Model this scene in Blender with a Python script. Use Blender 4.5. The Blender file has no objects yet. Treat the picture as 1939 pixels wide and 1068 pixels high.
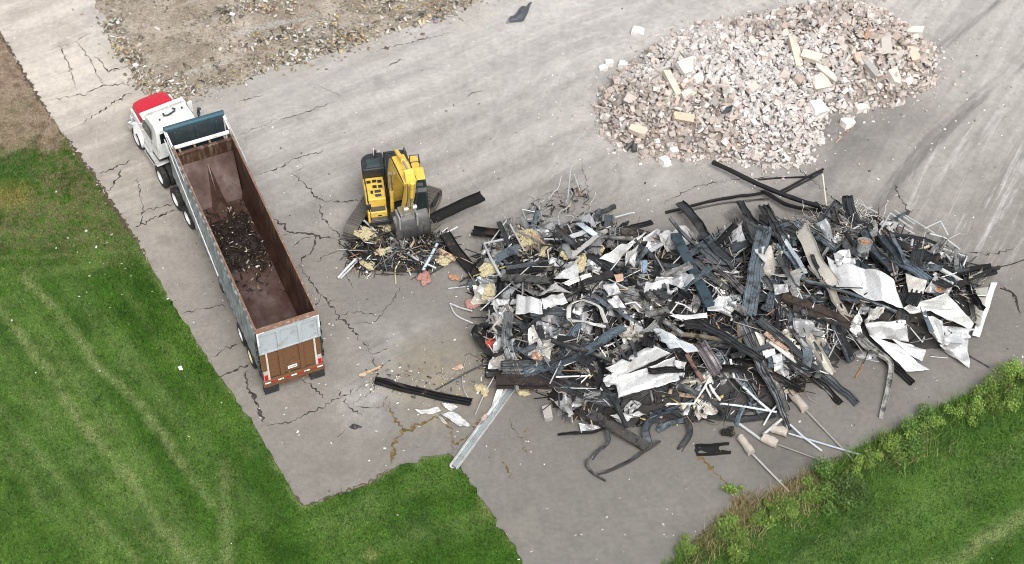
import bpy, bmesh, math, random
import numpy as np
from mathutils import Vector, Matrix, noise as mnoise
R = math.radians
S = bpy.context.scene
COL = S.collection
# ---------------------------------------------------------------- camera, sky, sun, exposure
TH = R(49.0); F = 3750.0; CH = 62.3; YC = CH / math.tan(TH)
cam = bpy.data.cameras.new('camera'); cam.sensor_width = 36.0; cam.lens = 36.0 * F / 1939.0; cam.clip_end = 2000.0
camo = bpy.data.objects.new('camera', cam); COL.objects.link(camo)
camo.location = (0, -YC, CH); camo.rotation_euler = (R(90) - TH, 0, 0); S.camera = camo
SUN_EL, SUN_AZ = 56.0, 162.0          # compass azimuth: behind the camera
W = bpy.data.worlds.new('World'); S.world = W; W.use_nodes = True
nt = W.node_tree; bg = nt.nodes['Background']
sk = nt.nodes.new('ShaderNodeTexSky'); sk.sky_type = 'NISHITA'; sk.sun_disc = False
sk.sun_elevation = R(SUN_EL); sk.sun_rotation = R(SUN_AZ); sk.dust_density = 3.0
hs = nt.nodes.new('ShaderNodeHueSaturation'); hs.inputs['Saturation'].default_value = 0.22
nt.links.new(sk.outputs[0], hs.inputs['Color']); nt.links.new(hs.outputs[0], bg.inputs[0])
bg.inputs[1].default_value = 0.125
sl = bpy.data.lights.new('sun', 'SUN'); sl.energy = 1.7; sl.angle = R(32); sl.color = (1.0, 0.97, 0.93)
so = bpy.data.objects.new('sun', sl); COL.objects.link(so)
az = R(SUN_AZ); el = R(SUN_EL)
sd = Vector((math.sin(az) * math.cos(el), math.cos(az) * math.cos(el), math.sin(el)))
so.rotation_euler = sd.to_track_quat('Z', 'Y').to_euler(); so.location = sd * 100
S.view_settings.view_transform = 'Standard'; S.view_settings.look = 'None'
S.view_settings.exposure = 0.80; S.view_settings.gamma = 1.0
S.render.engine = 'CYCLES'; S.cycles.filter_width = 1.0

# ---------------------------------------------------------------- measuring helpers
def at(px, py, z=0.0):
    a = (px - 969.5) / F; b = -(py - 534) / F
    d = (a, math.cos(TH) + b * math.sin(TH), -math.sin(TH) + b * math.cos(TH))
    t = (z - CH) / d[2]
    return Vector((d[0] * t, -YC + d[1] * t, z))
ZM = {0: (0, 0, 1.0), 3: (620, 260, 3.816), 4: (840, 300, 3.338), 5: (1240, 300, 3.3375), 6: (1500, 340, 2.811),
      7: (680, 580, 3.141), 8: (1000, 600, 3.338), 9: (1340, 600, 3.1405), 1: (1100, 0, 3.14), 2: (1440, 0, 3.14)}
def px(q, x, y):
    o = ZM[q]; return o[0] + x / o[2], o[1] + y / o[2]
def poly(pts): return np.array([at(*p)[:2] for p in pts])
def sdist(P, pg):
    """signed distance of points P (n,2) to polygon pg, positive inside"""
    P = np.asarray(P, float); n = len(pg); d = np.full(len(P), 1e9); ins = np.zeros(len(P), bool)
    for i in range(n):
        a = pg[i]; b = pg[(i + 1) % n]; e = b - a; w = P - a
        t = np.clip((w @ e) / (e @ e + 1e-12), 0, 1)
        d = np.minimum(d, np.hypot(*(w - t[:, None] * e).T))
        c = (a[1] > P[:, 1]) != (b[1] > P[:, 1])
        with np.errstate(divide='ignore', invalid='ignore'):
            xx = a[0] + (P[:, 1] - a[1]) / (b[1] - a[1]) * e[0]
        ins ^= c & (P[:, 0] < xx)
    return np.where(ins, d, -d)
def vnoise(P, s, seed=0):
    """smooth value noise 0..1 on (n,2)"""
    rs = np.random.RandomState(seed); T = rs.rand(64, 64)
    q = np.asarray(P) * s + 1000; i = np.floor(q).astype(int); f = q - i; f = f * f * (3 - 2 * f)
    g = lambda a, b: T[a % 64, b % 64]
    x, y = i[:, 0], i[:, 1]; u, v = f[:, 0], f[:, 1]
    return (g(x, y) * (1 - u) + g(x + 1, y) * u) * (1 - v) + (g(x, y + 1) * (1 - u) + g(x + 1, y + 1) * u) * v
def inview(P, m=40):
    P = np.asarray(P); y = P[:, 1] + YC; z = -CH
    dep = y * math.cos(TH) - z * math.sin(TH); u = y * math.sin(TH) + z * math.cos(TH)
    X = 969.5 + F * P[:, 0] / dep; Y = 534 - F * u / dep
    return (X > -m) & (X < 1939 + m) & (Y > -m) & (Y < 1068 + m)

# ---------------------------------------------------------------- materials
class NT:
    def __init__(s, name):
        s.m = bpy.data.materials.new(name); s.m.use_nodes = True; s.t = s.m.node_tree
        s.b = s.t.nodes['Principled BSDF']; s._p = None
    def n(s, typ, **kw):
        x = s.t.nodes.new(typ)
        for k, v in kw.items(): setattr(x, k, v)
        return x
    def put(s, sock, v):
        if hasattr(v, 'links') and hasattr(v, 'is_output'): s.t.links.new(v, sock)
        else:
            if sock.type == 'RGBA' and not hasattr(v, '__len__'): v = (v, v, v, 1)
            elif sock.type == 'RGBA' and len(v) == 3: v = (*v, 1)
            sock.default_value = v
    def pos(s, kind='Position'):
        if kind == 'Position': return s.n('ShaderNodeNewGeometry').outputs['Position']
        return s.n('ShaderNodeTexCoord').outputs[kind]
    def noise(s, scale, vec=None, detail=4, rough=.55, stretch=None, rot=0, dist=0):
        vec = vec if vec is not None else s.pos()
        if stretch:
            mp = s.n('ShaderNodeMapping'); s.put(mp.inputs[0], vec)
            mp.inputs['Rotation'].default_value = (0, 0, rot); mp.inputs['Scale'].default_value = stretch
            # rotate first, then stretch
            mp.vector_type = 'TEXTURE'; mp.inputs['Scale'].default_value = tuple(1 / q for q in stretch); vec = mp.outputs[0]
        x = s.n('ShaderNodeTexNoise'); s.put(x.inputs['Vector'], vec)
        x.inputs['Scale'].default_value = scale; x.inputs['Detail'].default_value = detail; x.inputs['Roughness'].default_value = rough
        x.inputs['Distortion'].default_value = dist
        return x.outputs['Fac']
    def ramp(s, fac, stops):
        x = s.n('ShaderNodeValToRGB'); s.put(x.inputs[0], fac); e = x.color_ramp.elements
        while len(e) > 1: e.remove(e[-1])
        for i, (p, c) in enumerate(stops):
            q = e[0] if i == 0 else e.new(p)
            q.position = p; q.color = (c, c, c, 1) if not hasattr(c, '__len__') else (*c[:3], 1)
        return x.outputs[0]
    def mix(s, fac, a, b, mode='MIX'):
        x = s.n('ShaderNodeMix', data_type='RGBA', blend_type=mode)
        s.put(x.inputs[0], fac); s.put(x.inputs[6], a); s.put(x.inputs[7], b); return x.outputs[2]
    def math(s, op, a, b=0., c=None, clamp=False):
        x = s.n('ShaderNodeMath', operation=op, use_clamp=clamp); s.put(x.inputs[0], a); s.put(x.inputs[1], b)
        if c is not None: s.put(x.inputs[2], c)
        return x.outputs[0]
    def mr(s, v, a, b, c=0., d=1., smooth=True):
        x = s.n('ShaderNodeMapRange'); x.interpolation_type = 'SMOOTHSTEP' if smooth else 'LINEAR'
        s.put(x.inputs[0], v)
        for i, q in enumerate((a, b, c, d)): x.inputs[i + 1].default_value = q
        return x.outputs[0]
    def dist(s, p, r0, r1, wob=None):
        """1 within r0 of world point p, 0 beyond r1"""
        x = s.n('ShaderNodeVectorMath', operation='DISTANCE'); s.put(x.inputs[0], s.pos()); x.inputs[1].default_value = tuple(p)
        v = x.outputs['Value']
        if wob is not None: v = s.math('ADD', v, wob)
        return s.mr(v, r0, r1, 1., 0.)
    def bump(s, h, strength=.5, d=.02):
        x = s.n('ShaderNodeBump'); x.inputs['Strength'].default_value = strength; x.inputs['Distance'].default_value = d
        s.put(x.inputs['Height'], h); s.t.links.new(x.outputs[0], s.b.inputs['Normal'])
    def fin(s, col, rough=.8, metal=0., spec=.3):
        s.put(s.b.inputs['Base Color'], col); s.put(s.b.inputs['Roughness'], rough); s.put(s.b.inputs['Metallic'], metal)
        s.b.inputs['Specular IOR Level'].default_value = spec
        return s.m
def objcol(n): return n.n('ShaderNodeObjectInfo').outputs['Color']
def attrcol(n): return n.n('ShaderNodeVertexColor', layer_name='Col').outputs[0]

def m_worn(name, src, rough=.6, metal=0., dirt=(.05, .045, .04), amount=.5, scale=3., bump=.15, spec=.35, fine=30.):
    n = NT(name); base = src(n) if callable(src) else src
    P = n.pos('Object')
    a = n.noise(scale, P, 6, .65); b = n.noise(fine, P, 3, .6)
    k = n.math('MULTIPLY', n.mr(a, .5, .72), amount)
    k2 = n.mr(b, .3, .7, .78, 1.15)
    c = n.mix(1., base, k2, 'MULTIPLY')
    c = n.mix(k, c, dirt)
    if bump: n.bump(b, bump, .01)
    return n.fin(c, n.mr(a, .3, .7, rough - .1, rough + .15), metal, spec)
M = {}
M['white_paint'] = m_worn('white_paint', (.74, .74, .72), .35, 0, (.30, .28, .25), .6, 2.6, .03, .5)
M['red_paint'] = m_worn('red_paint', (.50, .012, .03), .35, 0, (.2, .05, .05), .3, 2., .03, .5)
M['yellow'] = m_worn('yellow_paint', (.76, .50, .085), .45, 0, (.33, .25, .13), .75, 3.2, .06, .45)
M['black'] = m_worn('black_metal', (.022, .024, .027), .45, 0, (.07, .065, .06), .5, 3., .05, .45)
M['track'] = m_worn('track_steel', (.15, .14, .125), .55, .5, (.18, .15, .12), .7, 5., .3)
M['rubber'] = m_worn('tyre_rubber', (.025, .025, .025), .8, 0, (.12, .11, .10), .6, 4., .2)
M['rim'] = m_worn('wheel_rim', (.72, .72, .70), .4, .1, (.3, .27, .22), .4, 5., .05)
M['cream'] = m_worn('cream_rim', (.72, .62, .38), .5, 0, (.3, .25, .17), .5, 5., .05)
M['chrome'] = m_worn('chrome', (.75, .75, .75), .2, 1., (.4, .4, .4), .2, 5., .02)
M['alu'] = m_worn('aluminium', (.62, .62, .61), .4, .4, (.3, .28, .26), .4, 4., .05)
M['glass'] = m_worn('dark_glass', (.010, .018, .018), .2, 0, (.03, .035, .035), .2, 2., 0, .35)
M['grey_paint'] = m_worn('grey_blue_paint', (.40, .44, .465), .45, 0, (.22, .2, .18), .6, 2.6, .06)
M['teal'] = m_worn('teal_tarp', (.035, .085, .115), .55, 0, (.12, .14, .15), .5, 3., .15)
M['darkpanel'] = m_worn('dark_panel', (.035, .05, .055), .5, 0, (.09, .09, .09), .5, 3., .05)
M['brown_steel'] = m_worn('brown_rusty_paint', (.155, .075, .035), .7, 0, (.07, .04, .022), .7, 5., .15)
M['light_red'] = m_worn('red_lens', (.45, .01, .015), .3, 0, (.2, .01, .01), .3, 8., 0)
M['tape_white'] = m_worn('white_tape', (.85, .85, .82), .4, 0, (.5, .5, .45), .3, 20., 0)
M['grey_steel'] = m_worn('grey_steel', (.11, .11, .11), .45, .5, (.25, .23, .21), .5, 6., .15)
M['cream_post'] = m_worn('cream_paint', (.6, .56, .46), .5, 0, (.3, .25, .2), .5, 3., .05)
M['orange_light'] = m_worn('amber_lens', (.7, .3, .02), .3, 0, (.4, .2, .02), .1, 8., 0)

def m_rust():
    n = NT('rusty_bed_steel'); P = n.pos('Object')
    a = n.noise(1.1, P, 7, .65); st = n.noise(2.2, P, 5, .6, stretch=(1, .18, 1)); b = n.noise(22, P, 4, .6)
    c = n.ramp(a, [(.3, (.05, .022, .014)), (.47, (.10, .045, .032)), (.56, (.13, .075, .065)), (.68, (.20, .14, .13))])
    c = n.mix(n.mr(st, .52, .7, 0, .65), c, (.03, .014, .01))
    c = n.mix(n.mr(b, .55, .75, 0, .5), c, (.23, .085, .03))
    n.bump(b, .2, .01)
    return n.fin(c, n.mr(a, .3, .7, .6, .36), .25, .4)
M['rust'] = m_rust()
def m_bed():
    n = NT('worn_bed_floor'); P = n.pos('Object')
    a = n.noise(.9, P, 7, .65); st = n.noise(2.2, P, 5, .6, stretch=(1, .18, 1)); b = n.noise(22, P, 4, .6)
    c = n.ramp(a, [(.3, (.040, .020, .014)), (.45, (.075, .042, .033)), (.58, (.112, .075, .065)), (.7, (.17, .13, .12))])
    c = n.mix(n.mr(st, .50, .68, 0, .6), c, (.05, .028, .022)); c = n.mix(n.mr(b, .58, .75, 0, .5), c, (.19, .08, .035))
    n.bump(b, .2, .01); return n.fin(c, n.mr(a, .3, .7, .55, .34), .25, .4)
M['bed'] = m_bed()
def m_inner():
    n = NT('rusty_inner_wall'); P = n.pos('Object'); sx = n.n('ShaderNodeSeparateXYZ'); n.put(sx.inputs[0], P)
    a = n.noise(1.2, P, 7, .65); st = n.noise(3.5, P, 6, .65, stretch=(1, 1, .15)); b = n.noise(18, P, 4, .6)
    c = n.ramp(a, [(.3, (.035, .017, .011)), (.5, (.068, .034, .021)), (.68, (.11, .06, .04))])
    k = n.math('MULTIPLY', n.mr(st, .50, .64), n.mr(n.math('ADD', sx.outputs[2], n.math('MULTIPLY', a, 1.5)), 3.4, 4.5))
    c = n.mix(n.math('MULTIPLY', k, .5), c, (.34, .27, .22)); c = n.mix(n.mr(b, .58, .75, 0, .5), c, (.17, .07, .03))
    n.bump(b, .2, .01); return n.fin(c, .6, .2, .35)
M['inner'] = m_inner()
def m_outer():
    n = NT('dented_side_paint'); P = n.pos('Object')
    a = n.noise(2.2, P, 6, .65, stretch=(1, 1, .45)); st = n.noise(3, P, 5, .6, stretch=(1, 1, .25))
    c = n.ramp(a, [(.3, (.14, .155, .165)), (.5, (.25, .275, .29)), (.62, (.37, .395, .41)), (.72, (.55, .57, .58))])
    c = n.mix(n.mr(st, .55, .72, 0, .55), c, (.16, .15, .14))
    return n.fin(c, .4, .15, .5)
M['outer'] = m_outer()
M['rust_rim'] = m_worn('rusty_rim', (.19, .105, .068), .7, 0, (.45, .40, .36), .6, 6., .2)

# object-coloured finishes for the scrap
M['o_sheet'] = m_worn('scrap_sheet_paint', objcol, .33, .3, (.20, .19, .18), .5, 1.8, .05, .5)
def m_char():
    n = NT('scrap_charred_metal'); P = n.pos('Object'); base = objcol(n)
    a = n.noise(2.2, P, 6, .65); b = n.noise(30, P, 3, .6); e = n.noise(4.5, P, 6, .7); g_ = n.noise(1.1, P, 4, .6)
    c = n.mix(n.math('MULTIPLY', n.mr(a, .48, .64), .8), base, (.012, .012, .012))
    c = n.mix(n.math('MULTIPLY', n.mr(e, .62, .74), .3), c, (.24, .23, .22))
    c = n.mix(n.math('MULTIPLY', n.mr(g_, .60, .72), .45), c, (.10, .06, .04))
    c = n.mix(1., c, n.mr(b, .3, .7, .6, 1.35), 'MULTIPLY'); n.bump(e, .35, .03)
    return n.fin(c, n.mr(a, .35, .65, .28, .65), .15, .42)
M['o_metal'] = m_char()
M['o_tube'] = m_worn('scrap_tube', objcol, .4, .3, (.25, .24, .22), .5, 4., .05, .4)
def m_wood():
    n = NT('scrap_wood'); P = n.pos('Object'); base = objcol(n)
    a = n.noise(3.2, P, 6, .7); b = n.noise(30, P, 3, .6); e = n.noise(6, P, 6, .75); g_ = n.noise(2, P, 5, .6)
    c = n.mix(n.math('MULTIPLY', n.mr(a, .48, .62), .85), base, (.014, .012, .011))
    c = n.mix(n.math('MULTIPLY', n.mr(e, .60, .70), .5), c, (.22, .19, .16)); c = n.mix(n.math('MULTIPLY', n.mr(g_, .60, .72), .5), c, (.13, .075, .045))
    c = n.mix(1., c, n.mr(b, .3, .7, .6, 1.35), 'MULTIPLY'); n.bump(e, .5, .03)
    return n.fin(c, .8, 0, .25)
M['o_wood'] = m_wood()
M['o_fluff'] = m_worn('insulation', objcol, .95, 0, (.35, .26, .12), .6, 5., .6, .1)
M['o_stone'] = m_worn('masonry', objcol, .9, 0, (.34, .30, .27), .6, 3., .35, .2)
M['a_stone'] = m_worn('masonry_bits', attrcol, .9, 0, (.34, .30, .27), .45, 3., .3, .2)
M['a_bits'] = m_worn('debris_bits', attrcol, .6, .1, (.03, .028, .026), .4, 3., .1, .4)
M['o_plastic'] = m_worn('scrap_plastic', objcol, .45, 0, (.2, .15, .13), .3, 4., .1, .4)

# ---------------------------------------------------------------- mesh builder
def tag(o, label=None, cat=None, group=None, kind=None):
    if label: o['label'] = label
    if cat: o['category'] = cat
    if group: o['group'] = group
    if kind: o['kind'] = kind
    return o
def empty(name, loc, rz=0):
    o = bpy.data.objects.new(name, None); COL.objects.link(o); o.location = loc; o.rotation_euler = (0, 0, rz); o.empty_display_size = .3
    return o
class MB:
    def __init__(s, M4=None): s.v = []; s.f = []; s.T = M4 or Matrix()
    def add(s, vs, fs):
        o = len(s.v); s.v += [tuple(s.T @ Vector(v)) for v in vs]; s.f += [tuple(i + o for i in f) for f in fs]; return s
    def box(s, c, d, rot=None):
        m = rot.to_matrix() if rot is not None and hasattr(rot, 'to_matrix') else Matrix.Identity(3)
        vs = [Vector(c) + m @ Vector((x * d[0] / 2, y * d[1] / 2, z * d[2] / 2)) for z in (-1, 1) for y in (-1, 1) for x in (-1, 1)]
        return s.add(vs, [(0, 2, 3, 1), (4, 5, 7, 6), (0, 1, 5, 4), (2, 6, 7, 3), (0, 4, 6, 2), (1, 3, 7, 5)])
    def bx(s, x0, x1, y0, y1, z0, z1): return s.box(((x0 + x1) / 2, (y0 + y1) / 2, (z0 + z1) / 2), (x1 - x0, y1 - y0, z1 - z0))
    def bar(s, a, b, w, h, up=(0, 0, 1)):
        a = Vector(a); b = Vector(b); t = (b - a).normalized(); sd_ = t.cross(Vector(up))
        if sd_.length < 1e-3: sd_ = t.cross(Vector((0, 1, 0)))
        sd_.normalize(); n = sd_.cross(t)
        vs = [p + sd_ * i * w / 2 + n * j * h / 2 for p in (a, b) for i, j in ((-1, -1), (1, -1), (1, 1), (-1, 1))]
        return s.add(vs, [(3, 2, 1, 0), (4, 5, 6, 7), (0, 1, 5, 4), (1, 2, 6, 5), (2, 3, 7, 6), (3, 0, 4, 7)])
    def tube(s, pts, r, n=8, r2=None):
        pts = [Vector(p) for p in pts]; N = len(pts); vs = []; fs = []; pr = None
        for i, p in enumerate(pts):
            t = (pts[min(i + 1, N - 1)] - pts[max(i - 1, 0)]).normalized()
            u = pr if pr is not None else (Vector((0, 0, 1)) if abs(t.z) < .9 else Vector((1, 0, 0)))
            a = (u - t * u.dot(t)).normalized(); b = t.cross(a); pr = a
            rr = r if r2 is None else r + (r2 - r) * i / (N - 1)
            vs += [p + a * rr * math.cos(2 * math.pi * k / n) + b * rr * math.sin(2 * math.pi * k / n) for k in range(n)]
        for i in range(N - 1):
            for k in range(n):
                q = i * n + k; w = i * n + (k + 1) % n; fs.append((q, w, w + n, q + n))
        fs.append(tuple(range(n))[::-1]); fs.append(tuple(range((N - 1) * n, N * n)))
        return s.add(vs, fs)
    def prism(s, pr, x0, x1, f=None):
        """profile of (y,z) points extruded along x"""
        n = len(pr); f = f or (lambda x, p: (x, p[0], p[1]))
        vs = [f(x0, p) for p in pr] + [f(x1, p) for p in pr]
        fs = [(i, (i + 1) % n, (i + 1) % n + n, i + n) for i in range(n)] + [tuple(range(n))[::-1], tuple(range(n, 2 * n))]
        return s.add(vs, fs)
    def lathe(s, pr, n=24, axis='x', c=(0, 0, 0)):
        """profile of (offset along axis, radius), closed into a ring"""
        vs = []; m = len(pr)
        for k in range(n):
            a = 2 * math.pi * k / n
            for o, r in pr:
                q = (o, r * math.cos(a), r * math.sin(a)) if axis == 'x' else (r * math.cos(a), r * math.sin(a), o)
                vs.append((q[0] + c[0], q[1] + c[1], q[2] + c[2]))
        fs = [(k * m + i, k * m + (i + 1) % m, ((k + 1) % n) * m + (i + 1) % m, ((k + 1) % n) * m + i) for k in range(n) for i in range(m)]
        return s.add(vs, fs)
    def mesh(s, name, ang=35):
        me = bpy.data.meshes.new(name); me.from_pydata(s.v, [], s.f); fixn(me)
        if ang: me.shade_smooth(); me.set_sharp_from_angle(angle=R(ang))
        return me
    def build(s, name, mat, parent=None, bevel=0., ang=35, color=None, solid=0.):
        me = s.mesh(name, ang); me.materials.append(mat)
        o = bpy.data.objects.new(name, me); COL.objects.link(o)
        if parent is not None: o.parent = parent
        if solid: d = o.modifiers.new('thickness', 'SOLIDIFY'); d.thickness = solid; d.offset = 0
        if bevel: d = o.modifiers.new('bevel', 'BEVEL'); d.width = bevel; d.segments = 2; d.limit_method = 'ANGLE'; d.angle_limit = R(40)
        if color is not None: o.color = (*color, 1)
        return o
def fixn(me):
    b = bmesh.new(); b.from_mesh(me); bmesh.ops.recalc_face_normals(b, faces=b.faces); b.to_mesh(me); b.free()
def clone(o, parent=None):
    c = o.copy(); COL.objects.link(c)
    if parent is not None: c.parent = parent
    for ch in list(o.children): clone(ch, c)
    return c
def np_mesh(name, V, Fc, cols=None, ang=0):
    """V (n,3); Fc list of tuples or (m,k) array; cols per vertex"""
    me = bpy.data.meshes.new(name)
    if isinstance(Fc, np.ndarray):
        m, k = Fc.shape
        me.vertices.add(len(V)); me.vertices.foreach_set('co', np.asarray(V, np.float32).ravel())
        me.loops.add(m * k); me.loops.foreach_set('vertex_index', Fc.astype(np.int32).ravel())
        me.polygons.add(m); me.polygons.foreach_set('loop_start', np.arange(0, m * k, k, dtype=np.int32))
        me.update(calc_edges=True); me.validate()
    else: me.from_pydata([tuple(v) for v in V], [], Fc)
    if cols is not None:
        a = me.color_attributes.new('Col', 'FLOAT_COLOR', 'POINT')
        a.data.foreach_set('color', np.c_[cols, np.ones(len(cols))].astype(np.float32).ravel())
    if ang: me.shade_smooth(); me.set_sharp_from_angle(angle=R(ang))
    return me
def put(name, me, mat, **kw):
    me.materials.append(mat); o = bpy.data.objects.new(name, me); COL.objects.link(o); return tag(o, **kw)
# ================================================================ ground: lawn base, pavement, dirt patch, cracks
random.seed(4)
EDGE_L = [(-60, -60), (0, 60), (40, 130), (75, 190), (110, 240), (145, 290), (180, 335), (215, 390), (250, 440), (285, 500), (315, 555), (350, 610),
          (385, 665), (420, 718), (450, 760), (480, 802), (510, 855), (540, 908), (558, 935), (575, 957)]
NOTCH = [(597, 954), (620, 942), (660, 928), (700, 912), (745, 884), (800, 866), (830, 860), (850, 859), (864, 870), (880, 895), (920, 955), (960, 1012), (995, 1068), (1030, 1160), (1050, 1300)]
EDGE_R = [(1170, 1300), (1190, 1160), (1250, 1075), (1310, 1032), (1350, 990), (1372, 972), (1392, 958), (1385, 948), (1440, 944), (1490, 915), (1530, 893), (1560, 885),
          (1620, 850), (1660, 830), (1700, 812), (1750, 785), (1800, 760), (1860, 732), (1939, 705), (2100, 650), (2500, 500)]
def jag(pts, step=.25, amp=.06, seed=0):
    rs = random.Random(seed); out = []
    for a, b in zip(pts[:-1], pts[1:]):
        L = (b - a).length; n = max(1, int(L / step)); t = (b - a).normalized(); nn = Vector((-t.y, t.x, 0))
        for i in range(n): out.append(a + (b - a) * (i / n) + nn * rs.gauss(0, amp))
    return out + [pts[-1]]
eL = jag([at(*p) for p in EDGE_L], amp=.035, seed=1); eN = jag([at(*p) for p in NOTCH], amp=.05, seed=2); eR = jag([at(*p) for p in EDGE_R], amp=.05, seed=3)
far = [Vector((60, 120, 0)), Vector((-80, 120, 0))]
PAVE = eL + eN + eR + far
PAVEP = np.array([v[:2] for v in PAVE])

def band_uv(n, p0, p1):
    """signed distance to the line p0->p1 in metres, as a node socket"""
    a = at(*p0); b = at(*p1); t = (b - a).normalized(); nn = Vector((-t.y, t.x, 0))
    d = n.n('ShaderNodeVectorMath', operation='DOT_PRODUCT'); n.put(d.inputs[0], n.pos()); d.inputs[1].default_value = nn
    return n.math('SUBTRACT', d.outputs['Value'], a.dot(nn))
def lawn_color(n):
    P = n.pos(); w = n.noise(.45, P, 4, .6); wob = n.math('MULTIPLY', n.math('SUBTRACT', w, .5), 2.0)
    big = n.noise(.35, P, 5, .65); mid = n.noise(2.2, P, 4, .65); fin = n.noise(16, P, 3, .7)
    c = n.ramp(big, [(.34, (.022, .060, .008)), (.5, (.040, .098, .012)), (.64, (.066, .134, .020))])
    # mown bands beside the left pavement edge
    u = band_uv(n, (110, 240), (540, 910)); u = n.math('ADD', u, n.math('MULTIPLY', wob, .25))
    sx = n.n('ShaderNodeSeparateXYZ'); n.put(sx.inputs[0], P); X, Y = sx.outputs[0], sx.outputs[1]
    left = n.mr(X, -4., -6.0)
    low = n.mr(Y, 1.5, -2.5)
    un = n.math('DIVIDE', n.math('ABSOLUTE', u), 10.)
    bands = n.ramp(un, [(0, .25), (.10, 0.), (.20, .05), (.25, .55), (.30, .15), (.37, .05), (.44, .6), (.47, .3), (.50, .65), (.56, .1), (.68, .35), (.74, .85), (.78, .25), (.9, .2), (.95, .6), (1, .3)])
    bf = n.math('MULTIPLY', n.math('MULTIPLY', bands, left), n.mr(w, .3, .65, .4, 1.))
    bf = n.math('MULTIPLY', n.math('MULTIPLY', bf, low), .75)
    c = n.mix(bf, c, (.105, .175, .04))
    wear = n.n('ShaderNodeAttribute', attribute_name='Wear').outputs['Fac']
    wk = n.math('MULTIPLY', wear, n.mr(mid, .3, .65, .55, 1.1), clamp=True)
    c = n.mix(wk, c, (.165, .21, .08))
    # worn upper part of the lawn by the road: paler, patchy, then bare soil
    worn = n.math('MULTIPLY', n.mr(n.math('ADD', Y, wob), -.5, 4.), n.mr(X, -10., -12.))
    c = n.mix(n.math('MULTIPLY', worn, n.mr(mid, .38, .60, .05, .9)), c, (.125, .118, .055))
    soil = n.math('MAXIMUM', n.dist(at(25, 130), 1.2, 5.2, wob), n.math('MULTIPLY', n.dist(at(95, 215), .9, 2.4, wob), .9))
    soil = n.math('MAXIMUM', soil, n.math('MULTIPLY', n.dist(at(10, 245), 1., 2.2, wob), .8))
    soil = n.math('MAXIMUM', soil, n.math('MULTIPLY', n.dist(at(90, 265), .3, .9, wob), .8))
    c = n.mix(soil, c, n.ramp(mid, [(.35, (.15, .105, .075)), (.6, (.26, .20, .15))]))
    c = n.mix(n.math('MULTIPLY', n.dist(at(20, 365), .2, 1.4, wob), .7), c, (.20, .17, .05))
    c = n.mix(n.math('MULTIPLY', n.dist(at(25, 320), .5, 1.9, wob), .6), c, (.03, .09, .014))
    # right lawn: soft broad stripes and one worn line
    r = band_uv(n, (1392, 958), (1860, 735)); r = n.math('ADD', n.math('ABSOLUTE', r), n.math('MULTIPLY', wob, .25))
    right = n.mr(X, 6., 7.5)
    rb = n.ramp(n.math('DIVIDE', r, 10.), [(0, .5), (.12, .3), (.2, .25), (.27, .05), (.36, .3), (.45, .05), (.55, .3), (.585, .2), (.61, .1), (.64, .2), (.665, .1), (.8, .3), (1, .1)])
    c = n.mix(n.math('MULTIPLY', n.math('MULTIPLY', rb, right), .62), c, (.13, .19, .07))
    c = n.mix(n.math('MULTIPLY', n.mr(mid, .56, .72), .45), c, (.085, .125, .03))
    # pale dry patches
    for p, r0, r1, k in [((930, 965), .05, .7, .6), ((1545, 845), .1, .8, .5), ((705, 1055), .05, .5, .5)]:
        c = n.mix(n.math('MULTIPLY', n.dist(at(*p), r0, r1, wob), k), c, (.20, .20, .08))
    return n.mix(1., c, n.mr(fin, .3, .7, .55, 1.35), 'MULTIPLY'), fin
n = NT('lawn'); c, f = lawn_color(n); n.bump(f, .8, .05); M['lawn'] = n.fin(c, .95, 0, .1)
n = NT('grass_blades'); c, f = lawn_color(n); rr = n.n('ShaderNodeVertexColor', layer_name='Col').outputs[0]
M['grass'] = n.fin(n.mix(1., c, rr, 'MULTIPLY'), .7, 0, .2)

TRK = [([(130, 540), (250, 690), (400, 860), (500, 985)], .55, .28), ([(30, 560), (160, 740), (300, 920), (400, 1068)], .5, .28), ([(-20, 650), (120, 820), (300, 1040), (330, 1090)], .6, .28), ([(-20, 830), (60, 900), (200, 1068)], .6, .25), ([(1500, 1068), (1700, 960), (1939, 840)], .7, .25), ([(1650, 1068), (1800, 980), (1939, 905)], .5, .2), ([(620, 1000), (760, 930), (850, 900)], .8, .25), ([(650, 1068), (780, 1010), (930, 985)], .7, .25),
       ([(40, 520), (77, 558), (135, 625), (194, 697), (271, 775), (318, 835), (364, 899), (400, 950)], .22, .8), ([(-40, 545), (0, 589), (45, 645), (93, 705), (171, 821), (233, 891), (280, 955), (326, 1015), (370, 1075)], .28, .8),
       ([(-40, 735), (0, 775), (50, 835), (101, 899), (150, 955), (194, 1000), (264, 1062)], .26, .55), ([(424, 880), (426, 915), (432, 1000), (430, 1100)], .30, .6), ([(-20, 530), (90, 515), (180, 500), (256, 468)], .5, .25),
       ([(100, 735), (170, 800), (230, 870)], .15, .45), ([(1760, 1090), (1840, 1040), (1939, 975), (2000, 935)], .36, .85), ([(0, 380), (120, 395), (250, 405)], .5, .45), ([(0, 440), (130, 450), (260, 440)], .45, .5), ([(0, 490), (120, 480), (230, 470)], .25, .4), ([(0, 660), (60, 735), (150, 850), (250, 970), (330, 1068)], .2, .3), ([(150, 560), (230, 665), (330, 790), (400, 880)], .2, .3), ([(0, 850), (80, 945), (170, 1040), (200, 1080)], .3, .4), ([(230, 540), (310, 650), (400, 770), (470, 860)], .25, .25)]
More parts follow.
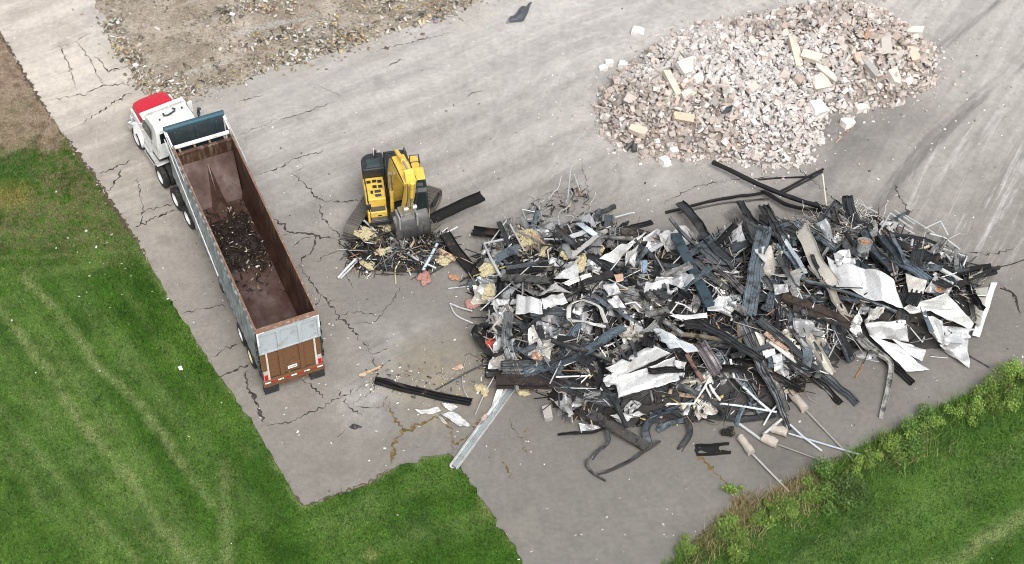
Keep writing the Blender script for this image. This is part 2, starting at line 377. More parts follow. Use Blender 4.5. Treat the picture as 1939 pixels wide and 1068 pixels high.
def wear_at(P):
    P = np.asarray(P); w = np.zeros(len(P)); n1 = .45 + 1.1 * vnoise(P, 1.1, 71) * (.5 + vnoise(P, 4., 72)); q = P + .25 * np.c_[vnoise(P, .9, 73) - .5, vnoise(P, .9, 74) - .5]
    for pts, wd, k in TRK:
        c = np.array([at(*p)[:2] for p in pts]); d = np.full(len(P), 99.)
        for a, b in zip(c[:-1], c[1:]):
            e = b - a; t = np.clip(((q - a) @ e) / (e @ e), 0, 1); d = np.minimum(d, np.hypot(*(q - a - t[:, None] * e).T))
        w = np.maximum(w, k * .95 * np.exp(-(d / (wd * .95)) ** 2) * n1)
    e = sdist(P, PAVEP); w = np.maximum(w, .75 * np.exp(-(e / .16) ** 2) * np.clip(vnoise(P, 1.7, 75) * 2 - .5, 0, 1))
    return np.clip(w, 0, 1)
def lawn_mesh():
    r = .16; X, Y = np.meshgrid(np.arange(-27, 27, r), np.arange(-17, 21, r)); P = np.c_[X.ravel(), Y.ravel()]; ny, nx = X.shape; I = np.arange(nx * ny).reshape(ny, nx)
    Q = np.stack([I[:-1, :-1], I[:-1, 1:], I[1:, 1:], I[1:, :-1]], -1).reshape(-1, 4); V = np.c_[P, np.full(len(P), -.045)]; w = wear_at(P); o = len(V)
    V = np.concatenate([V, [(-200, -150, -.06), (200, -150, -.06), (200, 250, -.06), (-200, 250, -.06)]]); Q = np.concatenate([Q, [(o, o + 1, o + 2, o + 3)]])
    me = np_mesh('lawn', V, Q); at_ = me.attributes.new('Wear', 'FLOAT', 'POINT'); at_.data.foreach_set('value', np.r_[w, 0, 0, 0, 0].astype(np.float32)); return me
put('lawn', lawn_mesh(), M['lawn'], kind='structure')

def m_pave():
    n = NT('pavement'); P = n.pos()
    sx = n.n('ShaderNodeSeparateXYZ'); n.put(sx.inputs[0], P); X, Y = sx.outputs[0], sx.outputs[1]
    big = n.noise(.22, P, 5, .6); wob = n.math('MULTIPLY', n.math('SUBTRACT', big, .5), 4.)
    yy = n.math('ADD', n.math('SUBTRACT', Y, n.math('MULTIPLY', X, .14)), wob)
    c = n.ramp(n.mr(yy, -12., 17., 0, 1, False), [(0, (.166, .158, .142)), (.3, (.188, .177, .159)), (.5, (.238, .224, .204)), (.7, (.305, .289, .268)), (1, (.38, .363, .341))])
    # warm dusty strip of old concrete on the left
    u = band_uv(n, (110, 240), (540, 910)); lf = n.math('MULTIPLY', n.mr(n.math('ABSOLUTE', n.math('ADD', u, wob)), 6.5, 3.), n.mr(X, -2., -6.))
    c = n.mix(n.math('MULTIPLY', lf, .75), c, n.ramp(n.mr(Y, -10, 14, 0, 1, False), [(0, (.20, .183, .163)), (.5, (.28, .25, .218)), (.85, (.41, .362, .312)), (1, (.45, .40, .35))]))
    # tyre-swept streaks
    warp = n.n('ShaderNodeVectorMath', operation='ADD'); nz = n.n('ShaderNodeTexNoise'); nz.inputs['Scale'].default_value = .07; n.put(nz.inputs['Vector'], P)
    sc = n.n('ShaderNodeVectorMath', operation='SCALE'); n.put(sc.inputs[0], nz.outputs['Color']); sc.inputs['Scale'].default_value = 2.
    n.put(warp.inputs[0], P); n.put(warp.inputs[1], sc.outputs[0]); Wp = warp.outputs[0]
    s1 = n.noise(1.0, Wp, 7, .66, stretch=(.035, .9, 1), rot=R(31))
    s2 = n.noise(1.0, Wp, 7, .66, stretch=(.035, .8, 1), rot=R(60))
    rmask = n.mr(n.math('ADD', X, wob), 9., 14.); up = n.mr(Y, 1., 6., .15, 1.)
    st = n.mix(rmask, s1, s2)
    stv = n.mr(st, .32, .68, .80, 1.18)
    c = n.mix(n.math('MULTIPLY', up, .95), c, n.mix(1., c, stv, 'MULTIPLY'))
    # dark swept rubber marks on the right
    s3 = n.noise(1.0, Wp, 5, .6, stretch=(.05, .6, 1), rot=R(50))
    dk = n.math('MULTIPLY', n.math('MULTIPLY', n.mr(s3, .53, .68), n.mr(X, 10., 15.)), n.mr(Y, -1., 4.))
    c = n.mix(n.math('MULTIPLY', dk, .75), c, (.125, .118, .112))
    # chalky white scrapes
    s4 = n.noise(2.2, Wp, 6, .7, stretch=(.10, 1.1, 1), rot=R(62))
    wk = n.math('MULTIPLY', n.mr(s4, .50, .70), n.math('MAXIMUM', n.dist(at(1870, 350), 2., 7.), n.math('MULTIPLY', n.dist(at(1050, 230), 1, 8), .5)))
    c = n.mix(n.math('MULTIPLY', wk, .6), c, (.50, .485, .47))
    # plaster dust around the rubble and under the truck's tail
    mid = n.noise(1.1, P, 6, .68); fin = n.noise(34, P, 3, .7); fin2 = n.noise(9, P, 4, .7)
    for p, r0, r1, k, col in [((1330, 170), 4., 11., .3, (.44, .42, .40)), ((1400, 330), .5, 4., .35, (.17, .155, .145)), ((880, 640), .4, 2., .4, (.15, .135, .115)), ((1050, 850), 1., 4., .25, (.14, .132, .12)), ((760, 660), .5, 3., .35, (.36, .35, .33)), ((690, 760), .3, 2., .45, (.40, .39, .37)),
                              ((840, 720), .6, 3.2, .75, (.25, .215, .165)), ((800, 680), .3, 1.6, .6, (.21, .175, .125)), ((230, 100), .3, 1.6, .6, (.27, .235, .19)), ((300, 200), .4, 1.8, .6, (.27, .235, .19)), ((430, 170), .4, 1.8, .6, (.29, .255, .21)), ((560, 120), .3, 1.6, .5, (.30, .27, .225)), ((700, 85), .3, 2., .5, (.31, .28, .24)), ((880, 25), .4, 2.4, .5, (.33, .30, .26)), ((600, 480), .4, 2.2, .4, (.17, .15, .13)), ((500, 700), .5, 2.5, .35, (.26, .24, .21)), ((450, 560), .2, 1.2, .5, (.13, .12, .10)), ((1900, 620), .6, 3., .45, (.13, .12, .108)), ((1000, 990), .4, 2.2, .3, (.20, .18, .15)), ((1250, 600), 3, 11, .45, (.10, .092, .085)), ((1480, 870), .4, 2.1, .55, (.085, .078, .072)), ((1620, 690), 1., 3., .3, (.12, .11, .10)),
                              ((1560, 940), .4, 1.4, .5, (.10, .09, .08)), ((1600, 255), .6, 3.4, .8, (.12, .115, .105)), ((1720, 220), .4, 2.4, .6, (.13, .125, .115)), ((1240, 320), .5, 2.6, .5, (.36, .34, .315)), ((1130, 200), .4, 2.4, .5, (.38, .36, .335)), ((1400, 330), .3, 2., .4, (.34, .32, .30)), ((1230, 80), .5, 3., .5, (.42, .405, .385)), ((1540, 290), .2, 1.2, .5, (.30, .28, .26)), ((760, 520), 1., 3.2, .4, (.12, .11, .10))]:
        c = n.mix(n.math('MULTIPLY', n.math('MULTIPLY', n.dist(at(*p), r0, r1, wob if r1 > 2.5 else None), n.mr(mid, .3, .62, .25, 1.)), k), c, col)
    c = n.mix(1., c, n.mr(mid, .3, .7, .91, 1.08), 'MULTIPLY')
    c = n.mix(1., c, n.mr(fin, .28, .72, .76, 1.2), 'MULTIPLY'); g2 = n.noise(4.5, P, 6, .75); c = n.mix(1., c, n.mr(g2, .3, .7, .88, 1.1), 'MULTIPLY')
    bl = n.noise(.7, P, 5, .6); c = n.mix(n.math('MULTIPLY', n.mr(bl, .56, .70), .28), c, (.135, .122, .108))
    # specks: pale grit and dark spots
    c = n.mix(n.math('MULTIPLY', n.mr(fin2, .70, .76), .5), c, (.48, .46, .43))
    sp = n.noise(5.5, P, 3, .8); c = n.mix(n.math('MULTIPLY', n.mr(sp, .70, .78), .35), c, (.09, .083, .077))
    n.bump(fin, .25, .01)
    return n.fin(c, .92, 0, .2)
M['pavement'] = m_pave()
def flat_ngon(pts, z0, z1):
    from mathutils.geometry import delaunay_2d_cdt
    m = len(pts); V, _, Fc, *_r = delaunay_2d_cdt([Vector((p.x, p.y)) for p in pts], [], [list(range(m))], 1, 1e-4)
    k = len(V); vs = [(v.x, v.y, z1) for v in V] + [(p.x, p.y, z1 - .001) for p in pts] + [(p.x, p.y, z0) for p in pts]
    fs = [tuple(f) for f in Fc]; fs = [f if (V[f[1]] - V[f[0]]).cross(V[f[2]] - V[f[0]]) > 0 else f[::-1] for f in fs]
    fs += [(k + i, k + (i + 1) % m, k + m + (i + 1) % m, k + m + i) for i in range(m)]
    me = bpy.data.meshes.new('pavement'); me.from_pydata(vs, [], fs); return me
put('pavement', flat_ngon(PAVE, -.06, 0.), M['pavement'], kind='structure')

# cracks: thin jagged ribbons lying on the pavement
CR = [([(640, 452), (660, 480), (652, 510), (668, 545)], .04), ([(600, 446), (570, 455), (556, 470)], .04), ([(690, 395), (668, 410), (672, 440)], .03), ([(566, 505), (540, 520), (520, 555)], .04), ([(610, 560), (590, 585), (600, 620)], .035), ([(640, 596), (680, 590), (720, 600)], .03), ([(702, 668), (715, 700), (705, 740)], .05), ([(560, 300), (575, 315), (553, 328)], .03), ([(475, 690), (520, 690), (560, 705)], .04), ([(700, 668), (740, 660)], .03),
      ([(478, 333), (520, 322), (560, 300), (622, 282)], .05), ([(553, 328), (580, 350), (600, 377), (640, 384), (688, 378)], .07), ([(606, 385), (609, 408), (626, 432), (640, 441), (648, 472)], .06),
      ([(518, 411), (545, 438), (590, 445), (636, 451)], .09), ([(535, 445), (548, 443)], .06), ([(597, 446), (592, 475), (576, 490), (566, 505)], .07), ([(648, 472), (612, 486), (598, 496)], .05),
      ([(566, 503), (590, 535), (610, 560), (640, 596), (680, 638), (702, 668)], .07), ([(606, 580), (634, 566)], .05), ([(762, 540), (737, 580), (706, 611), (668, 613)], .03), ([(410, 713), (450, 702), (474, 688)], .09),
      ([(464, 702), (470, 735), (486, 765), (500, 800)], .13), ([(495, 805), (545, 801), (600, 776), (645, 754), (692, 728)], .06), ([(570, 718), (600, 740), (618, 757)], .05),
      ([(252, 433), (290, 413), (322, 401), (346, 399)], .07), ([(259, 335), (266, 375), (272, 400), (263, 428)], .06), ([(268, 400), (300, 392), (335, 385)], .04), ([(178, 330), (212, 319), (250, 302)], .05), ([(230, 320), (216, 350), (199, 369)], .06),
      ([(345, 595), (395, 582), (430, 578)], .05), ([(400, 675), (430, 660), (455, 650)], .05), ([(110, 80), (128, 118), (145, 170)], .05), ([(90, 95), (140, 80), (175, 60)], .03), ([(140, 75), (170, 110), (195, 165)], .04), ([(180, 105), (200, 130), (205, 135), (245, 125), (255, 150)], .05),
      ([(200, 45), (205, 75), (230, 110)], .04), ([(95, 190), (160, 178), (200, 160), (245, 160)], .05), ([(150, 238), (200, 205), (250, 172)], .06), ([(640, 830), (655, 812)], .03),
      ([(600, 160), (660, 190), (650, 200)], .02), ([(455, 255), (520, 228), (575, 215), (640, 190)], .04), ([(700, 100), (770, 82), (860, 60)], .05), ([(450, 192), (500, 180)], .05), ([(880, 185), (915, 170)], .05), ([(720, 130), (765, 112)], .04),
      ([(1100, 300), (1110, 350), (1118, 385)], .03), ([(1255, 385), (1320, 352), (1390, 340), (1480, 335)], .04), ([(1500, 310), (1560, 360), (1600, 395)], .05), ([(1830, 478), (1880, 480), (1925, 470)], .06), ([(1895, 540), (1920, 560), (1934, 600)], .09),
      ([(1690, 345), (1705, 375), (1720, 398), (1745, 398)], .06), ([(1060, 760), (1085, 730)], .03), ([(960, 790), (985, 830), (1000, 860)], .025), ([(640, 735), (660, 770), (690, 790)], .05), ([(660, 768), (700, 745), (715, 700)], .03), ([(672, 770), (725, 770), (735, 745)], .03)]
WEED = [([(741, 884), (745, 840), (766, 815), (792, 805), (832, 788)], .13), ([(766, 815), (745, 790), (733, 755)], .08), ([(853, 872), (859, 832), (850, 800), (832, 782)], .09), ([(1318, 856), (1350, 890), (1362, 900)], .16), ([(1362, 900), (1382, 925)], .09), ([(860, 842), (885, 825)], .1), ([(995, 800), (997, 862)], .04), ([(1330, 690), (1320, 720)], .06), ([(950, 870), (972, 910)], .07)]
def crack_mesh(lst, z, seed):
    rs = random.Random(seed); m = MB()
    for pts, w in lst:
        c = jag([at(*p, z) for p in pts], .10, .05, rs.random())
        L, Rr = [], []
        for i, p in enumerate(c):
            t = (c[min(i + 1, len(c) - 1)] - c[max(i - 1, 0)]).normalized(); nn = Vector((-t.y, t.x, 0))
            k = w * .5 * rs.choice((.3, .5, .8, 1., 1.6)) * rs.uniform(.7, 1.2) * min(1, .15 + 2.5 * min(i, len(c) - 1 - i) / len(c) * 2)
            L.append(p + nn * k); Rr.append(p - nn * k)
        q = len(L); m.add(L + Rr, [(i, i + 1, q + i + 1, q + i) for i in range(q - 1)])
    return m
n = NT('crack_fill'); M['crack'] = n.fin(n.ramp(n.noise(3, None, 4), [(.35, (.025, .022, .02)), (.65, (.075, .066, .058))]), .95)
n = NT('dry_moss'); M['moss'] = n.fin(n.ramp(n.noise(5, None, 4), [(.35, (.075, .06, .025)), (.5, (.13, .09, .035)), (.65, (.19, .14, .08))]), .95)
tag(crack_mesh(CR, .004, 1).build('pavement_cracks', M['crack'], ang=0), kind='structure')
tag(crack_mesh(WEED, .005, 2).build('pavement_joint_moss', M['moss'], ang=0), kind='structure')

# ---------------------------------------------------------------- field meshes: dirt patch
def field(name, pg, res, hf, skirt=-.03):
    lo, hi = pg.min(0), pg.max(0); nx = int((hi[0] - lo[0]) / res) + 2; ny = int((hi[1] - lo[1]) / res) + 2
    X, Y = np.meshgrid(lo[0] + np.arange(nx) * res, lo[1] + np.arange(ny) * res)
    P = np.c_[X.ravel(), Y.ravel()]; d = sdist(P, pg) + (vnoise(P, 2.2, 5) - .5) * .35
    z = np.where(d > 0, hf(P, d), skirt); ok = (d > -res * 1.2).reshape(ny, nx)
    idx = np.arange(nx * ny).reshape(ny, nx)
    cell = ok[:-1, :-1] & ok[1:, :-1] & ok[:-1, 1:] & ok[1:, 1:]
    q = np.stack([idx[:-1, :-1], idx[:-1, 1:], idx[1:, 1:], idx[1:, :-1]], -1)[cell]
    used = np.unique(q); mp = np.full(nx * ny, -1); mp[used] = np.arange(len(used))
    return np.c_[P, z][used], mp[q]
DIRT = poly([(196, 30), (205, 55), (216, 82), (238, 110), (256, 132), (268, 160), (300, 182), (330, 194), (385, 182), (430, 160), (500, 132), (560, 112), (640, 92), (690, 72), (740, 55), (800, 44), (870, 16), (930, -10), (1000, -60), (1000, -200), (100, -200), (170, -20)])
def dirt_h(P, d): return np.clip(d * .5, 0, .10) + (vnoise(P, .8, 8) - .4) * .22 * np.clip(d, 0, 1) + (vnoise(P, 3, 9) - .5) * .10 * np.clip(d * 3, .2, 1) + (vnoise(P, 8, 19) - .5) * .05
n = NT('dirt'); P = n.pos(); a = n.noise(.5, P, 6, .65); b = n.noise(9, P, 4, .7); s_ = n.noise(1.2, P, 5, .6, stretch=(.12, 1, 1), rot=R(20)); e = n.noise(2.6, P, 5, .7)
c = n.ramp(a, [(.32, (.185, .155, .120)), (.5, (.262, .224, .178)), (.66, (.36, .318, .268))])
c = n.mix(n.mr(s_, .52, .68, 0, .7), c, (.34, .325, .30)); c = n.mix(n.mr(e, .56, .7, 0, .5), c, (.13, .112, .085)); c = n.mix(1., c, n.mr(b, .3, .7, .7, 1.25), 'MULTIPLY'); n.bump(b, .8, .04)
M['dirt'] = n.fin(c, .95, 0, .15)
V, Q = field('dirt_patch', DIRT, .14, dirt_h); put('dirt_patch', np_mesh('dirt_patch', V, Q, ang=60), M['dirt'], kind='structure')

# ---------------------------------------------------------------- grass blades on the lawn
def grass():
    rs = np.random.RandomState(3); A = np.array([at(-40, -40), at(1980, -40), at(-40, 1110), at(1980, 1110)])
    N = 560000; P = np.c_[rs.uniform(A[:, 0].min(), A[:, 0].max(), N), rs.uniform(A[:, 1].min(), A[:, 1].max(), N)]
    P = P[inview(P, 50)]; d = sdist(P, PAVEP); P = P[d < .03 + rs.rand(len(P)) * .12 * (rs.rand(len(P)) < .5)]
    soil = (np.hypot(*(P - np.array(at(25, 130)[:2])).T) < 2.2 + 2.2 * rs.rand(len(P))) | (np.hypot(*(P - np.array(at(95, 215)[:2])).T) < 1.4) | (np.hypot(*(P - np.array(at(10, 245)[:2])).T) < 1.5)
    P = P[~soil | (rs.rand(len(P)) < .1)]
    n = len(P); a = rs.rand(n) * 6.28; k = vnoise(P, 1.2, 4); h = .05 + .09 * rs.rand(n) * (.4 + k); w = .012 + .018 * rs.rand(n); l = rs.rand(n) * .06
    b = rs.rand(n) * 6.28; z = np.full(n, -.05)
    v = np.stack([np.c_[P[:, 0] - np.cos(a) * w, P[:, 1] - np.sin(a) * w, z], np.c_[P[:, 0] + np.cos(a) * w, P[:, 1] + np.sin(a) * w, z], np.c_[P[:, 0] + np.cos(b) * l, P[:, 1] + np.sin(b) * l, z + h]], 1).reshape(-1, 3)
    g = rs.uniform(.4, 1.9, n) * (.6 + .8 * vnoise(P, 3.5, 14)); col = np.c_[g * rs.uniform(.9, 1.15, n), g, g * .95]
    me = np_mesh('grass', v, np.arange(3 * n).reshape(-1, 3), np.repeat(col, 3, 0)); q = me.attributes.new('Wear', 'FLOAT', 'POINT'); q.data.foreach_set('value', np.repeat(wear_at(P), 3).astype(np.float32)); put('grass', me, M['grass'], kind='stuff')
grass()
# ================================================================ wheels
def wheel(parent, x, y, r=.52, w=.56, rim='rim', side=-1, dual=True):
    """axle wheel with its outer face on the given side"""
    o = empty('wheel', (0, 0, 0)); o.parent = parent; o.location = (x, y, r)
    h = w / 2; t = MB()
    def tyre(c, hw): return [(c - hw, r * .62), (c - hw, r * .9), (c - hw * .8, r * .985), (c - hw * .3, r), (c + hw * .3, r), (c + hw * .8, r * .985), (c + hw, r * .9), (c + hw, r * .62)]
    if dual:
        t.lathe(tyre(side * h * .54, h * .46), 28); t.lathe(tyre(-side * h * .54, h * .46), 28)
    else: t.lathe(tyre(0, h), 28)
    for k in range(28):
        a = 2 * math.pi * k / 28
        t.box((0 if not dual else side * h * .54, r * math.cos(a), r * math.sin(a)), (h * .8, .03, .03), Matrix.Rotation(a, 3, 'X').to_quaternion())
    t.build('tyre', M['rubber'], o, ang=40)
    m = MB(); e = side * h
    m.lathe([(e * .9, r * .62), (e * .98, r * .58), (e * .62, r * .52), (e * .45, r * .28), (e * .55, r * .24), (e * .55, .01), (e * .2, .01), (e * .2, r * .62)], 28)
    for k in range(8):
        a = 2 * math.pi * k / 8; m.lathe([(e * .50, .0), (e * .50, .022), (e * .62, .018), (e * .62, .0)], 6, c=(0, r * .38 * math.cos(a), r * .38 * math.sin(a)))
    m.lathe([(e * .5, 0.001), (e * .5, r * .17), (e * .8, r * .14), (e * .82, .001)], 14)
    m.build('rim', M[rim], o, ang=30)
    return o
YAW_T = R(23.3)
# ================================================================ dump trailer
tr = empty('dump_trailer', (-8.656, -5.465, 0), YAW_T)
tag(tr, 'long empty-topped dump trailer with dented grey-blue sides and rusty inside, parked behind the red-hooded truck', 'trailer')
HW, RZ, LB = 1.25, 3.95, 10.5
def side_wall(s):
    m = MB()                                   # inner rusty skin
    pr = [(1.19, 3.93), (1.17, 2.0), (1.14, 1.86), (1.0, 1.42), (1.0, 1.36), (1.2, 1.36), (1.215, 3.93)]
    vs = [(s * x, y, z) for y in (.06, 2.6, 5.2, 7.8, LB) for x, z in pr]; k = len(pr)
    m.add(vs, [(i * k + j, i * k + (j + 1) % k, (i + 1) * k + (j + 1) % k, (i + 1) * k + j) for i in range(4) for j in range(k)] + [tuple(range(k)), tuple(range(4 * k, 5 * k))])
    w = m.build('side_wall', M['inner'], tr, ang=25)
    o = MB(); n_ = 230; zs = [1.30, 1.55, 1.62, 2.0, 2.4, 2.8, 3.2, 3.6, 3.80, 3.87]; g = []   # ribbed and dented outer skin
    rs = random.Random(5 if s < 0 else 6)
    for i in range(n_ + 1):
        y = .02 + (11.6 - .02) * i / n_; ph = (y / .46) % 1
        d = .095 * min(1, max(0, (abs(ph - .5) - .22) / .10))
        for j, z in enumerate(zs):
            e = d if .5 < j < 8.5 else .02
            e += .035 * mnoise.noise((y * 2.2, z * 1.7, s * 3)) if 1 <= j <= 8 else 0
            g.append((s * (1.222 + e), y, z))
    k = len(zs); o.add(g, [(i * k + j, (i + 1) * k + j, (i + 1) * k + j + 1, i * k + j + 1) for i in range(n_) for j in range(k - 1)])
    o.build('outer_skin', M['outer'], w, ang=20, solid=.012)
    r = MB(); r.bx(s * 1.185, s * 1.265, .05, 10.9, 3.90, 3.955); r.build('top_rail', M['rust_rim'], w, bevel=.012)
    b = MB(); b.bx(s * 1.20, s * 1.275, .05, 11.6, 1.22, 1.34); b.build('bottom_rail', M['grey_steel'], w, bevel=.01)
    return w
wl = side_wall(-1); wr = side_wall(1)
# diagonal ladder-like white pole clipped along the left side
m = MB(); m.tube([(-1.33, 12.0, 3.35), (-1.35, 8.6, 2.65), (-1.36, 5.0, 2.0)], .028); m.build('side_pole', M['white_paint'], tr)
m = MB(); m.add([(-1.0, .05, 1.4), (1.0, .05, 1.4), (1.0, 9.3, 1.4), (-1.0, 9.3, 1.4), (-1.17, 10.48, 3.12), (1.17, 10.48, 3.12), (-1.05, 9.3, 1.42), (1.05, 9.3, 1.42)], [(0, 1, 2, 3), (6, 7, 5, 4)])
m.build('bed_floor', M['bed'], tr, ang=0, solid=.03)
m = MB(); m.bx(-1.17, 1.17, 10.47, 10.54, 3.05, 3.74); m.bx(-1.17, 1.17, 10.42, 10.58, 3.74, 3.82); m.build('front_wall', M['inner'], tr, bevel=.01)
# hoist ridge on the sloped plate
def onslope(y): return 1.40 + (y - 9.3) * (3.12 - 1.42) / 1.18 if y > 9.3 else 1.4
m = MB(); m.add([(-.03, 10.42, onslope(10.42)), (.03, 10.42, onslope(10.42)), (-.34, 8.9, 1.41), (.30, 8.9, 1.41), (-.02, 9.35, 1.98), (.0, 9.05, 1.85), (-.3, 9.4, 1.56), (.3, 9.4, 1.56)],
        [(0, 1, 4), (0, 4, 6), (1, 7, 4), (6, 4, 5), (7, 5, 4), (6, 5, 2), (7, 3, 5), (2, 5, 3)]); m.build('hoist_cover', M['bed'], tr, ang=0)
m = MB(); m.bx(-1.18, 1.22, 10.76, 10.90, 3.82, 3.94); m.build('cross_beam', M['white_paint'], tr, bevel=.02)
m = MB()
for x in (-1.0, -.35, .3, .95): m.bx(x - .04, x + .04, 10.58, 10.80, 3.70, 3.80)
m.build('beam_bracket', M['rust_rim'], tr)
m = MB(); m.bx(-1.22, 1.22, 11.70, 11.78, 1.5, 4.0)
for x in (-.9, .02, .9): m.bx(x - .05, x + .05, 11.64, 11.70, 1.5, 3.9)
m.bx(-1.2, 1.2, 11.64, 11.70, 2.9, 3.0); m.build('headboard', M['darkpanel'], tr, bevel=.01)
m = MB(); m.bx(-1.2, 1.2, 10.6, 11.65, 1.5, 1.56); m.tube([(0, 11.2, 1.3), (0, 11.1, 2.9)], .14, 14); m.tube([(0, 11.1, 2.9), (0, 11.08, 3.2)], .10, 14); m.build('hoist_cylinder', M['black'], tr)
m = MB(); m.tube([(-1.30, 11.80, 4.08), (1.30, 11.80, 4.08)], .11, 14); m.bx(-1.32, 1.32, 11.84, 11.94, 3.9, 4.14); m.build('tarp_roll', M['teal'], tr, bevel=.01)
m = MB()
for s in (-1, 1): m.bx(s * 1.33, s * 1.24, 11.55, 11.85, 3.88, 3.98)
m.build('tarp_bracket', M['tape_white'], tr)
for s in (-1, 1):
    m = MB(); m.bar((s * 1.25, 11.75, 3.93), (s * 1.25, 10.8, 3.90), .07, .09); m.build('tarp_arm', M['white_paint'], tr, bevel=.01)
    m = MB(); m.bar((s * 1.33, 11.8, 3.93), (s * 1.35, 9.0, 3.72), .035, .035); m.build('tarp_spring_arm', M['alu'], tr)
# tailgate
tg = MB(); tg.bx(-1.235, 1.235, -.005, .045, 1.0, 3.93); t = tg.build('tailgate', M['brown_steel'], tr)
m = MB(); m.bx(-1.26, 1.26, -.13, -.02, 3.72, 3.945); m.bx(-1.26, 1.26, -.065, -.02, 2.60, 3.72); m.bx(-1.26, 1.26, -.09, -.065, 2.58, 2.66)
for x in (-.42, .44): m.bx(x - .07, x + .07, -.13, -.065, 2.66, 3.72)
for s in (-1, 1): m.bx(s * 1.26, s * 1.16, -.13, -.065, 2.66, 3.72)
m.build('upper_panel', M['grey_paint'], t, bevel=.008)
m = MB(); m.bx(-1.27, 1.27, -.135, .1, 3.945, 3.965); m.build('top_edge', M['rust_rim'], t)
m = MB()
for s in (-1, 1): m.bx(s * 1.265, s * 1.21, -.136, -.13, 3.2, 3.94); m.bx(s * 1.21, s * .95, -.136, -.13, 3.90, 3.94)
m.build('corner_tape', M['tape_white'], t)
m = MB()
for x in (-.42, .42): m.bx(x - .09, x + .09, -.07, -.005, 1.0, 2.58)
m.bx(-.33, .33, -.055, -.005, 1.42, 1.50); m.bx(-.33, .33, -.03, -.005, 1.05, 1.42); m.build('lower_rib', M['brown_steel'], t, bevel=.01)
m = MB(); m.bx(-.19, .19, -.045, -.03, 1.20, 1.36); pl = m.build('number_plate', M['tape_white'], t)
m = MB()
for x in (-.12, -.075, -.02, .03, .085, .13): m.bx(x - .014, x + .014, -.048, -.0455, 1.25, 1.32)
m.build('plate_characters', M['darkpanel'], pl)
for s in (-1, 1):
    m = MB(); m.bx(s * 1.02, s * .95, -.08, 0, .95, 2.56); m.build('gate_post', M['cream_post'], tr)
    m = MB(); m.bx(s * 1.25, s * 1.03, .05, .35, .9, 2.6); m.build('rear_post', M['black'], tr)
    m = MB()
    for z in (1.5, 2.1, 2.7, 3.2): m.tube([(s * 1.25, -.02, z), (s * 1.33, -.02, z), (s * 1.33, -.02, z + .16), (s * 1.25, -.02, z + .16)], .028, 6)
    m.bar((s * 1.31, .05, 1.2), (s * 1.30, .05, 3.3), .05, .06); m.build('gate_latch', M['black'], tr)
    m = MB(); m.bx(s * 1.18, s * 1.04, -.12, -.08, .98, 1.30); m.build('tail_light', M['light_red'], tr, bevel=.01)
    m = MB(); m.bx(s * 1.20, s * 1.02, -.081, -.05, .92, 1.5); m.build('light_bracket', M['alu'], tr)
    m = MB(); x0, x1 = sorted((s * 1.26, s * .66))
    for k in range(8): q = x0 + (x1 - x0) * k / 8; m.bx(q + .006, q + (x1 - x0) / 8 - .006, .10 + .01 * (k % 2), .13 + .01 * (k % 2), .08, .64)
    
    m.bx(x0, x1, -.066, -.05, .10, .598); m.build('mudflap', M['rubber'], tr)
m = MB(); m.bx(-1.27, 1.27, -.13, .02, .60, .92); m.bx(-.55, .55, -.16, -.13, .50, .56)
for x in (-.5, .5): m.bx(x - .04, x + .04, -.15, -.13, .5, .86)
bmp = m.build('rear_bumper', M['brown_steel'], tr, bevel=.015)
for i in range(9):
    x0 = -1.22 + i * 2.44 / 9; m = MB(); m.bx(x0 + .02, x0 + 2.44 / 9 - .02, -.137, -.132, .82, .89)
    if i % 2 == 0: m.build('white_reflector', M['tape_white'], bmp)
    else: m.build('red_reflector', M['light_red'], bmp)
m = MB()
for s in (-1, 1): m.bx(s * .52, s * .40, .15, 11.4, .95, 1.3)
for y in (.6, 1.7, 2.9, 5.5, 8, 10.5): m.bx(-.5, .5, y - .06, y + .06, 1.0, 1.28)
for y in (1.7, 2.95): m.tube([(-1.0, y, .5), (1.0, y, .5)], .07, 10); m.bx(-.5, -.38, y - .3, y + .3, .5, .95); m.bx(.38, .5, y - .3, y + .3, .5, .95)
m.build('chassis', M['black'], tr)
for y, rim in ((1.7, 'cream'), (2.95, 'rim')):
    for s in (-1, 1): wheel(tr, s * .98, y, .5, .56, rim, s)
for s in (-1, 1):
    m = MB(); m.bx(s * 1.0, s * .84, 7.9, 8.06, .12, 1.3); m.bx(s * 1.1, s * .74, 7.8, 8.16, .06, .12); m.build('landing_leg', M['grey_steel'], tr, bevel=.01)
m = MB(); m.bx(-1.25, -1.0, 5.3, 5.7, .55, 1.22); m.build('battery_box', M['black'], tr, bevel=.03)
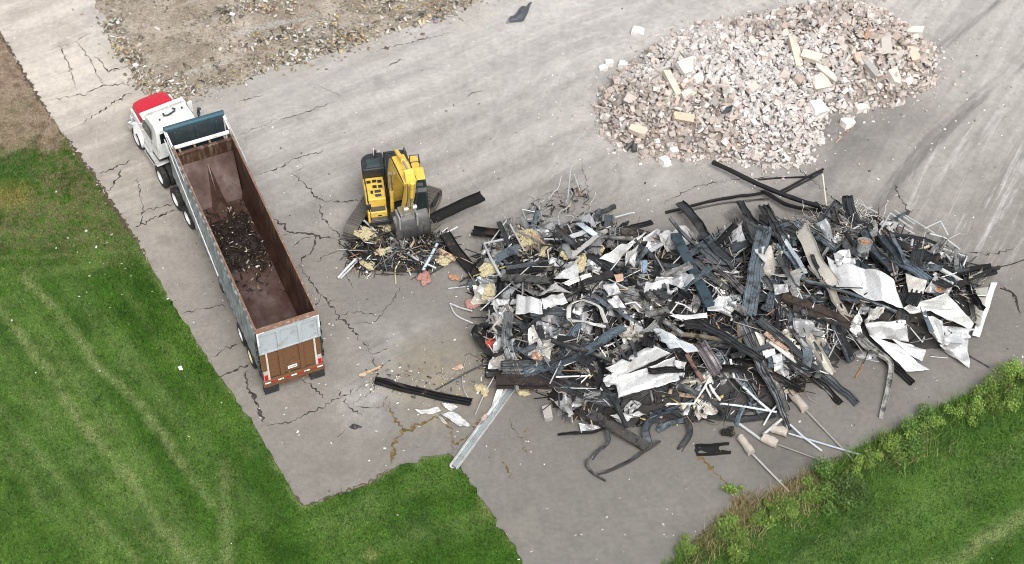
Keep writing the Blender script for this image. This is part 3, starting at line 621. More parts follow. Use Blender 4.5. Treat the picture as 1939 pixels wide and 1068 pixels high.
# load scraps lying in the bed
def bits(N, pfun, pal, size, seed, tilt=.5, thick=(.01, .03), wid=(.02, .09)):
    """many small slivers merged: returns V, F, C"""
    rs = np.random.RandomState(seed); P = pfun(rs, N); N = len(P)
    L = rs.uniform(size[0], size[1], N) ** 1.0; w = np.minimum(rs.uniform(*wid, N), L); t = rs.uniform(*thick, N)
    a = rs.rand(N) * 6.283; b = rs.normal(0, tilt, N); c = rs.normal(0, tilt, N)
    ca, sa, cb, sb, cc, sc = np.cos(a), np.sin(a), np.cos(b), np.sin(b), np.cos(c), np.sin(c); z0 = np.zeros(N)
    ex = np.c_[ca * cb, sa * cb, sb]; ey = np.c_[-sa * cc - ca * sb * sc, ca * cc - sa * sb * sc, cb * sc]; ez = np.cross(ex, ey)
    V = []
    for k in range(8):
        i, j, l = (k & 1) * 2 - 1, (k >> 1 & 1) * 2 - 1, (k >> 2 & 1) * 2 - 1
        jx = 1 + rs.uniform(-.25, .1, N)
        V.append(P + ex * (i * L / 2 * jx)[:, None] + ey * (j * w / 2 * jx)[:, None] + ez * (l * t / 2)[:, None])
    V = np.stack(V, 1).reshape(-1, 3)
    q = np.array([(0, 2, 3, 1), (4, 5, 7, 6), (0, 1, 5, 4), (2, 6, 7, 3), (0, 4, 6, 2), (1, 3, 7, 5)])
    Fc = (np.arange(N)[:, None, None] * 8 + q[None]).reshape(-1, 4)
    pc = np.array([p[:3] for p in pal]); pw = np.array([p[3] for p in pal]); pw = pw / pw.sum()
    C = pc[rs.choice(len(pal), N, p=pw)] * rs.uniform(.7, 1.2, (N, 1))
    return V, Fc, np.repeat(np.clip(C, 0, .85), 8, 0)
def merge(*parts):
    V, Fc, C, o = [], [], [], 0
    for v, f, c in parts: V.append(v); Fc.append(f + o); C.append(c); o += len(v)
    return np.concatenate(V), np.concatenate(Fc), np.concatenate(C)
ct, st_ = math.cos(YAW_T), math.sin(YAW_T)
def trw(x, y, z): return np.c_[-8.656 + x * ct - y * st_, -5.465 + x * st_ + y * ct, z]
def loadh(x, y): return 1.42 + .26 * np.exp(-((y - 6.9) / 1.5) ** 2) * np.clip((1.05 - np.abs(x)) * 2, .15, 1)
def load_p(rs, N):
    y = rs.normal(6.6, 1.25, N); x = rs.uniform(-.98, .98, N) ; k = (y > 3.6) & (y < 9.2); x, y = x[k], y[k]
    return trw(x, y, loadh(x, y) + rs.rand(len(x)) * .05)
gx, gy = np.meshgrid(np.linspace(-1, 1, 26), np.linspace(4.2, 9.25, 60)); x, y = gx.ravel(), gy.ravel()
P2 = np.c_[x, y]; z = loadh(x, y) + (vnoise(P2, 4, 3) - .5) * .16 - .07 - .10 * np.clip((5.3 - y + vnoise(P2, 2, 6)), 0, 1); I = np.arange(26 * 60).reshape(60, 26)
mv = (trw(x, y, z), np.stack([I[:-1, :-1], I[:-1, 1:], I[1:, 1:], I[1:, :-1]], -1).reshape(-1, 4), np.tile([[.022, .014, .010]], (1560, 1)))
palL = [(.018, .012, .009, 9), (.045, .030, .02, 5), (.10, .07, .05, 1.6), (.38, .33, .26, .8), (.7, .68, .65, .4), (.24, .18, .09, .5)]
V, Q, C = merge(mv, bits(520, load_p, palL, (.03, .24), 3, .4))
put('debris', np_mesh('debris', V, Q, C), M['a_bits'], kind='stuff')

# ================================================================ tractor unit
tk = empty('semi_truck', trw(-.25, 11.0, 0)[0], YAW_T + R(7.5))
tag(tk, 'white semi truck with a bright red hood coupled to the front of the dump trailer', 'truck')
m = MB()
for s in (-1, 1): m.bx(s * .48, s * .38, -1.5, 5.4, .75, 1.0)
for y in (-.9, .35, 1.9): m.tube([(-.9, y, .52), (.9, y, .52)], .09, 10); m.bx(-.3, .3, y - .2, y + .2, .36, .7)
m.bx(-.4, .4, -1.4, -1.3, .7, 1.05); m.bx(-.45, .45, 1.2, 2.0, 1.0, 1.1); m.tube([(-.9, 4.6, .52), (.9, 4.6, .52)], .07, 10); m.build('frame', M['black'], tk)
for y in (-.9, .35, 1.9):
    for s in (-1, 1): wheel(tk, s * .93, y, .52, .56, 'rim', s)
for s in (-1, 1): wheel(tk, s * .98, 4.6, .52, .32, 'rim', s, False)
# cab
def cab_shell():
    m = MB(); W0, W1 = 1.0, .95
    pr = [(2.25, 1.15), (2.25, 2.72), (2.33, 2.86), (2.6, 2.93), (3.2, 2.90), (3.48, 2.80), (3.62, 2.62), (3.90, 1.95), (3.90, 1.15)]
    vs = [(s * (W0 if z < 2.5 else W0 - (z - 2.5) * .28), y, z) for s in (-1, 1) for y, z in pr]; n = len(pr)
    m.add(vs, [(i, (i + 1) % n, (i + 1) % n + n, i + n) for i in range(n)] + [tuple(range(n))[::-1], tuple(range(n, 2 * n))]); return m
cab = cab_shell().build('cab', M['white_paint'], tk, bevel=.05)
m = MB(); m.add([(-.86, 3.672, 2.56), (.86, 3.672, 2.56), (.90, 3.905, 1.99), (-.90, 3.905, 1.99)], [(0, 1, 2, 3)]); m.build('windshield', M['glass'], cab, ang=0, solid=.02)
for s in (-1, 1):
    m = MB(); m.add([(s * 1.012, 2.75, 1.95), (s * 1.012, 3.72, 1.95), (s * 1.005, 3.52, 2.55), (s * 1.005, 2.75, 2.55)], [(0, 1, 2, 3)]); m.build('side_window', M['glass'], cab, ang=0, solid=.02)
    m = MB(); m.bx(s * 1.015, s * 1.03, 2.72, 2.86, 1.75, 1.80); m.build('door_handle', M['chrome'], cab)
m = MB(); m.bx(-.78, .78, 2.235, 2.25, 2.05, 2.60); m.build('rear_window', M['glass'], cab)
m = MB(); m.bx(-1.02, 1.02, 3.40, 3.86, 2.60, 2.655); m.build('sun_visor', M['white_paint'], cab, bevel=.02)
for x in (-.72, -.62, -.1, .1, .28, .66, .76):
    m = MB(); m.tube([(x, 3.22, 2.93), (x, 3.40, 2.90)], .035, 8, .02); m.build('roof_light', M['alu'], cab)
m = MB(); m.tube([(-.22, 3.0, 2.95), (-.24, 2.82, 2.99), (-.1, 2.76, 3.0), (.12, 2.82, 3.0), (.26, 2.86, 3.0), (.32, 2.98, 2.99), (.24, 3.08, 2.97)], .04, 8); m.build('roof_rail', M['darkpanel'], cab)
m = MB()
for x, y in ((-.5, 2.72), (.62, 2.92)): m.tube([(x, y, 2.9), (x, y, 2.99)], .04, 8)
m.build('roof_vent', M['darkpanel'], cab)
# hood
def hood_sec(y, w, zt, zb): return [(-w, y, zb), (-w, y, zt - .28), (-w * .88, y, zt - .07), (-w * .5, y, zt), (w * .5, y, zt), (w * .88, y, zt - .07), (w, y, zt - .28), (w, y, zb)]
m = MB(); ss = [hood_sec(3.86, .93, 2.06, 1.1), hood_sec(4.5, .90, 2.04, 1.1), hood_sec(5.1, .86, 2.00, 1.0), hood_sec(5.38, .82, 1.94, .9), hood_sec(5.43, .78, 1.82, .8)]
m.add([v for s in ss for v in s], [(i * 8 + j, i * 8 + (j + 1) % 8, (i + 1) * 8 + (j + 1) % 8, (i + 1) * 8 + j) for i in range(4) for j in range(8)] + [tuple(range(8)), tuple(range(32, 40))[::-1]])
hood = m.build('hood', M['red_paint'], tk, bevel=.03, ang=50)
for s in (-1, 1):
    m = MB(); m.bx(s * .955, s * .85, 3.95, 5.3, 1.3, 1.70); m.build('hood_side_trim', M['white_paint'], hood, bevel=.03)
m = MB(); m.bx(-.5, .5, 5.40, 5.46, .85, 1.6); m.build('grille', M['chrome'], hood)
m = MB(); m.tube([(0, 5.25, 1.9), (0, 5.25, 2.05)], .03, 8, .01); m.build('hood_ornament', M['chrome'], hood)
for s in (-1, 1):
    m = MB(); n = 12; pr = [(4.6 + .72 * math.cos(math.pi * k / n * 1.0 - .1), .52 + .72 * math.sin(math.pi * k / n * 1.0 - .1) * (1.05)) for k in range(n + 1)]
    vs = [(x, a, z) for x in (s * .72, s * 1.17) for a, z in pr]; m.add(vs, [(i, i + 1, n + 2 + i, n + 1 + i) for i in range(n)]); m.build('front_fender', M['white_paint'], tk, solid=.04, ang=40)
    m = MB(); m.bx(s * 1.02, s * .7, 5.2, 5.42, .95, 1.25); m.build('headlight', M['alu'], tk, bevel=.04)
    m = MB(); m.tube([(s * .95, 3.75, 2.1), (s * 1.3, 3.85, 2.15), (s * 1.3, 3.85, 1.7), (s * .98, 3.8, 1.7)], .018, 6); m.bx(s * 1.4, s * 1.2, 3.80, 3.9, 1.62, 2.2); m.build('mirror', M['white_paint'], tk, bevel=.02)
    m = MB(); m.tube([(s * .82, 2.35, .62), (s * .82, 3.6, .62)], .30, 18); m.build('fuel_tank', M['grey_steel'], tk)
    m = MB(); m.bx(s * 1.14, s * .95, 2.4, 3.75, .50, .56); m.bx(s * 1.14, s * .95, 2.4, 3.75, .86, .92); m.bx(s * 1.05, s * .97, 3.0, 3.8, .56, 1.15); m.build('step', M['alu'], tk, bevel=.01)
    m = MB(); pr = [(1.9 + .62 * math.cos(.2 + 1.3 * k / 6), .52 + .62 * math.sin(.2 + 1.3 * k / 6)) for k in range(7)]
    m.add([(x, a, z) for x in (s * .64, s * 1.22) for a, z in pr], [(i, i + 1, 8 + i, 7 + i) for i in range(6)]); m.build('rear_fender', M['alu'], tk, solid=.03)
m = MB(); m.bx(-1.15, 1.15, 5.42, 5.62, .45, .82); m.build('front_bumper', M['chrome'], tk, bevel=.04)
m = MB(); m.tube([(1.1, 2.25, .9), (1.1, 2.25, 2.1)], .09, 12); m.tube([(1.1, 2.25, 2.1), (1.1, 2.25, 3.05), (1.1, 2.20, 3.25), (1.1, 2.0, 3.4)], .065, 12); m.build('exhaust_stack', M['black'], tk)
m = MB(); m.tube([(1.1, 2.25, 2.3), (1.1, 2.25, 2.95)], .10, 12); m.build('heat_shield', M['chrome'], tk)
M['bucket'] = m_worn('bucket_steel', (.06, .06, .06), .42, .4, (.13, .12, .11), .7, 2., .15, .5); M['coupler'] = m_worn('coupler_steel', (.36, .35, .34), .5, .3, (.15, .14, .13), .5, 5., .1)
# ================================================================ excavator
ex = empty('excavator', at(751, 409), R(189.5))
tag(ex, 'yellow and black tracked excavator with its grey bucket curled down on a scrap heap', 'excavator')
RT = Matrix.Rotation(R(-32.5), 4, 'Z') @ Matrix.Translation((0, .3, 0))
def track(s):
    L, r, w, x = 1.5, .43, .6, s * 1.12
    m = MB(RT); path = []
    n = 10
    for k in range(n + 1): a = -math.pi / 2 + math.pi * k / n; path.append((L + r * math.cos(a), r + r * math.sin(a)))
    for k in range(n + 1): a = math.pi / 2 + math.pi * k / n; path.append((-L + r * math.cos(a), r + r * math.sin(a)))
    ins = [(a * .94 if abs(a) > L else a, r + (z - r) * .84) for a, z in path]; N = len(path)
    vs = [(x + q * w * .42, a, z) for q in (-1, 1) for a, z in path] + [(x + q * w * .42, a, z) for q in (-1, 1) for a, z in ins]
    m.add(vs, [(i, (i + 1) % N, N + (i + 1) % N, N + i) for i in range(N)] + [(2 * N + i, 2 * N + (i + 1) % N, 3 * N + (i + 1) % N, 3 * N + i) for i in range(N)]
          + [(i, (i + 1) % N, 2 * N + (i + 1) % N, 2 * N + i) for i in range(N)] + [(N + i, N + (i + 1) % N, 3 * N + (i + 1) % N, 3 * N + i) for i in range(N)])
    per = [0]
    for i in range(N): per.append(per[-1] + math.dist(path[i], path[(i + 1) % N]))
    K = 46
    for k in range(K):
        t = per[-1] * k / K; i = max(j for j in range(N) if per[j] <= t); f = (t - per[i]) / (per[i + 1] - per[i] + 1e-9)
        a, b = path[i], path[(i + 1) % N]; p = (a[0] + (b[0] - a[0]) * f, a[1] + (b[1] - a[1]) * f); an = math.atan2(b[1] - a[1], b[0] - a[0])
        q = Matrix.Rotation(an, 3, 'X').to_quaternion(); m.box((x, p[0], p[1]), (w, per[-1] / K * .86, .035), q); nx = (-math.sin(an), math.cos(an))
        m.box((x, p[0] + nx[0] * -.03, p[1] + nx[1] * -.03), (w * .96, .03, .05), q)
    t = m.build('track', M['track'], ex, ang=30)
    m = MB(RT); m.bx(x - w * .25, x + w * .25, -1.4, 1.4, .22, .62)
    for a in (-L, L): m.lathe([(x - .2, 0.01), (x - .2, r * .78), (x + .2, r * .78), (x + .2, .01)], 18, c=(0, a, r))
    m.build('track_frame', M['black'], t)
track(-1); track(1)
m = MB(RT); m.bx(-1.0, 1.0, -.9, .9, .45, .8); m.tube([(0, 0, .78), (0, 0, .98)], .7, 28); m.build('undercarriage', M['black'], ex)
m = MB(); m.prism([(-1.3, .95), (1.3, .95), (1.3, 1.16), (-1.3, 1.16)], -1.25, 1.27); m.build('deck', M['black'], ex, bevel=.02)
# rounded counterweight
def rounded(x0, x1, y0, y1, rad, z0, z1, n=7, corners=(1, 1, 0, 0)):
    pts = []
    cs = [((x0 + rad, y0 + rad), math.pi), ((x1 - rad, y0 + rad), 1.5 * math.pi), ((x1 - rad, y1 - rad), 0), ((x0 + rad, y1 - rad), .5 * math.pi)]
    sharp = [(x0, y0), (x1, y0), (x1, y1), (x0, y1)]
    for k in range(4):
        if corners[k]:
            for i in range(n + 1): a = cs[k][1] + .5 * math.pi * i / n; pts.append((cs[k][0][0] + rad * math.cos(a), cs[k][0][1] + rad * math.sin(a)))
        else: pts.append(sharp[k])
    N = len(pts); return [(x, y, z0) for x, y in pts] + [(x, y, z1) for x, y in pts], [(i, (i + 1) % N, N + (i + 1) % N, N + i) for i in range(N)] + [tuple(range(N))[::-1], tuple(range(N, 2 * N))]
m = MB(); m.add(*rounded(-1.25, 1.29, -1.72, -.9, .55, .98, 1.72)); m.build('counterweight', M['yellow'], ex, bevel=.05)
m = MB(); m.add(*rounded(.32, 1.27, -1.70, -.72, .45, 1.15, 2.28, corners=(0, 1, 0, 0))); hd = m.build('engine_hood', M['black'], ex, bevel=.06)
m = MB(); m.bx(.5, 1.05, -1.3, -.9, 2.29, 2.33); m.bx(.42, 1.1, -.90, -.80, 2.2, 2.33); m.build('hood_lid', M['darkpanel'], hd, bevel=.02)
m = MB(); m.tube([(.62, -1.35, 2.3), (.62, -1.35, 2.62), (.62, -1.42, 2.7)], .055, 10); m.build('exhaust_pipe', M['black'], ex)
m = MB(); m.tube([(.68, -1.52, 2.3), (.68, -1.52, 2.72)], .02, 6); m.build('beacon_post', M['tape_white'], ex)
m = MB(); m.add(*rounded(-.72, .30, -1.68, -.55, .3, 1.15, 2.22, corners=(0, 0, 0, 0))); h2 = m.build('pump_cover', M['darkpanel'], ex, bevel=.05)
m = MB(); m.bx(-.6, .2, -1.5, -.8, 2.225, 2.25); m.bx(-.62, .28, -1.66, -1.56, 2.2, 2.3); m.build('cover_trim', M['black'], h2, bevel=.01)
m = MB(); m.add(*rounded(-1.24, -.73, -1.6, -.0, .35, 1.15, 1.95, corners=(1, 0, 0, 0))); m.build('rear_panel', M['yellow'], ex, bevel=.04)
m = MB()
for y in (-1.1, -.7): m.tube([(-.8, y, 1.95), (-.8, y, 2.45)], .02, 6); m.tube([(-1.18, y, 1.95), (-1.18, y, 2.45)], .02, 6)
m.tube([(-.8, -1.1, 2.45), (-1.18, -1.1, 2.45), (-1.18, -.7, 2.45), (-.8, -.7, 2.45)], .02, 6); m.build('handrail', M['black'], ex)
# tool boxes and tank on the side away from the cab
m = MB(); m.bx(.42, 1.25, -.72, .12, 1.15, 1.80); a = m.build('tank_box', M['yellow'], ex, bevel=.04)
m = MB()
for x, y in ((.6, -.42), (.82, -.46), (.6, -.12), (.84, -.14), (1.06, -.44)): m.bx(x - .09, x + .09, y - .09, y + .07, 1.805, 1.815)
m.build('grille', M['black'], a)
m = MB(); m.bx(.45, 1.2, .12, .70, 1.15, 1.92); b = m.build('fuel_tank', M['yellow'], ex, bevel=.05)
m = MB()
for y in (.25, .48): m.bx(.62, .88, y - .07, y + .08, 1.925, 1.935)
m.build('grille', M['darkpanel'], b)
m = MB(); m.tube([(1.0, .3, 1.92), (1.0, .3, 2.0)], .06, 10); m.build('filler_cap', M['black'], b)
m = MB(); m.bx(.46, 1.2, .70, 1.05, 1.0, 1.5); d = m.build('tool_box', M['yellow'], ex, bevel=.04)
m = MB(); m.bx(.52, 1.14, .74, 1.0, 1.505, 1.52); m.build('step_plate', M['grey_steel'], d)
m = MB(); m.bx(.7, .86, 1.052, 1.06, 1.25, 1.32); m.build('latch', M['black'], d)
m = MB(); m.bx(.46, 1.2, 1.05, 1.27, .95, 1.22); m.build('front_step', M['grey_steel'], ex, bevel=.02)
m = MB(); m.bx(1.2, 1.285, -.72, 1.27, 1.0, 1.76); m.build('side_panel', M['yellow'], ex, bevel=.02)
m = MB(); m.tube([(1.22, -.38, 1.8), (1.22, -.3, 2.25), (1.22, .55, 2.1), (1.22, .75, 1.55)], .022, 6); m.tube([(1.2, .72, 1.9), (1.2, 1.2, 1.75), (1.2, 1.25, 1.2)], .022, 6); m.build('handrail', M['black'], ex)
m = MB(); m.tube([(1.15, 1.15, 1.2), (1.24, 1.25, 2.0)], .018, 6); m.bx(1.14, 1.34, 1.2, 1.28, 1.95, 2.2); m.build('mirror', M['black'], ex, bevel=.02)
# cab
pr = [(-.06, 1.15), (-.06, 2.60), (.02, 2.70), (1.12, 2.72), (1.25, 2.62), (1.46, 1.85), (1.46, 1.15)]
m = MB(); m.prism(pr, -1.26, -.42); cb = m.build('cab', M['black'], ex, bevel=.03)
m = MB(); m.bx(-1.25, -.43, -.05, .66, 2.705, 2.77); m.build('cab_roof', M['yellow'], cb, bevel=.03)
m = MB(); m.bx(-1.20, -.48, .70, 1.12, 2.722, 2.745); sw = m.build('roof_window', M['glass'], cb, bevel=.01)
m = MB(); m.bx(-1.1, -.58, .85, 1.02, 2.746, 2.752); m.build('window_sticker', M['grey_steel'], sw)
m = MB(); m.add([(-1.18, 1.27, 2.58), (-.5, 1.27, 2.58), (-.5, 1.475, 1.85), (-1.18, 1.475, 1.85)], [(0, 1, 2, 3)]); m.build('front_window', M['glass'], cb, ang=0, solid=.02)
m = MB(); m.bx(-1.18, -.5, 1.465, 1.48, 1.25, 1.8); m.build('lower_window', M['glass'], cb)
for x in (-1.265, -.415):
    m = MB(); m.prism([(.1, 1.75), (.1, 2.52), (1.05, 2.54), (1.28, 1.9), (1.28, 1.75)], x - .006, x + .006); m.build('side_window', M['glass'], cb)
m = MB(); m.prism([(-.06, 1.15), (-.06, 1.65), (1.38, 1.65), (1.38, 1.15)], -1.285, -1.265); m.build('cab_door', M['yellow'], cb)
# boom, stick, bucket
AR = Matrix.Translation((-.02, .4, 0)) @ Matrix.Rotation(R(10.5), 4, 'Z') @ Matrix.Translation((.02, -.4, 0))
bx = -.02
low = [(.42, 1.35), (.72, 2.6), (1.05, 3.6), (1.5, 4.1), (2.62, 4.5)]; upp = [(2.72, 4.75), (1.55, 4.72), (.95, 4.62), (.52, 4.1), (.15, 2.9), (.05, 1.35)]
m = MB(AR); m.prism(low + upp, bx - .27, bx + .27); m.build('boom', M['yellow'], ex, bevel=.03)
for s in (-1, 1):
    p = bx + s * .37
    m = MB(AR); m.tube([(p, .98, 1.2), (p, 1.02, 2.7)], .085, 12); c = m.build('boom_cylinder', M['yellow'], ex)
    m = MB(AR); m.tube([(p, 1.02, 2.7), (p, 1.0, 3.7)], .05, 10); m.tube([(p - .07, 1.0, 3.7), (p + .07, 1.0, 3.7)], .09, 10); m.build('rod', M['chrome'], c)
    m = MB(AR); m.tube([(p, .75, 1.3), (p + s * .02, .42, 3.0), (p, .6, 4.3), (p - s * .05, 1.1, 4.76), (p - s * .08, 2.2, 4.72), (p - s * .1, 2.6, 4.7)], .024, 6)
    m.tube([(p + s * .05, .6, 1.3), (p + s * .08, .25, 3.0), (p + s * .04, .5, 4.5), (p - s * .03, 1.1, 4.8)], .02, 6); m.build('hydraulic_hose', M['black'], ex)
m = MB(AR); m.tube([(bx, .85, 4.76), (bx, 1.75, 5.06)], .09, 12); c = m.build('stick_cylinder', M['yellow'], ex)
m = MB(AR); m.tube([(bx, 1.75, 5.06), (bx, 2.5, 5.2)], .05, 10); m.build('rod', M['chrome'], c)
sk_ = [(2.45, 5.28), (2.62, 5.22), (2.82, 4.7), (2.5, 3.6), (1.78, 2.0), (1.56, 2.0), (2.2, 3.7), (2.42, 4.6)]
m = MB(AR); m.prism(sk_, bx - .20, bx + .20); sti = m.build('stick', M['yellow'], ex, bevel=.03)
m = MB(AR); m.tube([(bx, 2.92, 4.9), (bx, 2.72, 3.9)], .085, 12); c = m.build('bucket_cylinder', M['yellow'], ex)
m = MB(AR); m.tube([(bx, 2.72, 3.9), (bx, 2.42, 2.95)], .05, 10); m.build('rod', M['chrome'], c)
m = MB(AR)
for s in (-1, 1): m.tube([(bx + s * .19, 2.95, 4.95), (bx + s * .2, 2.85, 4.0), (bx + s * .2, 2.5, 3.2)], .022, 6)
m.build('hydraulic_hose', M['black'], ex)
m = MB(AR)
for s in (-1, 1): m.bar((bx + s * .2, 2.42, 2.95), (bx + s * .2, 1.95, 2.05), .06, .14); m.bar((bx + s * .2, 2.42, 2.95), (bx + s * .2, 2.1, 2.75), .06, .12); m.tube([(bx + s * .1, 2.42, 2.95), (bx + s * .27, 2.42, 2.95)], .09, 12)
m.tube([(bx - .3, 1.68, 2.02), (bx + .3, 1.68, 2.02)], .08, 12); m.build('bucket_link', M['alu'], ex)
m = MB(AR); m.bx(bx - .30, bx + .30, 1.45, 1.98, 1.74, 2.14); m.bx(bx - .42, bx - .34, 1.5, 2.1, 1.4, 2.1); m.bx(bx + .34, bx + .42, 1.5, 2.1, 1.4, 2.1); m.build('quick_coupler', M['coupler'], ex, bevel=.02)
out = [(1.15, 1.62), (1.45, 1.66), (1.72, 1.48), (1.92, 1.12), (1.98, .75), (1.90, .38), (1.68, .16), (1.38, .10), (1.05, .16)]
inn = [(1.07, .22), (1.38, .16), (1.64, .22), (1.84, .42), (1.92, .75), (1.86, 1.10), (1.67, 1.44), (1.44, 1.60), (1.15, 1.56)]
BW = .72; xc = -.2
out = [(y + .2, z + .2) for y, z in out]; inn = [(y + .2, z + .2) for y, z in inn]
m = MB(AR); m.prism(out + inn, xc - BW, xc + BW)
for s in (-1, 1): m.prism(out, xc + s * BW, xc + s * (BW + .04))
for x in (-.45, -.15, .15, .45): m.prism([(2.06, .62), (2.14, .60), (2.215, .95), (2.15, 1.33), (2.13, 1.32)], xc + x - .02, xc + x + .02)
bk = m.build('bucket', M['bucket'], ex, bevel=.012)
for i in range(5):
    x = xc - .56 + i * .28
    m = MB(AR); m.prism([(1.28, .33), (1.28, .45), (1.05, .37), (1.02, .32)], x - .05, x + .05); m.build('tooth', M['track'], bk)
# ================================================================ rubble heap of broken masonry
RUB = poly([(1140, 250), (1130, 205), (1150, 165), (1200, 125), (1235, 92), (1285, 62), (1370, 45), (1460, 30), (1560, 22), (1660, 38), (1740, 78), (1780, 118), (1760, 165), (1700, 195), (1620, 205), (1560, 222),
            (1560, 255), (1520, 308), (1450, 318), (1380, 303), (1300, 298), (1230, 292), (1180, 278)])
def rub_h(P, d=None):
    d = sdist(P, RUB) if d is None else d
    b = 2.0 * (1 - np.exp(-np.clip(d, 0, None) / 1.35)) * (.72 + .45 * vnoise(P, .33, 21)) + (vnoise(P, 1.3, 22) - .5) * .28 * np.clip(d, 0, 1)
    c = np.array(at(1610, 105)[:2]); b = b + .7 * np.exp(-((P - c) ** 2).sum(1) / 9.) * np.clip(d, 0, 1)
    return np.where(d > 0, b, 0.)
def chunk(seed, d=(1, 1, 1), cuts=5, jit=.12, sub=0):
    rs = random.Random(seed); b = bmesh.new(); bmesh.ops.create_cube(b, size=1)
    for v in b.verts: v.co = Vector((v.co.x * d[0], v.co.y * d[1], v.co.z * d[2])) * (1 + rs.uniform(-jit, jit)) + Vector([rs.uniform(-jit, jit) * .3 * q for q in d])
    for _ in range(cuts):
        n = Vector((rs.gauss(0, 1), rs.gauss(0, 1), rs.gauss(0, 1))).normalized()
        ext = max(n.dot(v.co) for v in b.verts); r = bmesh.ops.bisect_plane(b, geom=b.verts[:] + b.edges[:] + b.faces[:], plane_co=n * ext * rs.uniform(.68, .93), plane_no=n, clear_outer=True)
        e = [g for g in r['geom_cut'] if isinstance(g, bmesh.types.BMEdge)]
        if e:
            try: bmesh.ops.contextual_create(b, geom=e)
            except Exception: pass
    bmesh.ops.recalc_face_normals(b, faces=b.faces); b.verts.ensure_lookup_table(); b.verts.index_update()
    V = [tuple(v.co) for v in b.verts]; Fc = [tuple(v.index for v in f.verts) for f in b.faces]; b.free(); return V, Fc
dims = [(1.1, .6, .45), (1, .7, .6), (1, .9, .7), (1.3, .5, .3), (1.1, .8, .35), (1.5, .5, .4), (1, .95, .85), (1.9, .42, .32)]
CHK = [chunk(100 + i, dims[i % 8], 2 + i % 5) for i in range(24)]
def rot3(rs): return np.array(Matrix.Rotation(rs.uniform(0, 6.28), 3, 'Z') @ Matrix.Rotation(rs.normal(0, .6), 3, 'X') @ Matrix.Rotation(rs.normal(0, .6), 3, 'Y'))
def scatter(variants, P, sizes, cols, seed):
    rs = np.random.RandomState(seed); V, Fc, C, o = [], [], [], 0
    for p, s, c in zip(P, sizes, cols):
        v, f = variants[rs.randint(len(variants))]; v = np.array(v) @ rot3(rs).T * s + p
        V.append(v); Fc += [tuple(i + o for i in q) for q in f]; C.append(np.tile(c, (len(v), 1))); o += len(v)
    return np.concatenate(V), Fc, np.concatenate(C)
PALS = np.array([(.60, .53, .46), (.54, .46, .39), (.64, .60, .55), (.70, .68, .65), (.52, .42, .36), (.48, .44, .41), (.58, .46, .38), (.75, .74, .72), (.36, .33, .31), (.56, .40, .32), (.30, .30, .31)])
PALS = (PALS * .6 + PALS.mean(1, keepdims=True) * .4) * np.array([.87, .825, .80])
PALW = np.array([5, 4, 4, 3.2, 2.6, 2.5, 2.2, 2, 1, .7, .5]); PALW = PALW / PALW.sum()
def inpoly(pg, N, rs, mn=0.05):
    lo, hi = pg.min(0), pg.max(0); P = np.c_[rs.uniform(lo[0], hi[0], N), rs.uniform(lo[1], hi[1], N)]; d = sdist(P, pg) + (vnoise(P, 2, 31) - .5) * .5
    k = d > mn; return P[k], d[k]
rs = np.random.RandomState(7)
P, d = inpoly(RUB, 13500, rs, -.12); z = rub_h(P) + rs.uniform(-.13, .1, len(P))
sz = .075 + .21 * rs.rand(len(P)) ** 2.6 + .05 * rs.rand(len(P)); col = PALS[rs.choice(len(PALS), len(P), p=PALW)] * rs.uniform(.62, 1.12, (len(P), 1))
grey = vnoise(P, .35, 44)[:, None]; col = np.where(grey > .6, col * .65 + .24 * np.array([1, .99, .985]), col)
mx = np.where(P[:, 1] > 11, 1, 0)
V1 = scatter(CHK, np.c_[P, np.maximum(z, .03)], sz, np.clip(col, 0, .82), 1)
# strays round the heap
Q = []
ring = np.c_[rs.uniform(2, 22, 16000), rs.uniform(3, 18, 16000)]; dd = sdist(ring, RUB); k = (dd < -.05) & (rs.rand(len(ring)) < .5 * np.exp(dd / .5)); ring = ring[k]
col2 = PALS[rs.choice(len(PALS), len(ring), p=PALW)]
V2 = scatter(CHK, np.c_[ring, np.full(len(ring), .03)], .035 + .13 * rs.rand(len(ring)) ** 3, col2, 2)
V0, Q0 = field('rubble', RUB, .25, lambda P, d: np.maximum(rub_h(P) - .22, -.03))
C0 = np.tile([[.27, .235, .21]], (len(V0), 1)); o1 = len(V0); o2 = o1 + len(V1[0])
put('rubble', np_mesh('rubble', np.concatenate([V0, V1[0], V2[0]]), [tuple(q) for q in Q0] + [tuple(i + o1 for i in f) for f in V1[1]] + [tuple(i + o2 for i in f) for f in V2[1]], np.concatenate([C0, V1[2], V2[2]])), M['a_stone'], kind='stuff')
# larger chunks, each its own object
def me_of(name, vf, mat):
    me = bpy.data.meshes.new(name); me.from_pydata(vf[0], [], vf[1]); me.materials.append(M[mat]); return me
CHM = [me_of('masonry_chunk', c, 'o_stone') for c in CHK]
def inst(name, me, loc, rot, sc, color, label, cat, group=None):
    o = bpy.data.objects.new(name, me); COL.objects.link(o); o.location = loc; o.rotation_euler = rot
    o.scale = sc if hasattr(sc, '__len__') else (sc, sc, sc); o.color = (*[float(c) for c in color], 1); return tag(o, label, cat, group)
KINDS_ = [((.62, .55, .48), 'cream coloured chunk of broken masonry on the pale rubble heap', 'cream chunks in the rubble heap'),
          ((.56, .43, .35), 'pinkish tan lump of broken block on the pale rubble heap', 'pinkish tan chunks in the rubble heap'),
          ((.74, .72, .69), 'nearly white broken block on the pale rubble heap', 'white chunks in the rubble heap'),
          ((.42, .40, .38), 'grey piece of broken concrete on the pale rubble heap', 'grey chunks in the rubble heap')]
P, d = inpoly(RUB, 2000, rs, .25); P = P[:280]; d = d[:280]; z = rub_h(P, d)
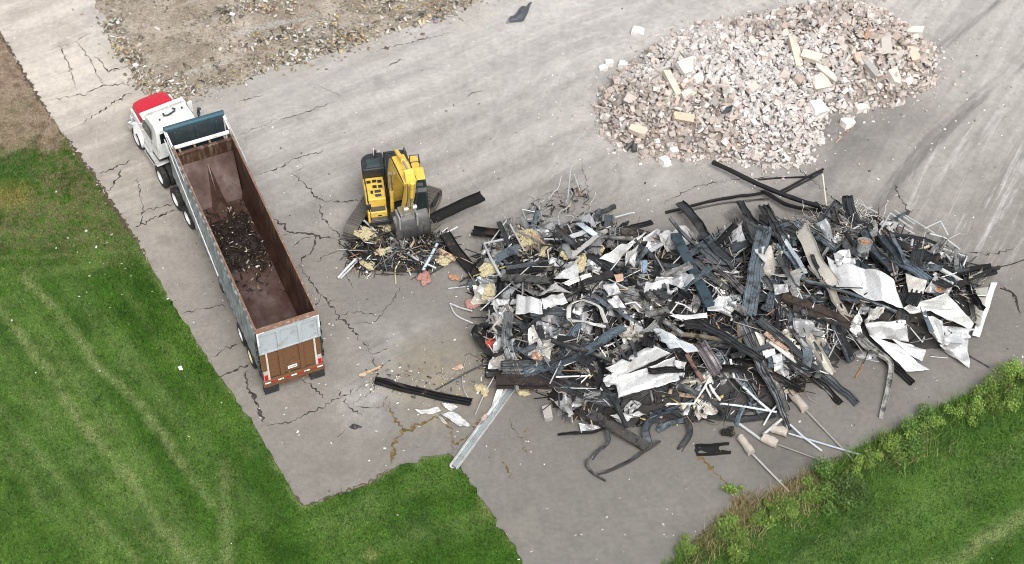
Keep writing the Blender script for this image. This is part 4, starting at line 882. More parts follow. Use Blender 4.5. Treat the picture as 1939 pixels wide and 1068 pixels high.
for i in range(len(P)):
    c, l, g_ = KINDS_[rs.choice(4, p=[.42, .25, .2, .13])]; s_ = rs.uniform(.2, .34) if i > 40 else rs.uniform(.34, .52)
    inst('masonry_chunk', CHM[rs.randint(24)], (*P[i], z[i] + .04), (rs.normal(0, .5), rs.normal(0, .5), rs.uniform(0, 6.28)), s_, (np.array(c) * .6 + np.mean(c) * .4) * np.array([.87, .825, .80]) * rs.uniform(.85, 1.12), l, 'masonry', g_)
def onheap(hf, x, y, off):
    """point of the heap's surface (plus off) seen at photograph pixel x,y"""
    zs = np.arange(4.0, -.01, -.05); pts = [at(x, y, z) for z in zs]; h = hf(np.array([p[:2] for p in pts])) + off
    for p, q in zip(pts, h):
        if p.z <= max(q, .0): return Vector((p.x, p.y, max(q, .012)))
    return at(x, y, max(off, .012))
HR = [(1, 640, 400, (1.0, .7, .25), (.72, .69, .62), 'large thick cream slab, biggest pale block left of centre on the rubble heap', (.3, .2, .6)),
      (1, 545, 500, (.32, 1.3, .28), (.62, .54, .44), 'long buff stone beam leaning down below the large cream slab', (.35, 0, .45)),
      (1, 640, 560, (.7, .35, .16), (.66, .60, .52), 'flat stacked buff slab below the long buff stone beam', (.2, 0, .1)),
      (1, 605, 705, (.95, .35, .3), (.62, .46, .31), 'tan orange broken block near the front of the rubble heap', (.4, .1, -.15)),
      (1, 340, 785, (.8, .42, .35), (.62, .52, .40), 'sandy oblong block at the lower left foot of the rubble heap', (.2, .1, -.45)),
      (1, 700, 470, (.42, .36, .3), (.80, .79, .77), 'chalk white lump right below the large cream slab', (.2, .4, .8)),
      (1, 500, 960, (.45, .36, .3), (.82, .81, .79), 'white lump lying loose in front of the rubble heap', (.1, .2, 2.2)),
      (1, 550, 905, (.4, .32, .28), (.80, .78, .75), 'white block at the front edge of the rubble heap beside the loose white lump', (.2, .1, .2)),
      (1, 130, 408, (.36, .24, .22), (.80, .79, .77), 'smallest of three loose white blocks left of the rubble heap', (0, 0, .3)),
      (1, 168, 375, (.36, .28, .26), (.80, .79, .77), 'squarish white block between two others left of the rubble heap', (0, .1, .1)),
      (1, 250, 385, (.42, .3, .26), (.80, .79, .77), 'white block nearest the heap of the three loose ones at its left', (0, 0, -.1)),
      (1, 340, 190, (.6, .42, .34), (.82, .81, .79), 'large loose white block behind the left end of the rubble heap', (.1, .1, -.3)),
      (2, 208, 310, (.36, 1.45, .36), (.66, .55, .42), 'tall buff column fragment standing out in the middle of the rubble heap', (.5, 0, .25)),
      (2, 305, 335, (.9, .5, .3), (.63, .57, .48), 'grooved buff block right of the column fragment', (.3, .1, -.35)),
      (2, 350, 490, (.78, .7, .34), (.66, .58, .50), 'big smooth angular block on the right slope of the rubble heap', (.45, .1, .4)),
      (2, 335, 650, (.62, .72, .5), (.84, .83, .81), 'bright white boulder at the foot of the right slope', (.2, .2, .5)),
      (2, 395, 440, (1.1, .3, .26), (.64, .58, .52), 'long pale lintel piece above the big smooth block', (.2, .2, -.75)),
      (2, 600, 645, (.62, .34, .28), (.70, .66, .60), 'pale oblong block at the right foot of the rubble heap', (.05, .1, .35)),
      (2, 518, 735, (.52, .42, .34), (.80, .78, .75), 'cracked white block lying alone on the pavement right of the heap', (.05, .1, .5)),
      (2, 740, 260, (.5, .95, .35), (.46, .43, .40), 'dark grooved grey slab standing on the right part of the heap', (.7, .1, .2)),
      (2, 640, 205, (.22, .75, .12), (.45, .25, .15), 'reddish brown plank shaped block near the top right of the heap', (.2, 0, -.5)),
      (2, 585, 345, (.5, .45, .2), (.62, .43, .32), 'pinkish broken brick panel right of the grooved buff block', (.5, .2, .4)),
      (2, 910, 190, (.85, .38, .34), (.66, .62, .56), 'pale oblong block on the right end of the heap', (.1, 0, -.1)),
      (2, 800, 470, (.5, .8, .4), (.62, .57, .50), 'buff block with flat face on the far right slope', (.5, .1, .6)),
      (2, 905, 320, (.4, .75, .3), (.63, .48, .36), 'tan block near the right end of the heap', (.4, 0, .35)),
      (2, 650, 400, (.35, 1.0, .3), (.36, .35, .34), 'grey grooved beam end below the pinkish brick panel', (.4, 0, .7))]
for i, (q, x, y, dm, c, l, r) in enumerate(HR):
    p = onheap(rub_h, *px(q, x, y), dm[2] * .4); me = me_of('masonry_block', chunk(500 + i, dm, 4 + i % 3, .12), 'o_stone')
    inst('masonry_block', me, p, r, 1, (np.array(c) * .7 + np.mean(c) * .3) * np.array([.92, .89, .86]), l, 'masonry')

# ================================================================ scrap heap of the demolished metal building
HEAP = poly([(886, 545), (893, 500), (915, 470), (960, 455), (1010, 440), (1090, 440), (1180, 455), (1250, 470), (1300, 470), (1390, 455), (1480, 435), (1570, 430), (1640, 425), (1720, 455), (1790, 490), (1840, 530),
             (1868, 570), (1850, 620), (1790, 660), (1700, 672), (1620, 670), (1570, 690), (1520, 730), (1490, 775), (1400, 790), (1330, 800), (1260, 805), (1170, 812), (1090, 798), (1045, 770), (1030, 745), (960, 730), (905, 705), (925, 665), (895, 640), (930, 600), (900, 575)])
HEAP2 = poly([(652, 485), (668, 448), (700, 428), (760, 440), (820, 440), (865, 470), (850, 500), (800, 522), (720, 517), (670, 508)])
def hp_h(P, d=None):
    d1 = sdist(P, HEAP) if d is None else d
    b = 1.7 * (1 - np.exp(-np.clip(d1, 0, None) / 1.1)) * (.6 + .75 * vnoise(P, .42, 51)) + (vnoise(P, 1.5, 52) - .5) * .35 * np.clip(d1, 0, 1)
    d2 = sdist(P, HEAP2); b2 = .75 * (1 - np.exp(-np.clip(d2, 0, None) / .6))
    return np.maximum(np.where(d1 > 0, b, 0.), np.where(d2 > 0, b2, 0.))
# the tangled small stuff
KEEP = [np.array([onheap(hp_h, *px(q, x, y), .3)[:2] for x, y in pts]) for q, pts in [(6, [(185, 415), (540, 530), (592, 695), (235, 572)]), (6, [(385, 770), (605, 755), (730, 1015), (600, 1020)]), (6, [(590, 690), (820, 605), (968, 765), (955, 810), (700, 700)]), (6, [(700, 715), (800, 760), (945, 850), (945, 1005), (735, 830)]),
    (6, [(870, 590), (1090, 545), (1000, 838), (940, 760)]), (8, [(485, 335), (770, 188), (940, 250), (955, 395), (555, 505)]), (5, [(640, 430), (740, 430), (640, 1000), (545, 990)]), (5, [(95, 500), (160, 490), (380, 930), (310, 960)]), (4, [(462, 862), (790, 850), (785, 915), (625, 985), (455, 992)]), (8, [(790, 78), (850, 85), (1080, 235), (900, 200)]),
    (5, [(920, 420), (1010, 520), (1140, 790), (1060, 800)]), (9, [(195, 30), (310, 230), (500, 640), (440, 640), (250, 260)])]]
def keepout(P, m_=.02):
    m = np.ones(len(P), bool)
    for k in KEEP: m &= sdist(P, k) < -m_
    return m
palH = [(.014, .014, .014, 20), (.035, .034, .034, 16), (.07, .07, .072, 9), (.18, .18, .18, 6), (.42, .41, .39, 4), (.66, .65, .64, 3.5), (.36, .29, .21, 5), (.10, .065, .04, 6), (.12, .16, .20, 4), (.40, .20, .11, 1.2), (.55, .45, .18, 1.6)]
def heap_p(pg, mn=.0, lift=.22):
    def f(rs, N):
        P, d = inpoly(pg, int(N * 1.9), rs, mn); P = P[:N]; d = d[:N]; k = keepout(P); P = P[k]; d = d[k]
        return np.c_[P, hp_h(P) + rs.uniform(-.06, lift, len(P)) * np.clip(d[:] + .2, .15, 1)]
    return f
Vh, Qh = field('debris', HEAP, .2, lambda P, d: hp_h(P) - .16 + (vnoise(P, 6, 8) - .5) * .1); Vh2, Qh2 = field('debris', HEAP2, .12, lambda P, d: hp_h(P) - .12)
blk = lambda V: np.tile([[.018, .016, .015]], (len(V), 1))
def wires(N, pg, seed, pal):
    rs = np.random.RandomState(seed); P, d = inpoly(pg, N * 2, rs, .1); P = P[:N]; P = P[keepout(P)]; z = hp_h(P); V, Q, C = [], [], []
    for i in range(len(P)):
        c = np.array(pal[rs.randint(len(pal))]); a = rs.uniform(0, 6.28); p = np.array([*P[i], z[i] + rs.uniform(.02, .3)]); r = rs.uniform(.006, .015); k = 9; pts = []; el = rs.normal(0, .25)
        for j in range(k): pts.append(p.copy()); a += rs.normal(0, .5); el = el * .8 + rs.normal(0, .25); p = p + .13 * np.array([math.cos(a), math.sin(a), math.sin(el)]); p[2] = max(p[2], .03)
        pts = np.array(pts); o = len(V) * 0 + sum(len(v) for v in V); t = np.gradient(pts, axis=0); n1 = np.cross(t, [0, 0, 1.]); n1 /= np.linalg.norm(n1, axis=1)[:, None] + 1e-6; n2 = np.cross(n1, t); n2 /= np.linalg.norm(n2, axis=1)[:, None] + 1e-6
        V.append(np.concatenate([pts + n1 * r, pts - n1 * r * .5 + n2 * r, pts - n1 * r * .5 - n2 * r])); 
        for s3 in range(3):
            A, B = s3 * k, ((s3 + 1) % 3) * k
            Q.append(np.array([(o + A + j, o + A + j + 1, o + B + j + 1, o + B + j) for j in range(k - 1)]))
        C.append(np.tile(c, (3 * k, 1)))
    return np.concatenate(V), np.concatenate(Q), np.concatenate(C)
wp = [(.02, .02, .02), (.03, .03, .03), (.06, .055, .05), (.55, .54, .52), (.12, .08, .05), (.3, .3, .3)]
STRAY = poly([(860, 500), (900, 560), (930, 640), (880, 690), (700, 690), (690, 740), (860, 760), (960, 740), (1000, 700), (960, 560)])
PALE = poly([(1515, 425), (1560, 405), (1620, 420), (1640, 470), (1600, 500), (1545, 480)])
WISP = poly([(985, 440), (1000, 400), (1045, 360), (1100, 355), (1120, 395), (1160, 420), (1100, 460), (1020, 460)])
def flat_p(pg, mn=0., zz=.03, bias=None):
    def f(rs, N):
        P, d = inpoly(pg, N, rs, mn); return np.c_[P, np.full(len(P), zz) + rs.rand(len(P)) * .03]
    return f
palS = [(.5, .44, .34, 5), (.62, .60, .57, 4), (.35, .27, .18, 3), (.08, .07, .065, 3), (.55, .44, .18, 2), (.2, .19, .18, 3)]
put('debris', np_mesh('debris', *merge((Vh, Qh, blk(Vh)), (Vh2, Qh2, blk(Vh2)), bits(1500, heap_p(HEAP), palH, (.08, .6), 11, .5, (.008, .03), (.03, .16)), bits(1500, heap_p(HEAP, .1, .3), palH, (.5, 2.0), 12, .3, (.01, .04), (.02, .06)),
    bits(420, heap_p(HEAP2, -.05, .3), palH, (.06, .5), 13, .4, (.008, .03), (.03, .12)), bits(330, heap_p(HEAP2, -.05, .35), palH, (.4, 1.3), 17, .3, (.01, .03), (.02, .05)), wires(700, HEAP, 5, wp), wires(70, HEAP2, 6, wp), bits(700, flat_p(STRAY), palS, (.03, .22), 14, .15, (.01, .04), (.02, .09)),
    wires(420, PALE, 8, [(.68, .64, .58), (.56, .53, .49), (.62, .59, .54), (.2, .19, .18)]), bits(420, heap_p(PALE, 0, .4), [(.6, .56, .5, 4), (.3, .28, .26, 2)], (.1, .5), 15, .4, (.01, .02), (.02, .05)),
    wires(55, WISP, 9, [(.6, .6, .58), (.1, .1, .1), (.3, .29, .28)]), bits(160, flat_p(WISP, 0, .04), palH, (.05, .5), 16, .2))), M['a_bits'], kind='stuff')

# litter: crumbs over the dirt patch and chips scattered on pavement and grass
palD = [(.30, .26, .20, 9), (.25, .215, .16, 8), (.36, .325, .27, 5), (.15, .128, .098, 4), (.50, .475, .44, 1.3), (.38, .29, .17, 1.2), (.26, .18, .12, 1.2)]
def dirt_p(N_, lim):
    def f(rs, N):
        P, d = inpoly(DIRT, N * 3, rs, -1.3); k = inview(np.c_[P], 30) & (rs.rand(len(P)) < np.where(d < 0, .45 * np.exp(d / .4), 1.) * np.where(d < .9, 1., np.where(vnoise(P, .8, 61) > .56, .75, .13))); P = P[k][:N]; d = d[k][:N]
        return np.c_[P, np.maximum(dirt_h(P, np.clip(d, 0, None)) + .02, .012)]
    return f
def windrow(rs, N):
    P = []
    for a, b, w in [((470, 140), (690, 70), .35), ((690, 78), (870, 22), .4), ((430, 100), (640, 45), .3), ((560, 112), (700, 66), .3), ((420, 25), (560, 8), .3), ((205, 45), (268, 160), .3), ((280, 165), (380, 180), .5), ((700, 10), (860, 12), .5)]:
        a = np.array(at(*a)[:2]); b = np.array(at(*b)[:2]); n = N // 8; P.append(a + (b - a) * rs.rand(n, 1) + rs.normal(0, w, (n, 2)))
    P = np.concatenate(P); d = sdist(P, DIRT); k = d > -.3; P = P[k]; return np.c_[P, dirt_h(P, np.clip(d[k], 0, None)) + rs.uniform(0, .12, k.sum())]
palW = [(.50, .47, .42, 4), (.40, .36, .29, 6), (.64, .63, .60, 1.6), (.42, .33, .16, 1.6), (.19, .16, .12, 3), (.08, .072, .062, 1.2), (.33, .21, .14, 1.2)]
put('rubble_crumbs', np_mesh('rubble_crumbs', *merge(bits(1500, windrow, palW, (.06, .30), 23, .5, (.02, .07), (.03, .16)), bits(4600, dirt_p(0, 0), palD, (.03, .16), 21, .5, (.02, .07), (.03, .12)), bits(420, dirt_p(0, 0), palD, (.15, .55), 22, .3, (.02, .06), (.04, .25)))), M['a_bits'], kind='stuff')
def chips(rs, N):
    P = np.c_[rs.uniform(-24, 24, N), rs.uniform(-14, 18, N)]; d = sdist(P, PAVEP)
    lft = np.array(at(240, 460)[:2]); g1 = np.exp(-((P - lft) ** 2).sum(1) / 6); tl = np.array(at(600, 640)[:2]); g2 = np.exp(-((P - tl) ** 2).sum(1) / 30)
    k = inview(P, 5) & (rs.rand(N) < np.where(d > 0, .10 + .25 * g2 + .1 * np.exp(-sdist(P, RUB) ** 2 / 8), .01 + .9 * g1 + .5 * np.exp(-(d / .25) ** 2) * (P[:, 0] < -8) * (P[:, 1] > -1)))
    P = P[k]; d = d[k]; return np.c_[P, np.where(d > 0, .012, .03)]
put('litter', np_mesh('litter', *bits(9000, chips, [(.66, .64, .60, 6), (.8, .79, .77, 3), (.45, .40, .33, 3), (.10, .095, .09, 3)], (.02, .13), 31, .2, (.005, .02), (.02, .08))), M['a_bits'], kind='stuff')
# ================================================================ scrap builders
def catmull(pts, n):
    P = [Vector(p) for p in pts]
    if len(P) == 2: return [P[0].lerp(P[1], i / (n - 1)) for i in range(n)]
    Q = [P[0] * 2 - P[1]] + P + [P[-1] * 2 - P[-2]]; out = []; m = len(P) - 1
    for i in range(n):
        t = i / (n - 1) * m; k = min(int(t), m - 1); f = t - k; a, b, c, d = Q[k:k + 4]
        out.append(.5 * ((2 * b) + (c - a) * f + (2 * a - 5 * b + 4 * c - d) * f * f + (3 * b - a - 3 * c + d) * f ** 3))
    return out
def profile(kind, w, h=.06):
    if kind == 'rib':      # profiled sheet with three ribs
        p = [(-.5, .0)]
        for c in (-.36, 0, .36): p += [(c - .09, 0), (c - .055, 1), (c + .055, 1), (c + .09, 0)]
        p += [(.5, 0)]; return [(a * w, b * h) for a, b in p], False
    if kind == 'chan': return [(-w / 2, h), (-w / 2, 0), (-w / 6, 0), (w / 6, 0), (w / 2, 0), (w / 2, h)], False
    if kind == 'ang': return [(-w / 2, 0), (0, 0), (w / 2, 0), (w / 2, h)], False
    if kind == 'flat': return [(-w / 2, 0), (-w / 5, h * .2), (w / 6, -h * .15), (w / 2, 0)], False
    if kind == 'box': return [(-w / 2, 0), (w / 2, 0), (w / 2, h), (-w / 2, h)], True
    if kind == 'ibeam':
        t = w * .12; return [(-w / 2, 0), (w / 2, 0), (w / 2, t), (t / 2, t), (t / 2, h - t), (w / 2, h - t), (w / 2, h), (-w / 2, h), (-w / 2, h - t), (-t / 2, h - t), (-t / 2, t), (-w / 2, t)], True
def sweep(path, kind, w, h, seed=0, jit=.034, roll=0., twist=0., th=.012, n=None, taper=1.):
    rs = random.Random(seed); L = sum((Vector(a) - Vector(b)).length for a, b in zip(path[:-1], path[1:]))
    n = n or max(6, int(L / .16)); C = catmull(path, n); pr, closed = profile(kind, w, h)
    if not closed:
        q = []
        for i, p in enumerate(pr):
            a = Vector(pr[max(i - 1, 0)]); b = Vector(pr[min(i + 1, len(pr) - 1)]); t = (b - a).normalized(); q.append((p[0] + t.y * th, p[1] - t.x * th))
        loop = pr + q[::-1]
    else: loop = pr
    k = len(loop); m = MB(); vs = []; ph = [rs.uniform(0, 99) for _ in range(4)]
    for i, c in enumerate(C):
        t = (C[min(i + 1, n - 1)] - C[max(i - 1, 0)]).normalized(); s = t.cross(Vector((0, 0, 1)))
        if s.length < .05: s = t.cross(Vector((1, 0, 0)))
        s.normalize(); u = s.cross(t); f = i / (n - 1)
        a = roll + twist * f + jit * 4 * mnoise.noise((f * L * .9, ph[0], 0)); s, u = s * math.cos(a) + u * math.sin(a), u * math.cos(a) - s * math.sin(a)
        c = c + s * jit * mnoise.noise((f * L * 1.1, ph[1], 0)) * 2 + u * jit * mnoise.noise((f * L * 1.1, ph[2], 0)) * 2
        tp = 1 + (taper - 1) * f
        for x, y in loop:
            e = jit * 2.2 * mnoise.noise((f * L * 2.6 + x * 4, ph[3] + x * 5, y * 5)); vs.append(c + s * x * tp + u * (y + e) + t * (rs.uniform(-1, 1) * .06 if i in (0, n - 1) and not closed else 0) * (1 if abs(x) < w * .49 else .3))
    m.add(vs, [(i * k + j, i * k + (j + 1) % k, (i + 1) * k + (j + 1) % k, (i + 1) * k + j) for i in range(n - 1) for j in range(k)] + [tuple(range(k))[::-1], tuple(range((n - 1) * k, n * k))])
    return m
def crumple(corners, seed=0, amp=.07, fold=4, ragged=.015, n=30, curl=0., fdir=None):
    """sheet through four corners with sharp creases"""
    rs = random.Random(seed); A, B, Cc, D = [Vector(c) for c in corners]; N = ((B - A).cross(D - A) + (B - Cc).cross(D - Cc) * -1)
    N = (B - A).cross(D - A); N = N.normalized() if N.length > 1e-4 else Vector((0, 0, 1))
    if N.z < 0: N = -N
    lu = ((B - A).length + (Cc - D).length) / 2; lv = ((D - A).length + (Cc - B).length) / 2
    fs = [(rs.uniform(0, math.pi) if fdir is None else fdir + rs.gauss(0, .18), rs.uniform(.7, 1.8) * max(lu, lv) / 2, rs.uniform(0, 1), rs.uniform(.3, 1)) for _ in range(fold)]
    sm = [(rs.uniform(0, math.pi), rs.uniform(.2, .4), rs.uniform(0, 1), rs.uniform(.04, .10)) for _ in range(2)]
    nu = max(6, min(n, int(lu / .06) + 4)); nv = max(6, min(n, int(lv / .06) + 4)); vs = []
    E1 = (B - A).normalized() if (B - A).length > 1e-4 else Vector((1, 0, 0)); E2 = N.cross(E1)
    for j in range(nv):
        v = j / (nv - 1)
        for i in range(nu):
            u = i / (nu - 1); p = (A * (1 - u) + B * u) * (1 - v) + (D * (1 - u) + Cc * u) * v
            x, y = u * lu, v * lv; h = 0
            for a, l, ph, k in fs + sm:
                q = (x * math.cos(a) + y * math.sin(a)) / l + ph; q -= math.floor(q); h += k * (abs(q * 2 - 1) - .5)
            h += .5 * mnoise.noise((x * .7, y * .7, seed * 1.7))
            b = min(u, 1 - u, v, 1 - v)
            if b < .01: p = p + E1 * mnoise.noise((x * 3, y * 3, seed + .5)) * ragged * 2 + E2 * mnoise.noise((x * 3, y * 3, seed + 9.5)) * ragged * 2
            p = p + N * (h * amp + curl * (u - .5) ** 2 * 4)
            vs.append((p.x, p.y, max(p.z, .012)))
    m = MB(); m.add(vs, [(j * nu + i, j * nu + i + 1, (j + 1) * nu + i + 1, (j + 1) * nu + i) for j in range(nv - 1) for i in range(nu - 1)]); return m
def tuft(seed, r=(.4, .3, .2)):
    rs_ = random.Random(seed); b = bmesh.new()
    for k in range(11):
        q = bmesh.ops.create_icosphere(b, subdivisions=3, radius=1)['verts']; a = rs_.uniform(0, 6.28); d = rs_.random() ** .5 * .75 * (k > 0)
        c = Vector((math.cos(a) * d * r[0], math.sin(a) * d * r[1], rs_.uniform(-.2, .6) * r[2] * (1 - d * .7))); s_ = rs_.uniform(.32, .55)
        for v in q:
            p = v.co.copy(); n1 = 1 + .5 * mnoise.noise(p * 1.5 + Vector((seed, k * 7, 0))) + .35 * mnoise.noise(p * 4.5 + Vector((k, seed, 0)))
            v.co = c + Vector((p.x * r[0], p.y * r[1], p.z * r[2])) * (s_ * n1)
    me = bpy.data.meshes.new('insulation'); b.to_mesh(me); b.free(); return me
def P3(q, x, y, off=.1): return onheap(hp_h, *px(q, x, y), off)
def path(q, pts, off=.1):
    out = []
    for p in pts:
        if len(p) > 2 and p[2] >= 10: out.append(at(*px(q, p[0], p[1]), p[2] - 10))     # 10+z gives an absolute height
        else: out.append(P3(q, p[0], p[1], (p[2] if len(p) > 2 else off) + .06))
    return out
_sd = [0]
def beam(label, name, cat, q, pts, w, kind='rib', h=.05, col=(.06, .065, .07), off=.1, mat='o_metal', **kw):
    _sd[0] += 1
    if name in ('steel_beam', 'steel_bar', 'charred_timber', 'wooden_board', 'wooden_lath', 'charred_girder'): kw.setdefault('jit', .012)
    o = sweep(path(q, pts, off), kind, w, h, _sd[0], **kw).build(name, M[mat], color=col, ang=25); return tag(o, label, cat)
def sheet(label, name, cat, q, pts, col=(.8, .8, .79), off=.15, amp=.07, **kw):
    _sd[0] += 1; pts = [(p[0], p[1], p[2] + .2) if len(p) > 2 and p[2] < 10 else p for p in pts]; o = crumple(path(q, pts, off), _sd[0], amp * 2.8, **kw).build(name, M['o_sheet'], color=col, ang=18, solid=.008); return tag(o, label, cat)
def pipe(label, q, pts, r=.03, col=(.6, .6, .59), off=.15, name='metal_tube', cat='tube', smooth=False, mat='o_tube'):
    c = path(q, pts, off); c = catmull(c, len(c) * 6) if smooth else c
    o = MB().tube(c, r, 8).build(name, M[mat], color=col); return tag(o, label, cat)
def foam(label, q, x, y, r, off=.15, col=(.46, .405, .255)):
    _sd[0] += 1; me = tuft(_sd[0] * 3.7, r); me.materials.append(M['o_fluff']); o = bpy.data.objects.new('insulation', me); COL.objects.link(o)
    o.location = P3(q, x, y, off); o.rotation_euler = (0, 0, _sd[0]); o.color = (*col, 1); return tag(o, label, 'insulation')
DK = (.032, .035, .038); BK = (.014, .014, .015); BG = (.11, .135, .155); TL = (.035, .06, .075); WH = (.60, .60, .60); GR = (.40, .40, .40); BE = (.50, .47, .41); WD = (.09, .06, .045); SV = (.52, .53, .54)

# ---------------------------------------------------------------- scrap one can point at, middle of the heap
beam('wide grey blue ribbed panel with a white wrap in the middle of the scrap heap', 'ribbed_panel', 'panel', 5, [(690, 430, .75), (640, 700, .6), (590, 990, .4)], .62, 'rib', .06, BG)
sheet('white scrap of sheet wrapped over the wide grey blue ribbed panel', 'metal_sheet', 'sheet', 5, [(615, 575, .7), (690, 560, .75), (715, 680, .7), (660, 625, .68)], WH, amp=.03)
beam('dark teal box section slanting down left of the wide ribbed panel', 'box_section', 'beam', 5, [(130, 500, .55), (235, 720, .5), (345, 945, .3)], .42, 'box', .22, TL, jit=.01)
beam('long curved charcoal channel arching up at the back of the scrap heap', 'metal_channel', 'channel', 5, [(155, 280, .75), (250, 390, .7), (340, 520, .5), (490, 680, .3)], .36, 'chan', .12, DK)
beam('long black beam poking up to the rubble heap from the back of the scrap', 'steel_beam', 'beam', 5, [(365, 28, 10.35), (700, 190, 10.5), (950, 285, 10.75), (1190, 345, 11.0)], .17, 'box', .12, BK)
beam('second black beam alongside the long one at the back of the scrap', 'steel_beam', 'beam', 5, [(680, 205, 10.3), (860, 300, 10.5), (1100, 330, 10.8)], .22, 'ang', .14, BK)
beam('thin black bar low at the back running left from the long black beam', 'steel_bar', 'bar', 5, [(68, 345, 10.06), (400, 262, 10.1), (690, 222, 10.25)], .11, 'box', .07, BK)
beam('grey streaked bar beside the thin black bar on the pavement', 'steel_bar', 'bar', 5, [(150, 345, 10.05), (420, 285, 10.05), (720, 258, 10.1)], .07, 'box', .05, (.10, .095, .09))
beam('upper of two crossed dark bars near the front of the rubble heap', 'steel_bar', 'bar', 5, [(795, 212, 10.2), (930, 140, 10.3), (1065, 68, 10.35)], .09, 'box', .06, BK)
beam('lower of two crossed dark bars near the front of the rubble heap', 'steel_bar', 'bar', 5, [(820, 218, 10.1), (950, 150, 10.15), (1060, 85, 10.2)], .07, 'box', .05, DK)
beam('thin dark rod lying level along the pavement behind the crossed bars', 'steel_bar', 'bar', 5, [(650, 135, 10.04), (830, 122, 10.04), (1000, 120, 10.04)], .06, 'box', .04, BK)
pipe('upright pale stick standing at the back right of the scrap heap', 5, [(1085, 300, 10.4), (1060, 97, 11.3)], .035, (.62, .58, .48), name='wooden_stick', cat='stick')
beam('broad charcoal sheet panel bending over at the back of the heap', 'cladding_sheet', 'panel', 5, [(690, 300, .4), (765, 430, .6), (835, 570, .3)], .52, 'rib', .07, DK)
beam('dark flat panel standing left of the broad charcoal one', 'cladding_sheet', 'panel', 5, [(535, 275, .7), (590, 370, .6), (655, 440, .4)], .36, 'chan', .08, DK, roll=.4)
beam('grey brown strip crossing under the dark flat panel at the back', 'metal_strip', 'strip', 5, [(470, 325, .6), (540, 420, .5), (620, 530, .4)], .26, 'flat', .05, (.12, .115, .11), roll=.3)
beam('narrow grey sheet leaning beside the top of the wide ribbed panel', 'metal_strip', 'strip', 5, [(560, 350, .5), (610, 440, .5), (660, 560, .4)], .30, 'chan', .07, (.10, .10, .10))
sheet('ragged white sheet hanging at the back between dark panels', 'metal_sheet', 'sheet', 5, [(490, 425, .5), (550, 365, .55), (575, 600, .4), (480, 650, .3)], WH, amp=.10, fold=5)
sheet('crumpled silver sheet left of the ragged white one at the back', 'metal_sheet', 'sheet', 5, [(0, 500, .3), (200, 440, .4), (290, 480, .3), (80, 580, .3)], WH, amp=.10, fold=6)
beam('steel blue bent strip right of the wide ribbed panel', 'metal_strip', 'strip', 5, [(800, 480, .55), (870, 600, .5), (950, 725, .4)], .2, 'ang', .08, (.42, .47, .5), mat='o_sheet')
beam('blue grey folded strip with a torn tip beside the steel blue one', 'metal_strip', 'strip', 5, [(780, 540, .4), (850, 620, .4), (930, 730, .3)], .24, 'chan', .08, (.20, .25, .29))
beam('long beige curved sheet with white edge left of the big white sheet', 'metal_strip', 'strip', 5, [(925, 420, .6), (960, 520, .65), (1040, 680, .6), (1135, 800, .4)], .55, 'chan', .10, BE, mat='o_sheet', roll=-.5)
beam('second beige strip below the long beige curved sheet', 'metal_strip', 'strip', 5, [(985, 690, .3), (1080, 800, .3), (1150, 920, .3), (1230, 1050, .3)], .32, 'chan', .10, (.44, .41, .35), mat='o_sheet', roll=.4)
sheet('pale crumpled lump of sheet in front of the dark teal box section', 'metal_sheet', 'sheet', 5, [(15, 840, .3), (190, 690, .45), (240, 780, .4), (90, 880, .3)], SV, amp=.14, fold=7)
sheet('bright white torn sheet at the lower end of the dark teal box section', 'metal_sheet', 'sheet', 5, [(335, 960, .35), (400, 865, .45), (520, 900, .4), (490, 1000, .3)], WH, amp=.13, fold=6)
sheet('long white flat strip left of the bright torn sheet', 'metal_sheet', 'sheet', 5, [(90, 1000, .3), (330, 975, .35), (335, 1010, .3), (160, 1020, .3)], WH, amp=.04)
sheet('silver box shaped scrap right of the wide ribbed panel', 'metal_sheet', 'sheet', 5, [(740, 800, .4), (840, 790, .45), (850, 850, .3), (760, 860, .3)], GR, amp=.05)
beam('beige curled strip beside the silver box shaped scrap', 'metal_strip', 'strip', 5, [(690, 720, .4), (800, 740, .45), (900, 720, .4), (945, 690, .4)], .3, 'flat', .08, BE, mat='o_sheet', roll=.5)
beam('pointed white strip with a blue edge low right of the wide panel', 'metal_strip', 'strip', 5, [(850, 790, .3), (900, 850, .35), (965, 940, .3)], .3, 'ang', .1, (.6, .63, .65), mat='o_sheet', taper=.3)
beam('brown black charred timber running right below the beige strips', 'charred_timber', 'timber', 5, [(800, 885, .3), (1000, 955, .35), (1235, 1050, .3)], .36, 'box', .16, (.045, .032, .027), mat='o_wood')
beam('purplish grey panel left of the wide ribbed panel', 'cladding_sheet', 'panel', 5, [(310, 640, .4), (430, 720, .45), (570, 860, .35)], .36, 'rib', .05, (.16, .145, .15))
beam('dark grey channel piece buried beside the purplish panel', 'metal_channel', 'channel', 5, [(300, 560, .4), (390, 640, .4), (480, 690, .4)], .5, 'rib', .06, (.085, .095, .105))
beam('dull grey channel below the purplish panel', 'metal_channel', 'channel', 5, [(250, 640, .3), (350, 740, .3), (450, 830, .3)], .3, 'chan', .08, (.09, .09, .09))
for i, (l, pts) in enumerate([('upper white tube of a bent frame left of the bright torn sheet', [(0, 875), (185, 930), (225, 960)]), ('lower white tube of a bent frame left of the bright torn sheet', [(0, 915), (100, 975), (180, 1030)]), ('short white tube joining the bent frame left of the bright torn sheet', [(95, 985), (150, 910)])]): pipe(l, 5, pts, .035, WH, .35)
pipe('thin looping white cable across the charred strips left of the wide panel', 5, [(275, 735), (330, 700), (300, 760), (390, 830), (460, 920)], .018, WH, .5, 'cable', 'cable', True)

